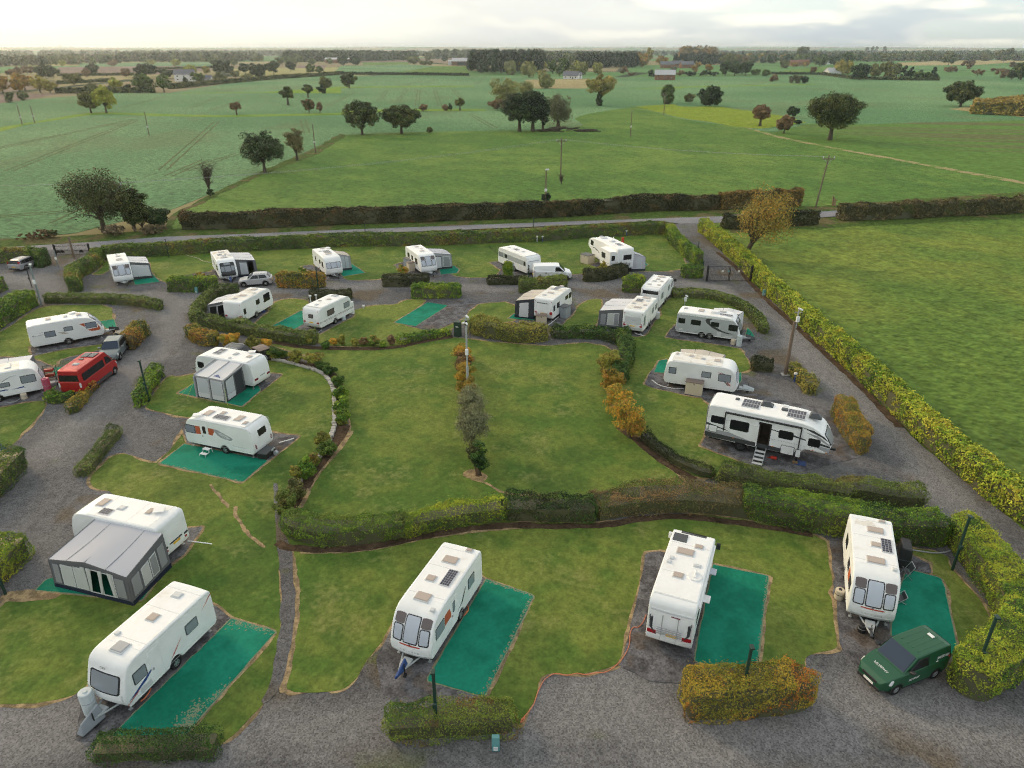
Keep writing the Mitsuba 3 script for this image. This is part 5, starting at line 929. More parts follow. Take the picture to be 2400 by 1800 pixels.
# back row
c11_ = caravan('long white caravan with a grey window band beside the white van', (2.0, 89.96), 124.0, 7.2, 'L', 'r', front='flat', rear='round', axles=[-.5, .3], front_glass='one', W=2.3,
    windows=[('L', -3.15, 1.35, -2.75, 1.9, 'win_dark'), ('L', 1.15, 1.4, 1.75, 1.9, 'win_dark'), ('L', 2.2, 1.35, 3.1, 1.92, 'win_grey')],
    vents=[('s', .5, .1, .9, .6, 4, 4), ('v', -1.0, .0, .4, .5, 'skylight_grey'), ('v', 1.9, .3, .4, .4, 'trim_light')],
    decals=[('L', [(-3.3, 1.30), (3.3, 1.30), (3.35, 1.95), (2.0, 1.98), (-3.2, 1.92)], 'side_grey')])
c11_.part('awning_case', tube([(-2.6, -1.18, 2.5), (.2, -1.18, 2.5)], .09, 8), 'graphite', 40)
c11_.part('rear_rail', c11_.B.patch('rear', .40, .425, -.85, .85, .02, .03), 'trim_grey')
c13_ = caravan('white caravan with a brown lidded storage box and a grey awning in the back row', (-11.79, 90.26), -63.5, 6.5, 'R', 'f', front='bail', rear='square', axles=[-.3], front_glass='three', pane='win_dark',
    windows=[('R', -2.3, 1.3, -1.45, 1.95), ('R', -.75, 1.3, -.05, 1.9), ('R', .75, 1.1, 1.9 - .2, 1.9)], vents=[('v', .6, .0, .5, .7), ('v', -1.8, .1, .5, .6), ('v', -.5, .3, .4, .4), ('m', -2.6, 0)], decals=[('R', [(.3, .95), (1.6, 1.0), (2.4, .62), (2.2, .60), (1.5, .90)], 'trim_grey')])
c14_ = caravan('white caravan with a large roof solar panel and small tan awning in the back row', (-23.98, 89.12), -60.5, 6.4, 'R', 'f', front='round', rear='square', axles=[-.3], front_glass='row', pane='win_dark', cover='graphite',
    windows=[('R', -1.8, 1.25, -1.35, 1.9), ('R', .1, 1.3, .7, 1.9), ('R', 1.3, 1.15, 2.0, 1.9)], vents=[('s', -.3, .15, 1.5, .9, 6, 4), ('v', .95, .0, .5, .9), ('v', -2.2, .1, .5, .7), ('v', -.9, -.6, .4, .4, 'skylight_grey'), ('d', -2.0, .8)])
c15_ = caravan('white caravan with a black front panel and stained roof in the back row', (-37.15, 87.52), -61.0, 6.6, 'R', 'f', front='bail', rear='square', axles=[-.6, .2], roof='roof_stained', front_glass='black', pane='win_dark', cover='blue_cover',
    windows=[('R', -1.0, 1.3, -.5, 1.9), ('R', 1.0, 1.2, 2.4, 1.9)], vents=[('v', 1.2, .0, .45, .9), ('v', .4, .1, .4, .6, 'skylight_grey'), ('s', -.5, -.3, .8, .6, 3, 3), ('v', -.4, .45, .4, .5), ('v', -1.8, .1, .5, .8), ('d', .1, .85)])
c16_ = caravan('white caravan with a curved blue tinted front at the left end of the back row', (-49.86, 85.96), -58.5, 6.7, 'R', 'f', front='bail', rear='square', axles=[-.3], front_glass='three', pane='win_dark',
    windows=[('R', -1.4, 1.25, -.6, 1.9), ('R', .3, 1.3, .9, 1.9), ('R', 1.4, 1.1, 2.3, 1.85)], vents=[('v', .9, .1, .5, .8), ('v', .3, .1, .3, .7, 'skylight_grey'), ('v', -1.2, .1, .5, .6), ('m', -2.3, 0)])
c17_ = caravan('white caravan with a cream stained roof seen from behind on the left', (-28.9, 71.85), 76.0, 6.3, 'R', 'r', front='round', rear='square', roof='roof_stained', axles=[-.5], front_glass='row', pane='win_dark',
    windows=[('R', -2.75, 1.1, -2.35, 1.75), ('R', -.35, 1.4, .35, 1.95), ('R', 1.15, 1.2, 2.4, 2.1)], vents=[('v', -2.1, .2, .4, .5, 'skylight_grey'), ('v', -.9, .0, .6, .8), ('v', 1.3, .0, .7, .7), ('m', .1, -.75)], plate=False)
c18_ = caravan('older white caravan with a dark waist line and a brown side window', (-20.14, 69.87), 66.0, 6.0, 'R', 'r', front='round', rear='round', axles=[-.3], front_glass='row', H=2.5, pane='win_grey',
    windows=[('R', -1.6, 1.3, -.4, 1.95, 'win_brown'), ('R', 1.3, 1.25, 2.35, 1.9, 'win_grey')], vents=[('v', -1.8, .0, .4, .4, 'trim_light'), ('v', -.6, .5, .35, .35), ('v', 1.5, .1, .6, .7, 'skylight_grey'), ('v', .2, -.1, .4, .5)],
    decals=[('R', [(-2.9, 1.0), (2.9, 1.0), (2.9, 1.03), (-2.9, 1.03)], 'graphite'), ('R', [(-2.9, .90), (2.9, .90), (2.9, .925), (-2.9, .925)], 'dark_red_lens')])
rw = c18_.part('rear_window', c18_.B.patch('rear', .44, .60, -.30, .30, .0, .02, .03), 'win_frame'); c18_.part('pane', c18_.B.patch('rear', .455, .585, -.25, .25, .01, .018, .03), 'win_brown', parent=rw)
# left hand group
c19_ = caravan('white caravan with an orange red side graphic and dish, far left', (-47.23, 64.62), 34.5, 6.6, 'R', 'r', front='swoop', rear='square', axles=[-.1], front_glass='three', pane='win_blue', cover='black_plastic',
    windows=[('R', -1.95, 1.15, -1.0, 1.75, 'win_blue'), ('R', -.25, 1.45, .55, 1.9, 'win_grey'), ('R', 1.65, 1.35, 2.65, 1.95, 'win_blue')], vents=[('v', -1.3, .1, .5, .75), ('v', .2, .0, .4, .55, 'skylight_grey'), ('v', 1.35, .05, .5, .75), ('d', .9, .7)],
    decals=[('R', [(1.15, 1.95), (1.62, 1.95), (1.62, 1.55)], 'stripe_orange'), ('R', [(1.75, 1.22), (2.72, 1.30), (2.72, 1.75), (2.92, 1.15), (2.85, 1.0), (2.1, 1.0)], 'stripe_orange'), ('R', [(-3.0, 1.55), (-2.9, 1.40), (-2.0, 1.52), (-2.0, 1.56), (-2.85, 1.45), (-2.8, 1.62), (-2.0, 1.74), (-2.0, 1.78)], 'trim_grey'), ('R', [(-.85, 1.45), (-.45, 1.45), (.1, 1.2), (-.3, 1.2)], 'stripe_tan')])
c20_ = caravan('white caravan with blue side stripes and cream roof at the left edge', (-40.21, 55.44), 33.0, 6.5, 'R', 'f', front='round', rear='square', axles=[-.35], roof='roof_stained', front_glass='row', pane='win_blue',
    windows=[('R', -.1, 1.25, .75, 1.65, 'win_grey'), ('R', 1.55, 1.25, 2.65, 1.95, 'win_grey'), ('R', -2.4, 1.2, -1.4, 1.9, 'win_blue')], vents=[('v', .9, .1, .5, 1.1, 'trim_light'), ('v', -.5, -.2, .5, .6, 'trim_light'), ('v', -2, 0, .5, .7)],
    decals=[('R', [(-2.8, 1.05), (.4, 1.05), (.6, .95), (-2.8, .92)], 'stripe_blue'), ('R', [(.7, .92), (1.7, 1.05), (1.6, .92), (2.0, .90)], 'stripe_blue'), ('R', [(.3, 1.75), (.9, 2.05), (1.5, 2.12), (.9, 2.10), (.2, 1.8)], 'trim_grey')])
c21_ = caravan('white caravan with a grey inflatable awning on its near side, left of centre', (-22.31, 55.69), 159.0, 6.6, 'L', 'r', front='round', rear='round', axles=[-.3], front_glass='row', pane='win_dark', lights=False,
    windows=[('L', 2.05, 1.3, 2.75, 1.9), ('R', .3, 1.2, 1.3, 1.9)], vents=[('v', -2.1, -.1, .5, .5), ('v', -.6, -.15, .45, .55, 'skylight_grey'), ('s', 1.1, -.1, .75, 1.2, 2, 2), ('m', -.7, .75), ('d', -1.7, -.95)])
for sd in (-1, 1): c21_.part('tail_light', c21_.B.patch('rear', .735, .80, sd * .80 - .2, sd * .80 + .2, .0, .03, .08), 'dark_red_lens')
c21_.part('number_plate', c21_.B.patch('rear', .70, .725, -.4, .3, .0, .02, .02), 'trim_grey')
c22_ = caravan('white caravan with a red side graphic and a white step beside a green mat', (-18.51, 44.15), 160.7, 6.3, 'L', 'r', front='round', rear='round', axles=[-.45], front_glass='row', pane='win_dark', plate=False, lights=False, hitched=False,
    windows=[('L', 1.95, 1.3, 3.0 - .15, 1.98, 'win_blue'), ('L', .98, 1.45, 1.28, 2.05, 'win_dark')], door=('L', .82),
    vents=[('v', 1.35, .1, .62, .85), ('v', .35, .05 - .3, .45, .5), ('s', .0, .35, 1.25, .6, 6, 3, 'solar_frame'), ('v', -1.35, .05, .62, .85), ('v', -2.2, .5, .38, .5), ('d', 1.85, .72)],
    decals=[('L', [(1.48, 1.35), (1.93, 1.30), (1.93, 1.98), (1.48, 1.98)], 'stripe_orange'), ('L', [(.10, 1.98), (.75, 1.98), (.78, 1.45), (.45, 1.40)], 'stripe_orange'), ('L', [(-1.2, 1.55), (.0, 1.98), (.35, 1.92), (-.1, 1.45), (-.6, 1.3), (-1.15, 1.25), (-1.35, 1.4)], 'trim_grey'), ('L', [(-1.05, 1.52), (-.1, 1.85), (-.15, 1.70), (-.55, 1.40), (-1.05, 1.38)], 'white_gel'), ('L', [(-2.4, .85), (-1.2, .88), (-1.2, .895), (-2.4, .865)], 'trim_grey')])
for sd in (-1, 1):
    for j in range(3): c22_.part('round_light', c22_.B.patch('rear', .70 + j * .045, .735 + j * .045, sd * (.88 - .02 * j) - .055, sd * (.88 - .02 * j) + .055, .0, .025, .02), 'dark_red_lens')
rw = c22_.part('rear_window', c22_.B.patch('rear', .36, .54, -.50, .36, .0, .02, .04), 'win_frame'); c22_.part('pane', c22_.B.patch('rear', .38, .52, -.45, .31, .01, .018, .03), 'win_dark', parent=rw)
c22_.part('rear_hitch', cat(tube([(-3.1, 0, .45), (-3.9, .1, .45)], .06, 6), rbox(-3.8, -3.4, -.3, .2, .38, .5), tube([(-4.0, -.15, .18), (-4.0, .05, .18)], .18, 14)), 'galvanised')
c23_ = caravan('white caravan with rectangular rear panel behind the big grey awning', (-19.92, 32.55), 163.5, 6.6, 'L', 'r', front='round', rear='square', axles=[-.3], front_glass='row', lights=False, W=2.2,
    windows=[('R', .3, 1.2, 1.3, 1.9)], vents=[('v', 1.6, -.15, .60, .80), ('s', .75, .55, .75, .55, 4, 3), ('m', .2, .0), ('v', .15, -.02, .5, .45, 'trim_light'), ('v', -1.7, -.2, .42, .62, 'skylight'), ('d', -2.2, -.35)])
c23_.part('rear_panel', c23_.B.patch('rear', .38, .66, -.88, .88, .0, .014, .03), 'white_gel')
for sd in (-1, 1):
    c23_.part('tail_light', c23_.B.patch('rear', .72, .77, sd * .84 - .16, sd * .84 + .16, .0, .03, .05), 'graphite'); c23_.part('red_reflector', c23_.B.patch('rear', .81, .85, sd * .78 - .08, sd * .78 + .08, .0, .03, .04), 'red_lens')
c23_.part('number_plate', c23_.B.patch('rear', .745, .79, -.30, .24, .0, .03), 'plate_yellow'); c23_.part('rear_bar', c23_.B.patch('rear', .70, .725, -.5, .5, .0, .04, .1), 'black_plastic')
c23_.part('waste_pipe', tube([(-3.25, -.85, .34), (-4.6, -1.25, .12)], .035, 6), 'white_plastic')
# ------------------------------------------------------------------ the two fifth wheel trailers
FRONTS['nose'] = [(3.0, 3.36), (2.2, 3.33), (1.5, 3.20), (.9, 2.90), (.40, 2.40), (.08, 1.95), (0, 1.66), (.10, 1.42), (.34, 1.33), (1.55, 1.36), (1.80, 1.34), (1.92, 1.15), (1.96, .72)]
FRONTS['cab'] = [(3.2, 3.30), (2.2, 3.28), (1.3, 3.20), (.6, 3.0), (.18, 2.60), (0, 2.2), (.10, 1.9), (.5, 1.72), (1.0, 1.6), (1.35, 1.3), (1.5, .75)]
REARS['upright'] = [(.10, .70), (.0, .80), (0, 1.2), (0, 2.6), (.02, 3.15), (.10, 3.30), (.3, 3.34), (.8, 3.36)]
def trailer(label, corner, yaw, L, side, W, H, front, axles, hole=None):
    x, y, ya = anchor(corner, yaw, L, W, side, 'r')
    k = thing('trailer', label, 'trailer'); v = Local(k, x, y, ya)
    B = Body.__new__(Body); B.L, B.W, B.H, B.bow = L, W, H, .22
    B.front = chaikin([(L / 2 - a, z) for a, z in FRONTS[front]], 2, False); B.rear = chaikin([(-L / 2 + a, z) for a, z in REARS['upright']], 2, False)
    bot = []
    for ax in sorted(axles, reverse=True):
        t = np.linspace(0, np.pi, 11); bot += [(ax + .46 * math.cos(a), max(.66, .40 + .46 * math.sin(a))) for a in t]
    B.prof = np.vstack([B.rear, B.front, bot])[::-1]
    p = B.prof; e = np.roll(p, -1, 0) - p; ln = np.linalg.norm(e, axis=1); p = p[ln > 1e-4]; B.prof = p
    rows = []; r = .07
    inn = Polygon(p)
    for y0, d in [(-W / 2, r), (-W / 2 + r * .13, r * .5), (-W / 2 + r * .5, r * .134), (-W / 2 + r, 0), (0, 0), (W / 2 - r, 0), (W / 2 - r * .5, r * .134), (W / 2 - r * .13, r * .5), (W / 2, r)]:
        e = np.roll(p, -1, 0) - p; e /= np.linalg.norm(e, axis=1, keepdims=True); en = np.c_[e[:, 1], -e[:, 0]]; nv = en + np.roll(en, 1, 0); nv /= np.linalg.norm(nv, axis=1, keepdims=True) + 1e-9
        if not inn.exterior.is_ccw: nv = -nv
        q = p - nv * d; rows.append(np.c_[B.bx(q[:, 0], q[:, 1], y0), np.full(len(q), y0), q[:, 1]])
    N = len(p); f = []
    for i in range(len(rows) - 1):
        for j in range(N):
            k2 = (j + 1) % N; a, b, c, d2 = i * N + j, i * N + k2, (i + 1) * N + k2, (i + 1) * N + j; f += [(a, b, c), (a, c, d2)]
    q = p - nv * r; cf = np.asarray(m3.triangulate([q if inn.exterior.is_ccw else q[::-1]], 1e-9)); cf = cf if inn.exterior.is_ccw else N - 1 - cf
    f += [tuple(t) for t in cf] + [tuple(t[::-1] + (len(rows) - 1) * N) for t in cf]
    B.mesh = tm(np.vstack(rows), f); B.mesh.fix_normals()
    v.B, v.L, v.W, v.H = B, L, W, H
    v.part('body', B.mesh if hole is None else mesh_of(man(B.mesh) - man(hole)), 'white_gel', 32)
    v.part('roof', extr(shapely.box(-L / 2 + .4, -W / 2 + .08, B.front[0][0] + .2, W / 2 - .08), H - .02, H + .014), 'roof_white')
    v.part('chassis', box(-L / 2 + .3, L / 2 - 2.2, -W / 2 + .3, W / 2 - .3, .45, .70), 'black_plastic')
    return v
t5 = trailer('long white and black trailer with an open black door and two solar panels', (14.45, 46.6), -27.0, 8.75, 'R', 2.45, 3.36, 'nose', [-1.75], hole=box(-.62, .18, -1.4, .75, .78, 2.74))
W_ = 2.45; R = -1
def t5plate(name, poly, bs, t1=.010, t0=-.008, **k): return t5.part(name, side_plate(Polygon(poly).buffer(0) if isinstance(poly, list) else poly, W_, R, t0, t1), bs, **k)
for s_ in (1, -1): wheel(t5, -1.75, s_ * 1.02, s_, r=.40, w=.24, rim='black_plastic')
t5plate('skirt_panel', [(-4.36, .74), (2.42, .74), (2.46, 1.02), (-4.36, 1.14)], 'graphite')
t5plate('grey_swoosh', [(-4.3, 1.42), (-2.6, 1.42), (-1.0, 1.06), (-4.3, 1.12)], 'trim_grey', .013); t5plate('grey_swoosh', [(-4.34, 1.9), (-3.0, 1.62), (-2.6, 1.5), (-4.34, 1.72)], 'graphite', .013)
dd = t5.part('doorway_lining', cat(box(-.62, .18, .70, .74, .79, 2.73), box(-.62, .18, -1.2, .74, .79, .81), box(-.61, -.59, -1.2, .70, .82, 2.73), box(.15, .17, -1.2, .70, .82, 2.73), box(-.58, .14, -1.2, .70, 2.70, 2.72)), 'cabin_brown')
t5.part('door_frame', cat(*[side_plate(rrect(-.67, .72, .23, 2.79, .08).difference(rrect(-.62, .77, .18, 2.74, .07)), W_, R, -.01, .035)]), 'win_frame', parent=dd)
t5.part('open_door', box(-.66, -.60, -W_ / 2 - .35, -W_ / 2 - .03, .95, 2.6), 'white_gel', parent=dd)
for x0, z0, x1, z1 in ((-4.05, 1.95, -3.05, 2.55), (-2.65, 1.72, -1.3, 2.52), (.75, 1.85, 1.75, 2.5), (2.75, 1.72, 3.55, 2.35)):
    k_ = t5.part('window', side_plate(rrect(x0, z0, x1, z1, .12), W_, R, -.01, .016), 'win_frame'); t5.part('pane', side_plate(rrect(x0 + .04, z0 + .04, x1 - .04, z1 - .04, .10), W_, R, 0, .022), 'win_dark', parent=k_)
aw = t5.part('awning_roller', tube([(-3.05, -W_ / 2 - .09, 3.02), (2.2, -W_ / 2 - .09, 3.02)], .075, 10), 'black_plastic', 40)
for x_ in (-3.05, 2.2): t5.part('awning_arm', box(x_ - .035, x_ + .035, -W_ / 2 - .10, -W_ / 2 - .01, 1.25 if x_ > 0 else 1.5, 3.02), 'black_plastic', parent=aw)
t5plate('black_stripe', [(.20, 2.42), (.75, 2.36), (.75, 2.27), (.22, 2.36)], 'graphite'); t5plate('black_stripe', [(1.75, 2.30), (2.6, 2.14), (2.6, 2.06), (1.75, 2.16)], 'graphite')
t5plate('nose_stripe', [(2.2, 3.05), (3.0, 2.95), (3.75, 2.62), (4.1, 2.28), (3.6, 2.56), (2.9, 2.80)], 'graphite'); t5plate('nose_stripe', [(2.5, 2.72), (3.3, 2.62), (4.15, 2.12), (4.15, 2.02), (3.2, 2.45)], 'trim_grey')
t5plate('nose_stripe', [(3.55, 2.1), (4.2, 2.0), (4.2, 1.86), (3.55, 1.92)], 'graphite'); t5plate('nose_stripe', [(3.4, 1.88), (4.22, 1.82), (4.2, 1.52), (3.9, 1.52), (3.3, 1.72)], 'trim_grey')
t5plate('panel_line', [(-4.3, 2.35), (-.7, 2.35), (-.7, 2.365), (-4.3, 2.365)], 'trim_grey', .006); t5plate('panel_line', [(.2, 1.62), (4.1, 1.62), (4.1, 1.635), (.2, 1.635)], 'trim_grey', .006)
for x0, z0, x1, z1 in ((-4.15, 1.18, -3.5, 1.75), (1.05, .66, 1.98, 1.36), (2.06, .62, 2.44, 1.30)):
    k_ = t5plate('hatch', rrect(x0, z0, x1, z1, .06), 'graphite', .014); t5.part('hatch_lid', side_plate(rrect(x0 + .04, z0 + .04, x1 - .04, z1 - .04, .05), W_, R, 0, .024), 'white_gel', parent=k_)
f_ = t5.part('front_window', t5.B.patch('front', .40, .56, -.85, .85, 0, .02, .1), 'win_frame'); t5.part('pane', t5.B.patch('front', .41, .55, -.78, .78, .012, .018, .1), 'win_grey', parent=f_)
solar(t5, -1.55, .15, 3.36, 1.25, 1.35, 6, 2); solar(t5, 1.65, -.05, 3.36, 1.25, 1.35, 6, 2)
for x_, y_ in ((-.45, .55), (3.0 - .1, .2)):
    t5.part('air_conditioner', mesh_of(rhull([(x_ - .38, y_ - .30, 3.40), (x_ - .38, y_ + .30, 3.40), (x_ + .34, y_ - .28, 3.38), (x_ + .34, y_ + .28, 3.38), (x_ - .30, y_ - .22, 3.60), (x_ - .30, y_ + .22, 3.60), (x_ + .1, y_, 3.58)], .07)), 'graphite', 40)
t5.part('roof_vent', rbox(.55, 1.0, .1, .5, 3.35, 3.50, .07), 'graphite', 40); t5.part('roof_vent', rbox(-2.75, -2.45, .35, .65, 3.35, 3.48, .06), 'graphite', 40); t5.part('roof_box', rbox(.55, .95, .85, 1.1, 3.36, 3.44, .03), 'white_plastic', 40)
st = t5.part('entry_steps', cat(*[tube([(sx, -W_ / 2 - .02, .78), (sx, -W_ / 2 - 1.18, .06)], .03, 5) for sx in (-.58, .10)]), 'galvanised')
for i in range(4): t5.part('tread', box(-.60, .12, -W_ / 2 - .30 - .29 * i - .13, -W_ / 2 - .30 - .29 * i + .13, .60 - .18 * i - .02, .60 - .18 * i + .02), 'trim_light', parent=st)
t5.part('landing_leg', cat(box(2.15, 2.27, -.95, -.83, .05, .8), box(2.15, 2.27, .83, .95, .05, .8)), 'black_plastic'); t5.part('hitch_pin', rbox(3.6, 4.6, -.12, .12, 1.18, 1.34, .04), 'black_plastic', 40)
for x_ in (-2.35, .45, 3.1, 4.0): t5.part('amber_light', side_plate(rrect(x_, 1.02 if x_ < 1 else 1.42, x_ + .10, 1.09 if x_ < 1 else 1.48, .02), W_, R, 0, .03), 'amber_lens')
t5.part('rear_strip', box(-4.40, -4.36, -1.16, 1.16, .9, 3.15), 'trim_grey')

t12 = trailer('tall white trailer with a slide out room, right end of the back row', (13.85, 91.1), 111.0, 8.8, 'L', 2.4, 3.34, 'cab', [-1.6, -.7])
for s_ in (1, -1):
    for ax in (-1.6, -.7): wheel(t12, ax, s_ * 1.0, s_, r=.38, w=.22)
so = t12.part('slide_out', rbox(-3.9, -1.05, 1.1, 2.05, .80, 2.95, .04), 'white_gel', 40)
def slw(x0, z0, x1, z1): 
    k_ = t12.part('window', side_plate(rrect(x0, z0, x1, z1, .10), 4.1, 1, -.01, .016), 'win_frame', parent=so); return k_
slw(-2.55, 1.75, -1.5, 2.45); 
sw = t12.part('slide_side_window', end_plate(rrect(1.35, 1.75, 1.85, 2.4, .08), -3.9, -1, -.01, .02), 'win_dark', parent=so)
rw = t12.part('rear_window', end_plate(rrect(-.85, 1.85, .35, 2.5, .10), -4.4, -1, -.01, .02), 'win_frame'); t12.part('pane', end_plate(rrect(-.80, 1.9, .30, 2.45, .08), -4.4, -1, .0, .028), 'win_dark', parent=rw)
t12.part('window', side_plate(rrect(2.6, 2.2, 3.4, 2.85, .10), 2.4, 1, -.01, .02), 'win_dark')
t12.part('bike_rack', cat(*[tube([(-4.48, -.75, 1.0 + .13 * i), (-4.48, .25, 1.0 + .13 * i)], .018, 5) for i in range(4)], *[tube([(-4.47, a, .95), (-4.47, a, 1.55)], .018, 5) for a in (-.55, -.1)]), 'graphite')
t12.part('rear_edge', end_plate(rrect(-1.18, .72, 1.18, .90, .03), -4.4, -1, -.01, .03), 'trim_light')
for pts, c_ in (([(.6, 1.5), (1.3, 1.9), (2.2, 2.05), (3.2, 1.9), (2.2, 1.95), (1.3, 1.75)], 'graphite'), ([(-.9, 2.0), (-.6, 2.5), (-.2, 2.6), (-.5, 2.4), (-.75, 1.9), (-.6, 1.5), (-.8, 1.6)], 'graphite')): t12.part('side_stripe', side_plate(Polygon(pts).buffer(0), 2.4, 1, -.005, .008), c_)
t12.part('swoosh', side_plate(Polygon([(-3.6, 1.35), (-1.3, 1.25), (-1.3, 1.21), (-3.6, 1.30)]), 4.1, 1, -.005, .008), 'graphite', parent=so)
roof_vent(t12, 1.6, .1, 3.34, .6, .8, 'trim_light', .14); roof_vent(t12, -.5, .0, 3.34, .5, .7, 'white_plastic', .24); solar(t12, -2.2, -.1, 3.34, 1.2, .7, 5, 3); roof_vent(t12, 2.6, .0, 3.34, .5, .5, 'skylight_grey')
t12.part('tv_aerial', tube([(.6, -.6, 3.34), (.4, -.7, 3.75)], .05, 6), 'white_plastic')

# ------------------------------------------------------------------ cars and vans
def car(label, name, cx, cy, yaw, L, W, paint, P, dark='win_dark', two=None, rims='alloy', cat_='car'):
    k = thing(name, label, cat_); v = Local(k, cx, cy, math.radians(yaw)); v.W = W
    r = .07; hw = W / 2; zb = .28
    lower = []
    for sx in (-1, 1):
        y = sx * (hw - r)
        lower += [(-L / 2 + r + .02, y * .90, zb + r), (-L / 2 + r, y * .93, P['tail_z'] - r), (-L / 2 + .45, y, .55), (-L / 2 + .40, y, P['belt'] - r), (P['cowl_x'], y * .99, P['belt_f'] - r), (L / 2 - .75, y * .95, P['bonnet_r'] - r), (L / 2 - .22, y * .84, P['bonnet_f'] - r), (L / 2 - r, y * .66, P['bonnet_f'] - .26),
                  (L / 2 - r, y * .70, zb + r + .05), (L / 2 - .55, y, zb + .2), (L / 2 - .55, y, P['bonnet_f'] - .22), (-L / 2 + .5, y, zb + r), (L / 2 - .6, y, zb + r)]
    def chw(z): return hw - .03 - (z - P['belt']) * P['tumble']
    cab = []
    for sx in (-1, 1):
        yb, yr = sx * (chw(P['belt']) - r), sx * (chw(P['roof']) - r)
        cab += [(P['cowl_x'] - .02, yb * .94, P['belt_f'] - .08), (P['ws_x'] - r * .4, yr * .95, P['roof'] - r - .03), (P['ws_x'] - .45, yr * .97, P['roof'] - r), (P['rr_x'] + .3, yr * .96, P['roof'] - r), (P['rr_x'] + r, yr * .96, P['roof'] - r - .05), (P['rb_x'] + r, yb * .96, P['belt'] - .05), (P['rb_x'] + .3, yb, P['belt'] - .1), (P['cowl_x'] - .4, yb, P['belt'] - .1)]
    M = rhull(lower, r) + rhull(cab, r)
    wr = P['wheel_r']
    for ax in P['axles']:
        for sx in (-1, 1): M = M - m3.Manifold.cylinder(.34, wr + .05, wr + .05, 28).rotate((90, 0, 0)).translate((ax, sx * hw + .17, wr))
    v.part('body', mesh_of(M), paint, 28)
    for ax in P['axles']:
        for sx in (-1, 1): wheel(v, ax, sx * (hw - .12), sx, r=wr, w=.21, rim=rims)
        v.part('wheel_arch', cat(*[side_plate(Point(ax, wr).buffer(wr + .11).difference(Point(ax, wr).buffer(wr + .045)).intersection(shapely.box(-9, zb, 9, 9)), W - .03, sx, -.01, .015) for sx in (-1, 1)]), P.get('arch', 'black_plastic'))
    v.part('sill', cat(*[box(P['axles'][0] + wr + .08, P['axles'][1] - wr - .08, sx * (hw - .06) - .03, sx * (hw - .06) + .05, .24, .38) for sx in (-1, 1)]), 'black_plastic')
    # windows: plates on the sloping side planes
    def splate(poly, sx, o0=-.015, o1=.012):
        m = extr(poly, o0, o1); q = np.array(m.vertices); m.vertices = np.c_[q[:, 0], sx * (chw(q[:, 1]) + q[:, 2]), q[:, 1]]
        return m
    for pts in P['glass']:
        for sx in (-1, 1): v.part('window', splate(Polygon(pts).buffer(-.02).buffer(.02), sx), dark)
    for pts in P.get('black', []):
        for sx in (-1, 1): v.part('side_trim', splate(Polygon(pts), sx, -.015, .008), 'black_plastic')
    def slope(xa, za, ya, xb, zb_, yb, off=.02):
        d = np.array([xb - xa, zb_ - za]); n = np.array([d[1], -d[0]]); n /= np.linalg.norm(n); n = n if n[0] * np.sign(xa) > 0 else -n
        q = [(xa, -ya, za), (xa, ya, za), (xb, yb, zb_), (xb, -yb, zb_)]
        o = [(a + n[0] * off, b, c + n[1] * off) for a, b, c in q]; i = [(a - n[0] * .05, b, c - n[1] * .05) for a, b, c in q]
        return tm(o + i, [(0, 1, 2), (0, 2, 3), (4, 6, 5), (4, 7, 6)] + [t for a in range(4) for t in ((a, a + 4, (a + 1) % 4), ((a + 1) % 4, a + 4, (a + 1) % 4 + 4))])
    a, b = P['ws']; A_ = lambda t: (P['cowl_x'] + (P['ws_x'] - P['cowl_x']) * t, P['belt_f'] + (P['roof'] - P['belt_f']) * t)
    (xa, za), (xb, zb_) = A_(a), A_(b); v.part('windscreen', slope(xa, za, (chw(za) - .09) * .96, xb, zb_, (chw(zb_) - .09) * .97, P.get('ws_off', .035)), P.get('ws_mat', 'win_dark'))
    if 'rg' in P:
        a, b = P['rg']; Bq = lambda t: (P['rb_x'] + (P['rr_x'] - P['rb_x']) * t, P['belt'] + (P['roof'] - P['belt']) * t)
        (xa, za), (xb, zb_) = Bq(a), Bq(b); v.part('rear_window', slope(xa, za, (chw(za) - .12) * .96, xb, zb_, (chw(zb_) - .12) * .97, P.get('rg_off', .02)), dark)
    for sx in (-1, 1):
        hl = mesh_of(rhull([(L / 2 - .20, sx * hw * .58, P['bonnet_f'] - .16), (L / 2 - .24, sx * hw * .66, P['bonnet_f'] - .08), (L / 2 - .50, sx * (hw - .115), P['bonnet_f'] - .045), (L / 2 - .40, sx * (hw - .10), P['bonnet_f'] - .17)], .085)); v.part('headlight', hl, 'trim_light', 40)
        tz = P['tail_z']; v.part('tail_light', mesh_of(rhull([(-L / 2 + .06, sx * (hw - .20), tz - P.get('tl', .12)), (-L / 2 + .06, sx * (hw - .13), tz - P.get('tl', .12) - .28), (-L / 2 + .22, sx * (hw - .075), tz - P.get('tl', .12) - .05)], .055)), 'red_lens', 40)
        mx = P['cowl_x'] - .32; mz = P['belt'] + .08
        v.part('wing_mirror', mesh_of(rhull([(mx - .06, sx * (hw + .04), mz), (mx + .06, sx * (hw + .04), mz), (mx - .04, sx * (hw + .18), mz + .04), (mx + .04, sx * (hw + .18), mz + .04)], .06)), P.get('mirror', paint), 40)
    v.part('front_bumper', rbox(L / 2 - .20, L / 2 + .02, -hw * .70, hw * .70, .26, .42, .04), 'black_plastic', 40); v.part('grille', rbox(L / 2 - .16, L / 2 + .012, -hw * .46, hw * .46, P['bonnet_f'] - .34, P['bonnet_f'] - .20, .03), 'black_plastic', 40)
    v.part('rear_bumper', rbox(-L / 2 - .02, -L / 2 + .2, -hw * .86, hw * .86, .30, .50, .05), P.get('rear_bumper', 'black_plastic'), 40)
    v.part('number_plate', box(-L / 2 - .035, -L / 2, -.26, .26, .62, .73), 'plate_yellow'); v.part('front_plate', box(L / 2 + .0, L / 2 + .03, -.26, .26, .40, .51), 'plate_white')
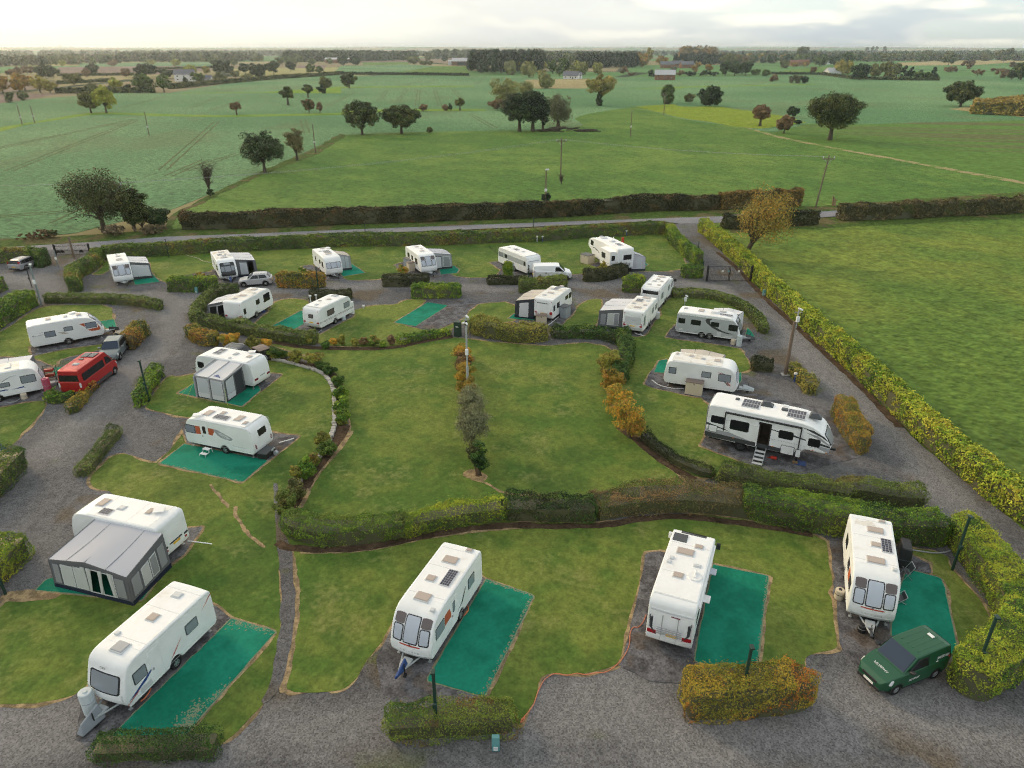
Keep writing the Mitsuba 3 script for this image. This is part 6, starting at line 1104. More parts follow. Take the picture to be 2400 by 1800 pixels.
    v.splate, v.chw = splate, chw
    return v
def paint_c(c):
    return {'type': 'principled', 'base_color': rgb(c), 'roughness': .28, 'metallic': .25, 'clearcoat': .8, 'clearcoat_gloss': .9}
for n_, c_ in (('paint_green', (.012, .085, .038)), ('paint_silver', (.46, .47, .49)), ('paint_red', (.42, .018, .020)), ('paint_grey', (.16, .19, .20)), ('paint_dark', (.035, .04, .05)), ('paint_white', (.74, .76, .78)), ('paint_estate', (.36, .36, .38))): scene[n_] = {'type': 'twosided', 'bsdf': paint_c(c_)}

gv = car('green delivery van with white lettering parked at the bottom right', 'van', 18.52, 24.80, -157.8, 4.16, 1.78, 'paint_green',
    dict(belt=1.16, belt_f=1.10, bonnet_r=1.08, bonnet_f=.92, cowl_x=.98, ws_x=.20, roof=1.75, rr_x=-2.00, rb_x=-2.05, tail_z=1.25, tumble=.16, wheel_r=.31, axles=[-1.22, 1.27], ws=(.06, .94), rg=(.15, .85), ws_mat='windscreen', mirror='black_plastic', tl=.02,
         glass=[[(.72, 1.17), (.12, 1.62), (-.42, 1.62), (-.45, 1.17)]]), cat_='van')
for sx in (1,):
    t = meshkit.text_mesh('MURPHY', .14, .004); q = np.array(t.vertices); t.vertices = np.c_[-1.05 - q[:, 0] * .95 + .0, gv.chw(1.30 + q[:, 1]) + .010 + q[:, 2], 1.28 + q[:, 1]]; gv.part('side_lettering', t, 'white_plastic')
    t = meshkit.text_mesh('MURPHY', .12, .004); q = np.array(t.vertices); t.vertices = np.c_[.62 - q[:, 0] * .95, .895 + q[:, 2], .62 + q[:, 1]]; gv.part('door_lettering', t, 'white_plastic')
    gv.part('text_line', side_plate(Polygon([(-1.1, 1.2), (-.95, 1.2), (-.95, 1.22), (-1.1, 1.22)]), 1.75, 1, -.01, .012), 'white_plastic')
t = meshkit.text_mesh('MURPHY', .125, .005); q = np.array(t.vertices); q[:, 0] -= q[:, 0].mean()
sl = (1.08 - .92) / (.53); t.vertices = np.c_[1.56 - q[:, 1] * .93, q[:, 0] * 1.05, 1.082 - (1.56 - q[:, 1] * .93 - 1.33) * sl + q[:, 2] + .012]; t.vertices[:, 2] -= .045 * np.abs(t.vertices[:, 1]) ** 2
gv.part('bonnet_lettering', t, 'white_plastic')
gv.part('roof_beacon', rbox(-1.62, -1.45, -.2, .12, 1.74, 1.80, .025), 'white_plastic', 40)
gv.part('door_seam', cat(gv.splate(Polygon([(-.50, 1.12), (-.50, 1.66), (-.515, 1.66), (-.515, 1.12)]), 1, -.01, .004), side_plate(Polygon([(-.50, .45), (-.50, 1.12), (-.515, 1.12), (-.515, .45)]), 1.75, 1, -.02, .010)), 'black_plastic')
gv.part('roof_rib', cat(*[rbox(-1.75, -.1, y_ - .03, y_ + .03, 1.735, 1.76, .01) for y_ in (-.45, -.15, .15, .45)]), 'paint_green')

wv = car('white panel van parked beside the long white caravan in the back row', 'van', 5.20, 89.15, 2.0, 5.0, 1.96, 'paint_white',
    dict(belt=1.22, belt_f=1.20, bonnet_r=1.18, bonnet_f=1.02, cowl_x=1.62, ws_x=.85, roof=1.94, rr_x=-2.42, rb_x=-2.47, tail_z=1.45, tumble=.13, wheel_r=.34, axles=[-1.62, 1.66], ws=(.06, .94), mirror='black_plastic', tl=.1,
         glass=[[(1.45, 1.22), (.80, 1.78), (.35, 1.78), (.30, 1.22)]]), rims='graphite', cat_='van')
wv.part('fuel_flap', side_plate(rrect(-.95, .95, -.80, 1.15, .02), 1.96, -1, -.01, .012), 'graphite'); wv.part('side_moulding', side_plate(Polygon([(-1.2, .62), (1.2, .62), (1.2, .70), (-1.2, .70)]), 1.96, -1, -.01, .012), 'trim_light')
rv = car('red camper van with a high roof and roof solar panels at the left', 'van', -37.35, 57.25, 88.5, 5.9, 2.05, 'paint_red',
    dict(belt=1.45, belt_f=1.42, bonnet_r=1.38, bonnet_f=1.12, cowl_x=2.20, ws_x=1.35, roof=2.52, rr_x=-2.85, rb_x=-2.92, tail_z=1.5, tumble=.10, wheel_r=.35, axles=[-1.95, 2.0], ws=(.06, .92), rg=(.10, .62), mirror='black_plastic', tl=.05,
         glass=[[(1.95, 1.46), (1.5, 2.05), (1.05, 2.1), (1.0, 1.46)], [(.75, 1.42), (.75, 2.05), (-2.45, 2.05), (-2.5, 1.42)]]), cat_='van')
for x_ in (.15,): 
    for y_ in (.27, -.35): rv.part('solar_panel', rbox(x_ - .1, x_ + .85, y_ - .27, y_ + .27, 2.53, 2.58, .02), 'solar_cell', 40)
rv.part('roof_vent', rbox(-.55, -.25, .0, .35, 2.52, 2.58, .02), 'graphite'); roof_vent(rv, -1.5, .0, 2.52, .42, .5, 'skylight_grey', .10)
rv.part('rear_lower_trim', rbox(-2.98, -2.86, -.95, .95, .38, .60, .04), 'graphite', 40); rv.part('side_cladding', box(-1.4, 1.45, -1.035, -1.0, .34, .62), 'graphite')
rv.part('roof_rib', cat(*[rbox(-2.6, .9, y_ - .02, y_ + .02, 2.51, 2.535, .008) for y_ in (-.7, -.5, .55, .72)]), 'paint_red')
for sx in (-1, 1): rv.part('rear_lamp', rbox(-2.97, -2.88, sx * .90 - .07, sx * .90 + .07, 1.0, 1.42, .03), 'trim_light', 40)
car('grey green hatchback facing the camera in front of the orange tipped hedge', 'car', -38.66, 63.7, -77.0, 4.2, 1.80, 'paint_grey',
    dict(belt=1.02, belt_f=1.0, bonnet_r=.98, bonnet_f=.82, cowl_x=.90, ws_x=.15, roof=1.58, rr_x=-1.55, rb_x=-2.0, tail_z=1.0, tumble=.32, wheel_r=.33, axles=[-1.22, 1.28], ws=(.04, .94), rg=(.15, .85), ws_mat='windscreen', arch='black_plastic',
         glass=[[(.70, 1.03), (.12, 1.46), (-.45, 1.46), (-.48, 1.03)], [(-.54, 1.03), (-.52, 1.46), (-1.3, 1.46), (-1.55, 1.10)]]))
sv = car('silver hatchback with roof rails parked below the black fronted caravan', 'car', -32.35, 86.55, -165.5, 4.08, 1.76, 'paint_silver',
    dict(belt=1.02, belt_f=.98, bonnet_r=.97, bonnet_f=.84, cowl_x=.88, ws_x=.15, roof=1.54, rr_x=-1.45, rb_x=-1.95, tail_z=1.05, tumble=.30, wheel_r=.33, axles=[-1.22, 1.38], ws=(.06, .94), rg=(.15, .85),
         glass=[[(.70, 1.03), (.12, 1.43), (-.42, 1.43), (-.44, 1.03)], [(-.50, 1.03), (-.48, 1.43), (-1.25, 1.43), (-1.5, 1.08)]]))
for sx in (-1, 1): sv.part('roof_rail', tube([(.0, sx * .58, 1.53), (-.1, sx * .58, 1.60), (-1.2, sx * .58, 1.60), (-1.35, sx * .58, 1.52)], .02, 5), 'graphite')
ev = car('silver grey estate car by the hedge at the top left', 'car', -66.15, 94.55, 84.0, 4.75, 1.86, 'paint_estate',
    dict(belt=.98, belt_f=.98, bonnet_r=.96, bonnet_f=.80, cowl_x=.95, ws_x=.15, roof=1.54, rr_x=-2.0, rb_x=-2.3, tail_z=1.0, tumble=.34, wheel_r=.33, axles=[-1.35, 1.42], ws=(.05, .94), rg=(.12, .85), tl=-.35,
         glass=[[(.75, .99), (.15, 1.42), (-.42, 1.42), (-.44, .99)], [(-.5, .99), (-.48, 1.42), (-1.15, 1.42), (-1.18, .99)], [(-1.24, .99), (-1.22, 1.42), (-1.85, 1.40), (-2.05, 1.02)]]))
for sx in (-1, 1): ev.part('roof_rail', tube([(.0, sx * .55, 1.52), (-.1, sx * .55, 1.60), (-1.7, sx * .55, 1.60), (-1.85, sx * .55, 1.52)], .02, 5), 'graphite')
dv = car('dark blue grey car half hidden behind the caravan with the inflatable awning', 'car', -26.95, 62.25, 168.0, 4.3, 1.82, 'paint_dark',
    dict(belt=1.05, belt_f=1.02, bonnet_r=1.0, bonnet_f=.86, cowl_x=.85, ws_x=.15, roof=1.62, rr_x=-1.55, rb_x=-2.02, tail_z=1.1, tumble=.28, wheel_r=.34, axles=[-1.27, 1.33], ws=(.05, .94), rg=(.12, .85),
         glass=[[(.70, 1.06), (.12, 1.48), (-.45, 1.48), (-.48, 1.06)], [(-.54, 1.06), (-.52, 1.48), (-1.3, 1.48), (-1.5, 1.12)]]))
for sx in (-1, 1): dv.part('roof_rail', tube([(.0, sx * .58, 1.60), (-.1, sx * .58, 1.68), (-1.3, sx * .58, 1.68), (-1.45, sx * .58, 1.60)], .025, 5), 'alloy')
dv.part('roof_glass', rbox(-1.2, -.1, -.45, .45, 1.60, 1.632, .012), 'win_dark', 40)
# ------------------------------------------------------------------ awnings
def slab(pts, th=.02):
    p = np.asarray(pts, float); n = np.cross(p[1] - p[0], p[2] - p[0]); n /= np.linalg.norm(n) + 1e-9; N = len(p)
    v = np.vstack([p + n * th / 2, p - n * th / 2]); f = [(0, i, i + 1) for i in range(1, N - 1)] + [(N, N + i + 1, N + i) for i in range(1, N - 1)]
    for i in range(N): j = (i + 1) % N; f += [(i, N + i, j), (j, N + i, N + j)]
    return tm(v, f)
def on_quad(q, u0, u1, v0, v1, off):
    """rectangle on a quad (bottom left, bottom right, top right, top left), lifted by off"""
    q = np.asarray(q, float); n = np.cross(q[1] - q[0], q[3] - q[0]); n /= np.linalg.norm(n)
    P_ = lambda u, v: q[0] * (1 - u) * (1 - v) + q[1] * u * (1 - v) + q[2] * u * v + q[3] * (1 - u) * v + n * off
    return [P_(u0, v0), P_(u1, v0), P_(u1, v1), P_(u0, v1)]
def awning(v, label, s, x0, x1, y1, za=2.36, zf=1.95, rise=.18, roof='canvas_grey', wall='canvas_dark', front=(), rear=(), fore=(), band='canvas_mid', skirt='canvas_navy', seams=2, name='awning', y0=None):
    k = thing(name, label, 'awning'); a = Local(k, v.x, v.y, v.yaw); y0 = y0 or v.W / 2
    xm = (x0 + x1) / 2; Y = lambda y: s * y
    A0, A1, AM = (x0 + .25, Y(y0), za), (x1 - .25, Y(y0), za), (xm, Y(y0), za + .03)
    F0, F1, FM = (x0, Y(y1), zf), (x1, Y(y1), zf), (xm, Y(y1 + .05), zf + rise)
    n = 7; rows = []
    for i in range(n + 1):
        t = i / n; sag = -.06 * math.sin(math.pi * t)
        q0, qm, q1 = [np.array(P0) * (1 - t) + np.array(P1) * t for P0, P1 in ((A0, F0), (AM, FM), (A1, F1))]
        for w in np.linspace(0, 1, 9):
            p = q0 * (1 - 2 * w) + qm * 2 * w if w < .5 else qm * (2 - 2 * w) + q1 * (2 * w - 1)
            rows.append(p + [0, 0, sag * math.sin(math.pi * ((2 * w) % 1))])
    f = []
    for i in range(n):
        for j in range(8): b = i * 9 + j; f += [(b, b + 1, b + 10), (b, b + 10, b + 9)]
    a.part('roof', tm(rows, f), roof, True)
    for j in range(1, seams + 1):
        u = j / (seams + 1)
        P0 = np.array(A0) * (1 - u) + np.array(A1) * u; P1 = (np.array(F0) * (1 - 2 * u) + np.array(FM) * 2 * u) if u < .5 else (np.array(FM) * (2 - 2 * u) + np.array(F1) * (2 * u - 1))
        a.part('roof_seam', tube([P0 + [0, 0, .01], (P0 + P1) / 2 + [0, 0, -.05], P1 + [0, 0, .01]], .014, 4), band)
    for P0, P1 in ((F0, FM), (FM, F1)):
        P0, P1 = np.array(P0), np.array(P1); o = np.array([0, s * .035, 0]); a.part('roof_band', slab([P0 + o, P1 + o, P1 + o - [0, 0, .16], P0 + o - [0, 0, .16]] if s < 0 else [P1 + o, P0 + o, P0 + o - [0, 0, .16], P1 + o - [0, 0, .16]], .012), band)
    for P0, P1 in ((A0, F0), (A1, F1)): a.part('edge_pole', tube([P0, P1], .03, 5), band)
    g = .10
    qf = [(x1 + .05, Y(y1 + g), .02), (x0 - .05, Y(y1 + g), .02), F0, F1] if s > 0 else [(x0 - .05, Y(y1 + g), .02), (x1 + .05, Y(y1 + g), .02), F1, F0]
    qr = [(x0 - .05, Y(y1 + g), .02), (x0 + .2, Y(y0), .02), A0, F0]; qe = [(x1 - .2, Y(y0), .02), (x1 + .05, Y(y1 + g), .02), F1, A1]
    if s < 0: qr = [qr[1], qr[0], qr[3], qr[2]]; qe = [qe[1], qe[0], qe[3], qe[2]]
    for nm, q, wins in (('front_wall', qf, front), ('rear_wall', qr, rear), ('fore_wall', qe, fore)):
        op = sorted([w for w in wins if w[4] == 'opening']); us = 0.0; ps = []
        for u0, u1, v0, v1 in [w[:4] for w in op]: ps += [(us, u0, 0, 1), (u0, u1, 0, v0), (u0, u1, v1, 1)]; us = u1
        wk = a.part(nm, cat(*[slab(on_quad(q, *c, 0), .02) for c in ps + [(us, 1, 0, 1)] if c[1] - c[0] > .005 and c[3] - c[2] > .005]), wall)
        if nm == 'front_wall': a.part('gable', slab([F0, F1, FM] if s < 0 else [F1, F0, FM], .02), wall)
        a.part('mud_skirt', slab(on_quad(q, .0, 1.0, .0, .14, .016), .012), skirt, parent=wk)
        for w in wins:
            u0, u1, v0, v1, m_ = w[:5]
            if m_ == 'opening':
                b_ = .022; c_ = w[5] if len(w) > 5 else 'trim_light'
                a.part('opening_frame', cat(*[slab(on_quad(q, *c, .02), .016) for c in ((u0 - b_, u0, v0, v1), (u1, u1 + b_, v0, v1), (u0 - b_, u1 + b_, v0 - .03, v0), (u0 - b_, u1 + b_, v1, v1 + .03))]), c_, parent=wk); continue
            if m_ in ('clear_window', 'curtain', 'mesh_window', 'canvas_light'):
                a.part('window', slab(on_quad(q, u0, u1, v0, v1, .020), .014), w[5] if len(w) > 5 else 'trim_light', parent=wk)
                du, dv = .045 * (u1 - u0) + .008, .05 * (v1 - v0)
                a.part('pane', slab(on_quad(q, u0 + du, u1 - du, v0 + dv, v1 - dv, .032), .012), m_, parent=wk)
            else: a.part('panel', slab(on_quad(q, u0, u1, v0, v1, .020), .014), m_, parent=wk)
    for xx in (x0, x1): a.part('corner_pole', tube([(xx, Y(y1 + .02), zf), (xx, Y(y1 + g), .02)], .025, 5), band)
    return a
a23 = awning(c23_, 'big grey awning with white framed windows and curtains at the bottom left', 1, -3.85, 1.35, 4.2, zf=1.85, rise=.42, roof='canvas_grey', wall='canvas_mid', seams=3, band='canvas_mid',
    front=[(.03, .13, .18, .92, 'mesh_window', 'canvas_mid'), (.14, .30, .18, .92, 'curtain'), (.31, .46, .18, .94, 'curtain'), (.50, .64, .18, .96, 'opening'), (.65, .80, .18, .94, 'opening'), (.82, .96, .18, .90, 'mesh_window', 'canvas_mid')],
    rear=[(.05, .28, .20, .85, 'mesh_window', 'canvas_mid'), (.32, .52, .22, .80, 'curtain'), (.54, .72, .22, .82, 'mesh_window'), (.75, .95, .2, .86, 'mesh_window', 'canvas_mid')], fore=[(.2, .8, .2, .8, 'mesh_window')])
for u_ in (.46, .64, .50, .80): 
    a23.part('open_curtain', mesh_of(rhull([(1.35 - 5.2 * u_ - .06, 4.33, .4), (1.35 - 5.2 * u_ + .06, 4.33, .4), (1.35 - 5.2 * u_ - (.02), 4.24, 1.85), (1.35 - 5.2 * u_ + .22 * (1 if u_ in (.46, .80) else -1), 4.24, 1.85)], .025)), 'curtain')
a21 = awning(c21_, 'grey inflatable awning with pale arched windows on a green mat', 1, -2.45, .55, 3.75, za=2.42, zf=2.02, rise=.06, roof='canvas_light', wall='canvas_mid', band='trim_grey', skirt='canvas_dark', seams=1,
    front=[(.06, .46, .22, .93, 'clear_window', 'canvas_light'), (.54, .94, .22, .93, 'clear_window', 'canvas_light'), (.06, .46, .05, .22, 'canvas_light', 'canvas_light'), (.54, .94, .05, .22, 'canvas_light', 'canvas_light')],
    rear=[(.10, .48, .30, .88, 'clear_window', 'canvas_light'), (.10, .48, .06, .28, 'canvas_light', 'canvas_light'), (.55, .92, .02, .86, 'canvas_dark')])
a21.part('blue_emblem', slab([(-1.2, 3.45, 2.115), (-2.0, 3.5, 2.09), (-1.45, 3.15, 2.17)], .012), 'stripe_blue')
for x_ in (-2.5, -.95, .6): a21.part('air_beam', tube([(x_, 1.15, 2.46), (x_, 2.5, 2.24), (x_, 3.72, 2.06), (x_, 3.84, 1.9), (x_, 3.9, .05)], .07, 8), 'trim_grey')
for x_, e_ in ((.6, 1.5), (.6, .7), (-2.5, -.5)): a21.part('guy_rope', tube([(x_, 3.8, 1.6), (x_ + e_, 4.3, .04)], .012, 4), 'lime_cord')
awning(c8_, 'grey and charcoal awning left of the caravan seen from behind', 1, -2.75, 1.7, 3.75, zf=1.95, rise=.25, roof='canvas_light', wall='canvas_mid', rear=[(.06, .30, .2, .85, 'mesh_window', 'canvas_mid'), (.34, .60, .22, .85, 'curtain'), (.60, .80, .22, .85, 'mesh_window')], front=[(.1, .4, .2, .85, 'mesh_window'), (.55, .9, .2, .85, 'mesh_window')])
awning(c10_, 'pale roofed charcoal awning with one white door panel, centre right', 1, -3.1, 1.2, 3.25, zf=1.95, rise=.15, roof='canvas_tan', wall='canvas_dark', rear=[(.22, .70, .08, .85, 'canvas_light', 'canvas_light')], front=[(.2, .8, .2, .8, 'mesh_window')])
awning(c16_, 'pale grey awning with a black framed window, left end of the back row', 1, -1.9, 1.9, 3.3, zf=1.95, rise=.1, roof='canvas_light', wall='canvas_mid', fore=[(.05, .95, .16, .86, 'canvas_light', 'canvas_light'), (.25, .72, .16, .80, 'clear_window', 'graphite')], skirt='canvas_dark')
awning(c15_, 'grey awning with a rolled open doorway behind the silver hatchback', 1, -2.3, 2.2, 3.6, zf=2.0, rise=.15, roof='canvas_light', wall='canvas_mid', fore=[(.18, .58, .10, .88, 'clear_window', 'canvas_mid'), (.60, .85, .02, .92, 'opening', 'canvas_dark')], front=[(.1, .45, .2, .85, 'mesh_window')])
awning(c14_, 'small tan roofed grey porch awning in the back row', 1, -1.9, .75, 2.9, zf=1.9, rise=.06, roof='canvas_tan', wall='trim_grey', fore=[(.35, .55, .15, .9, 'clear_window'), (.62, .85, .15, .9, 'clear_window')], skirt='canvas_dark')
awning(c13_, 'pale grey scalloped awning beside the caravan with the brown lidded box', 1, -1.75, 1.55, 3.75, zf=1.92, rise=.12, roof='canvas_grey', wall='trim_grey', fore=[(.10, .48, .08, .84, 'canvas_light', 'canvas_dark'), (.55, .92, .15, .85, 'mesh_window')], skirt='canvas_dark')
awning(c17_, 'small grey awning left of the cream roofed caravan', 1, -2.7, .9, 3.3, zf=1.85, rise=.2, roof='canvas_light', wall='canvas_mid', rear=[(.10, .45, .12, .85, 'opening', 'trim_grey'), (.52, .94, .12, .85, 'opening')])
awning(c20_, 'pale grey awning behind the caravan with blue stripes', 1, -2.8, 2.7, 3.6, zf=2.0, rise=.15, roof='canvas_light', wall='canvas_mid')
awning(c6_, 'tan awning behind the caravan with the cream storage box', 1, -2.4, 1.6, 3.3, zf=1.95, rise=.2, roof='canvas_tan', wall='canvas_tan')
awning(c7_, 'pale grey awning behind the grey twin axle caravan', 1, -.2, 2.9, 3.4, zf=1.95, rise=.2, roof='canvas_light', wall='canvas_light')
awning(t12, 'grey porch awning at the right side of the tall white trailer', -1, -4.2, -1.2, 3.1, za=2.5, zf=1.9, rise=.05, roof='canvas_grey', wall='canvas_grey', rear=[(.35, .75, .15, .85, 'clear_window')], skirt='canvas_dark')

# ------------------------------------------------------------------ green ground mats
def gmat(label, pts, z=.052, worn=()):
    k = thing('ground_mat', label, 'mat')
    poly = rough(Polygon(pts), .25, .05, 1.6, len(label)); rim(k, poly.buffer(.05), BARE, .0285, .13); part(k, 'sheet', extr(poly, z - .02, z), 'mat_green')
    edge = rough(poly.buffer(.07).difference(poly.buffer(-.03)), .09, .06, 6.0, 3); part(k, 'frayed_edge', extr(edge, .02, z - .014), 'worn_patch', stuff=True)
    g = np.random.default_rng(len(label)); sp = []
    for (ax, ay), (bx, by), n, wd in worn:
        for _ in range(int(n * 2.2)):
            t = g.uniform(); q = np.array([ax + (bx - ax) * t, ay + (by - ay) * t]) + g.normal(size=2) * wd
            sp.append(Point(q).buffer(g.uniform(.008, .05), quad_segs=2))
    if sp:
        u = shapely.union_all(sp).intersection(poly.buffer(-.02)); part(k, 'worn_patch', extr(u, z - .004, z + .003), 'worn_patch', stuff=True)
wp = [(-14.71,28.13),(-12.19,27.46),(-12.69,24.85),(-13.78,23.14),(-14.45,21.38),(-14.18,23.07)]
gmat('worn green ground mat beside the caravan at the bottom left', [(-14.67,28.32),(-12.11,27.45),(-14.28,21.19),(-17.46,21.08)], worn=[(wp[0], wp[1], 90, .16), (wp[2], wp[3], 90, .12), (wp[5], wp[4], 190, .24)])
wp = [(-1.38,31.25),(1.1,30.08),(-1.28,23.49),(-0.15,26.69)]
gmat('green ground mat beside the caravan with the blue hitch cover', [(-1.47,31.38),(1.18,30.08),(-1.27,23.4),(-4.02,24.33)], worn=[(wp[0], wp[1], 60, .06), (wp[1], wp[2], 110, .07)])
wp = [(14.41,31.57),(11.72,24.88)]
gmat('green ground mat beside the motorhome', [(11.64,32.63),(14.48,31.64),(11.65,24.79),(8.88,25.49)], worn=[(wp[0], wp[1], 90, .04)])
gmat('green ground mat between the caravan and the curved hedge at the right', [(21.73,31.02),(22.65,32.21),(24.18,31.5),(23.85,30.48),(21.96,25.86),(21.33,26.05),(19.25,27.04),(19.68,27.97)])
wp = [(-25.33,43.74),(-18.57,41.31)]
gmat('green ground mat below the caravan with the white step', [(-24.72,46.48),(-17.68,44.15),(-18.57,41.31),(-25.33,43.74)], worn=[(wp[0], wp[1], 120, .05)])
gmat('empty green ground mat on the lawn in the middle', [(-9.91,79.57),(-7.46,78.46),(-10.38,71.62),(-12.8,72.81)])
gmat('green ground mat left of the older white caravan', [(-24,76.6),(-22.54,75.78),(-21.8,74.98),(-23.19,70.56),(-25.81,71.53)])
gmat('green ground mat under the grey inflatable awning', [(-28.85,55.3),(-28.19,57.7),(-22.41,56.69),(-21.98,55.79),(-22.56,52.76)])
gmat('small green mat in front of the caravan with the red side graphic', [(-45.07,73.15),(-43.85,73.8),(-42.13,70.92),(-43.31,71.04)])
gmat('green mat in front of the black framed awning', [(-49.4,89.55),(-47.82,91.39),(-45.12,87.78),(-47.57,86.4)])
gmat('green mat beside the small tan roofed porch awning', [(-23.15,92.91),(-22.47,96.5),(-19.61,91.77),(-22.16,90.1)])
gmat('green mat in front of the scalloped awning', [(-9.79,93.15),(-7.97,95.12),(-7.17,93.15),(-7.39,91.62),(-9.38,91.06)])
gmat('green mat under the porch awning of the tall trailer', [(16.51,94.72),(18.48,97.17),(18.76,95.52),(17.05,93.93)])
gmat('green mat at the left end of the caravan with the cream storage box', [(13.1,59.64),(14.07,62.3),(14.91,62.62),(14.16,59.49)])
gmat('green strip of mat at the nose of the caravan with the cream storage box', [(20.37,58.6),(21.1,59.64),(20.63,58.01),(20.06,56.88)])
gmat('green mat at the nose of the grey twin axle caravan', [(24.21,68.63),(25.19,71.19),(25.17,69.01),(24.88,68.06)])
gmat('green mat under the big grey awning', [(-26.2,30.51),(-26.18,31.41),(-21.7,32.45),(-19.94,32.68),(-20.05,29.68),(-22.79,30.1)])
gmat('green mat under the pale roofed charcoal awning', [(-0.36,74.08),(0.27,75.67),(2.6,74.34),(2.4,73.56)])
gmat('green mat between the striped caravan and the red van', [(-42.81,59.28),(-42.96,60.56),(-42.07,60.84),(-41.53,58.75)])
# ------------------------------------------------------------------ small things on the pitches
def storage(label, c, w, d, h, yaw, body, lid, doors=True, over=.05):
    k = thing('storage_box', label, 'storage box'); v = Local(k, c[0], c[1], math.radians(yaw))
    v.part('body', rbox(-w / 2, w / 2, -d / 2, d / 2, .02, h - .06, .02), body, 40)
    l = m3.Manifold.batch_hull([m3.Manifold.cube((w + 2 * over, d + 2 * over, .05)).translate((-w / 2 - over, -d / 2 - over, h - .08)), m3.Manifold.cube((w, d * .4, .02)).translate((-w / 2, -d * .2, h + .02))])
    v.part('lid', mesh_of(l), lid)
    if doors:
        for s in (-1, 1): v.part('door', rbox(s * w * .245 - w * .225, s * w * .245 + w * .225, -d / 2 - .012, -d / 2 + .02, .08, h - .14, .008), body)
        v.part('latch', rbox(-.04, .04, -d / 2 - .03, -d / 2, h - .26, h - .14, .01), lid)
    return v
def off(p, q, depth, w=None):
    """centre, width and yaw of a box whose front foot runs from p to q (left to right as seen)"""
    p, q = np.array(p), np.array(q); u = (q - p) / np.linalg.norm(q - p); n = np.array([-u[1], u[0]]); c = (p + q) / 2 + n * depth / 2
    return (float(c[0]), float(c[1])), float(np.linalg.norm(q - p)), math.degrees(math.atan2(u[1], u[0]))
for lab, pq, dep, h, bo, li in [
    ('cream storage box with a brown lid beside the stained caravan', [(14.91,55.11),(16.24,54.61)], .75, 1.25, 'cream_plastic', 'brown_lid'),
    ('cream storage box with a grey lid left of the tall white trailer', [(9.52,96.92),(10.49,95.77)], 1.3, 1.25, 'cream_plastic', 'dark_lid'),
    ('cream storage box with a brown lid in the back row', [(-13.72,92.15),(-13,92.61)], .8, 1.25, 'cream_plastic', 'brown_lid'),
    ('pale grey storage box behind the brown lidded box', [(-14.84,94.92),(-13.82,93.93)], .7, 1.2, 'grey_plastic', 'dark_lid'),
    ('grey storage box with a dark lid beside the caravan, centre right', [(5.3,74.4),(5.97,73.98)], 1.05, 1.35, 'grey_plastic', 'dark_lid'),
    ('tan storage box with a dark lid behind the caravan, centre right', [(2.58,72.25),(3.76,72.2)], .7, 1.05, 'cream_plastic', 'brown_lid'),
    ('grey storage box beside the long caravan with the window band', [(-0.88,93.53),(0.16,92.57)], .8, 1.15, 'grey_plastic', 'dark_lid'),
    ('black storage box with a grey lid at the top of the curved bed', [(-23.81,61.85),(-23.08,62.66)], 1.35, 1.25, 'black_plastic', 'brown_lid'),
    ('dark lidded box behind the orange tipped hedge', [(-39.81,66.56),(-38.31,65.91)], 1.0, 1.3, 'black_plastic', 'dark_lid')]:
    c, w, yw = off(pq[0], pq[1], dep); storage(lab, c, w, dep, h, yw, bo, li)
k = thing('storage_box', 'low black box at the rear of the caravan with the white step', 'storage box'); c, w, yw = off(*[(-17.76,44.19),(-17.48,45.39)], .75); v = Local(k, c[0], c[1], math.radians(yw))
v.part('body', rbox(-w / 2, w / 2, -.36, .36, .03, .44, .03), 'black_plastic', 40); v.part('lid', rbox(-w / 2 - .02, w / 2 + .02, -.39, .39, .445, .52, .03), 'graphite', 40)
k = thing('cabinet', 'dark green electric cabinet at the edge of the central lawn', 'cabinet'); c, w, yw = off(*[(-6.02,68.7),(-5.32,68.57)], .5); v = Local(k, c[0], c[1], math.radians(yw))
v.part('body', rbox(-w / 2, w / 2, -.25, .25, .0, 1.55, .02), 'green_cabinet', 40); v.part('top', rbox(-w / 2 - .03, w / 2 + .03, -.29, .29, 1.55, 1.60, .02), 'green_cabinet', 40)
v.part('door', rbox(-w / 2 + .05, w / 2 - .05, -.27, -.24, .08, 1.48, .01), 'green_cabinet'); v.part('label_plate', box(-.14, .14, -.28, -.26, 1.05, 1.13), 'plate_white')
def meter(label, p, h=.72, col='teal_box', yaw=0):
    k = thing('meter_post', label, 'meter post'); v = Local(k, p[0], p[1], yaw)
    v.part('body', mesh_of(rhull([(x, y, z) for x in (-.13, .13) for y, z in ((-.12, .05), (.12, .05), (-.10, h * .55), (.12, h - .03), (-.02, h - .03))], .035)), col, 40); v.part('hatch', rbox(-.10, .10, -.185, -.13, .10, .30, .01), 'trim_light')
meter('teal electric hook up post in front of the brown green hedge', [(-0.69,20.73)][0]); meter('teal electric hook up post beside the long bright hedge', [(30.45,82.2)][0]); meter('pale electric hook up post at the foot of the small green clipped hedge', [(-38.5,83.18)][0])
def tap(label, p, h=.8, col='white_plastic'):
    k = thing('water_tap', label, 'tap'); v = Local(k, p[0], p[1], 0)
    v.part('post', box(-.05, .05, -.05, .05, 0, h), col); v.part('head', rbox(-.14, .14, -.09, .09, h - .02, h + .16, .03), 'white_plastic', 40); v.part('spout', tube([(0, -.05, h * .8), (0, -.18, h * .8), (0, -.2, h * .7)], .02, 5), 'galvanised')
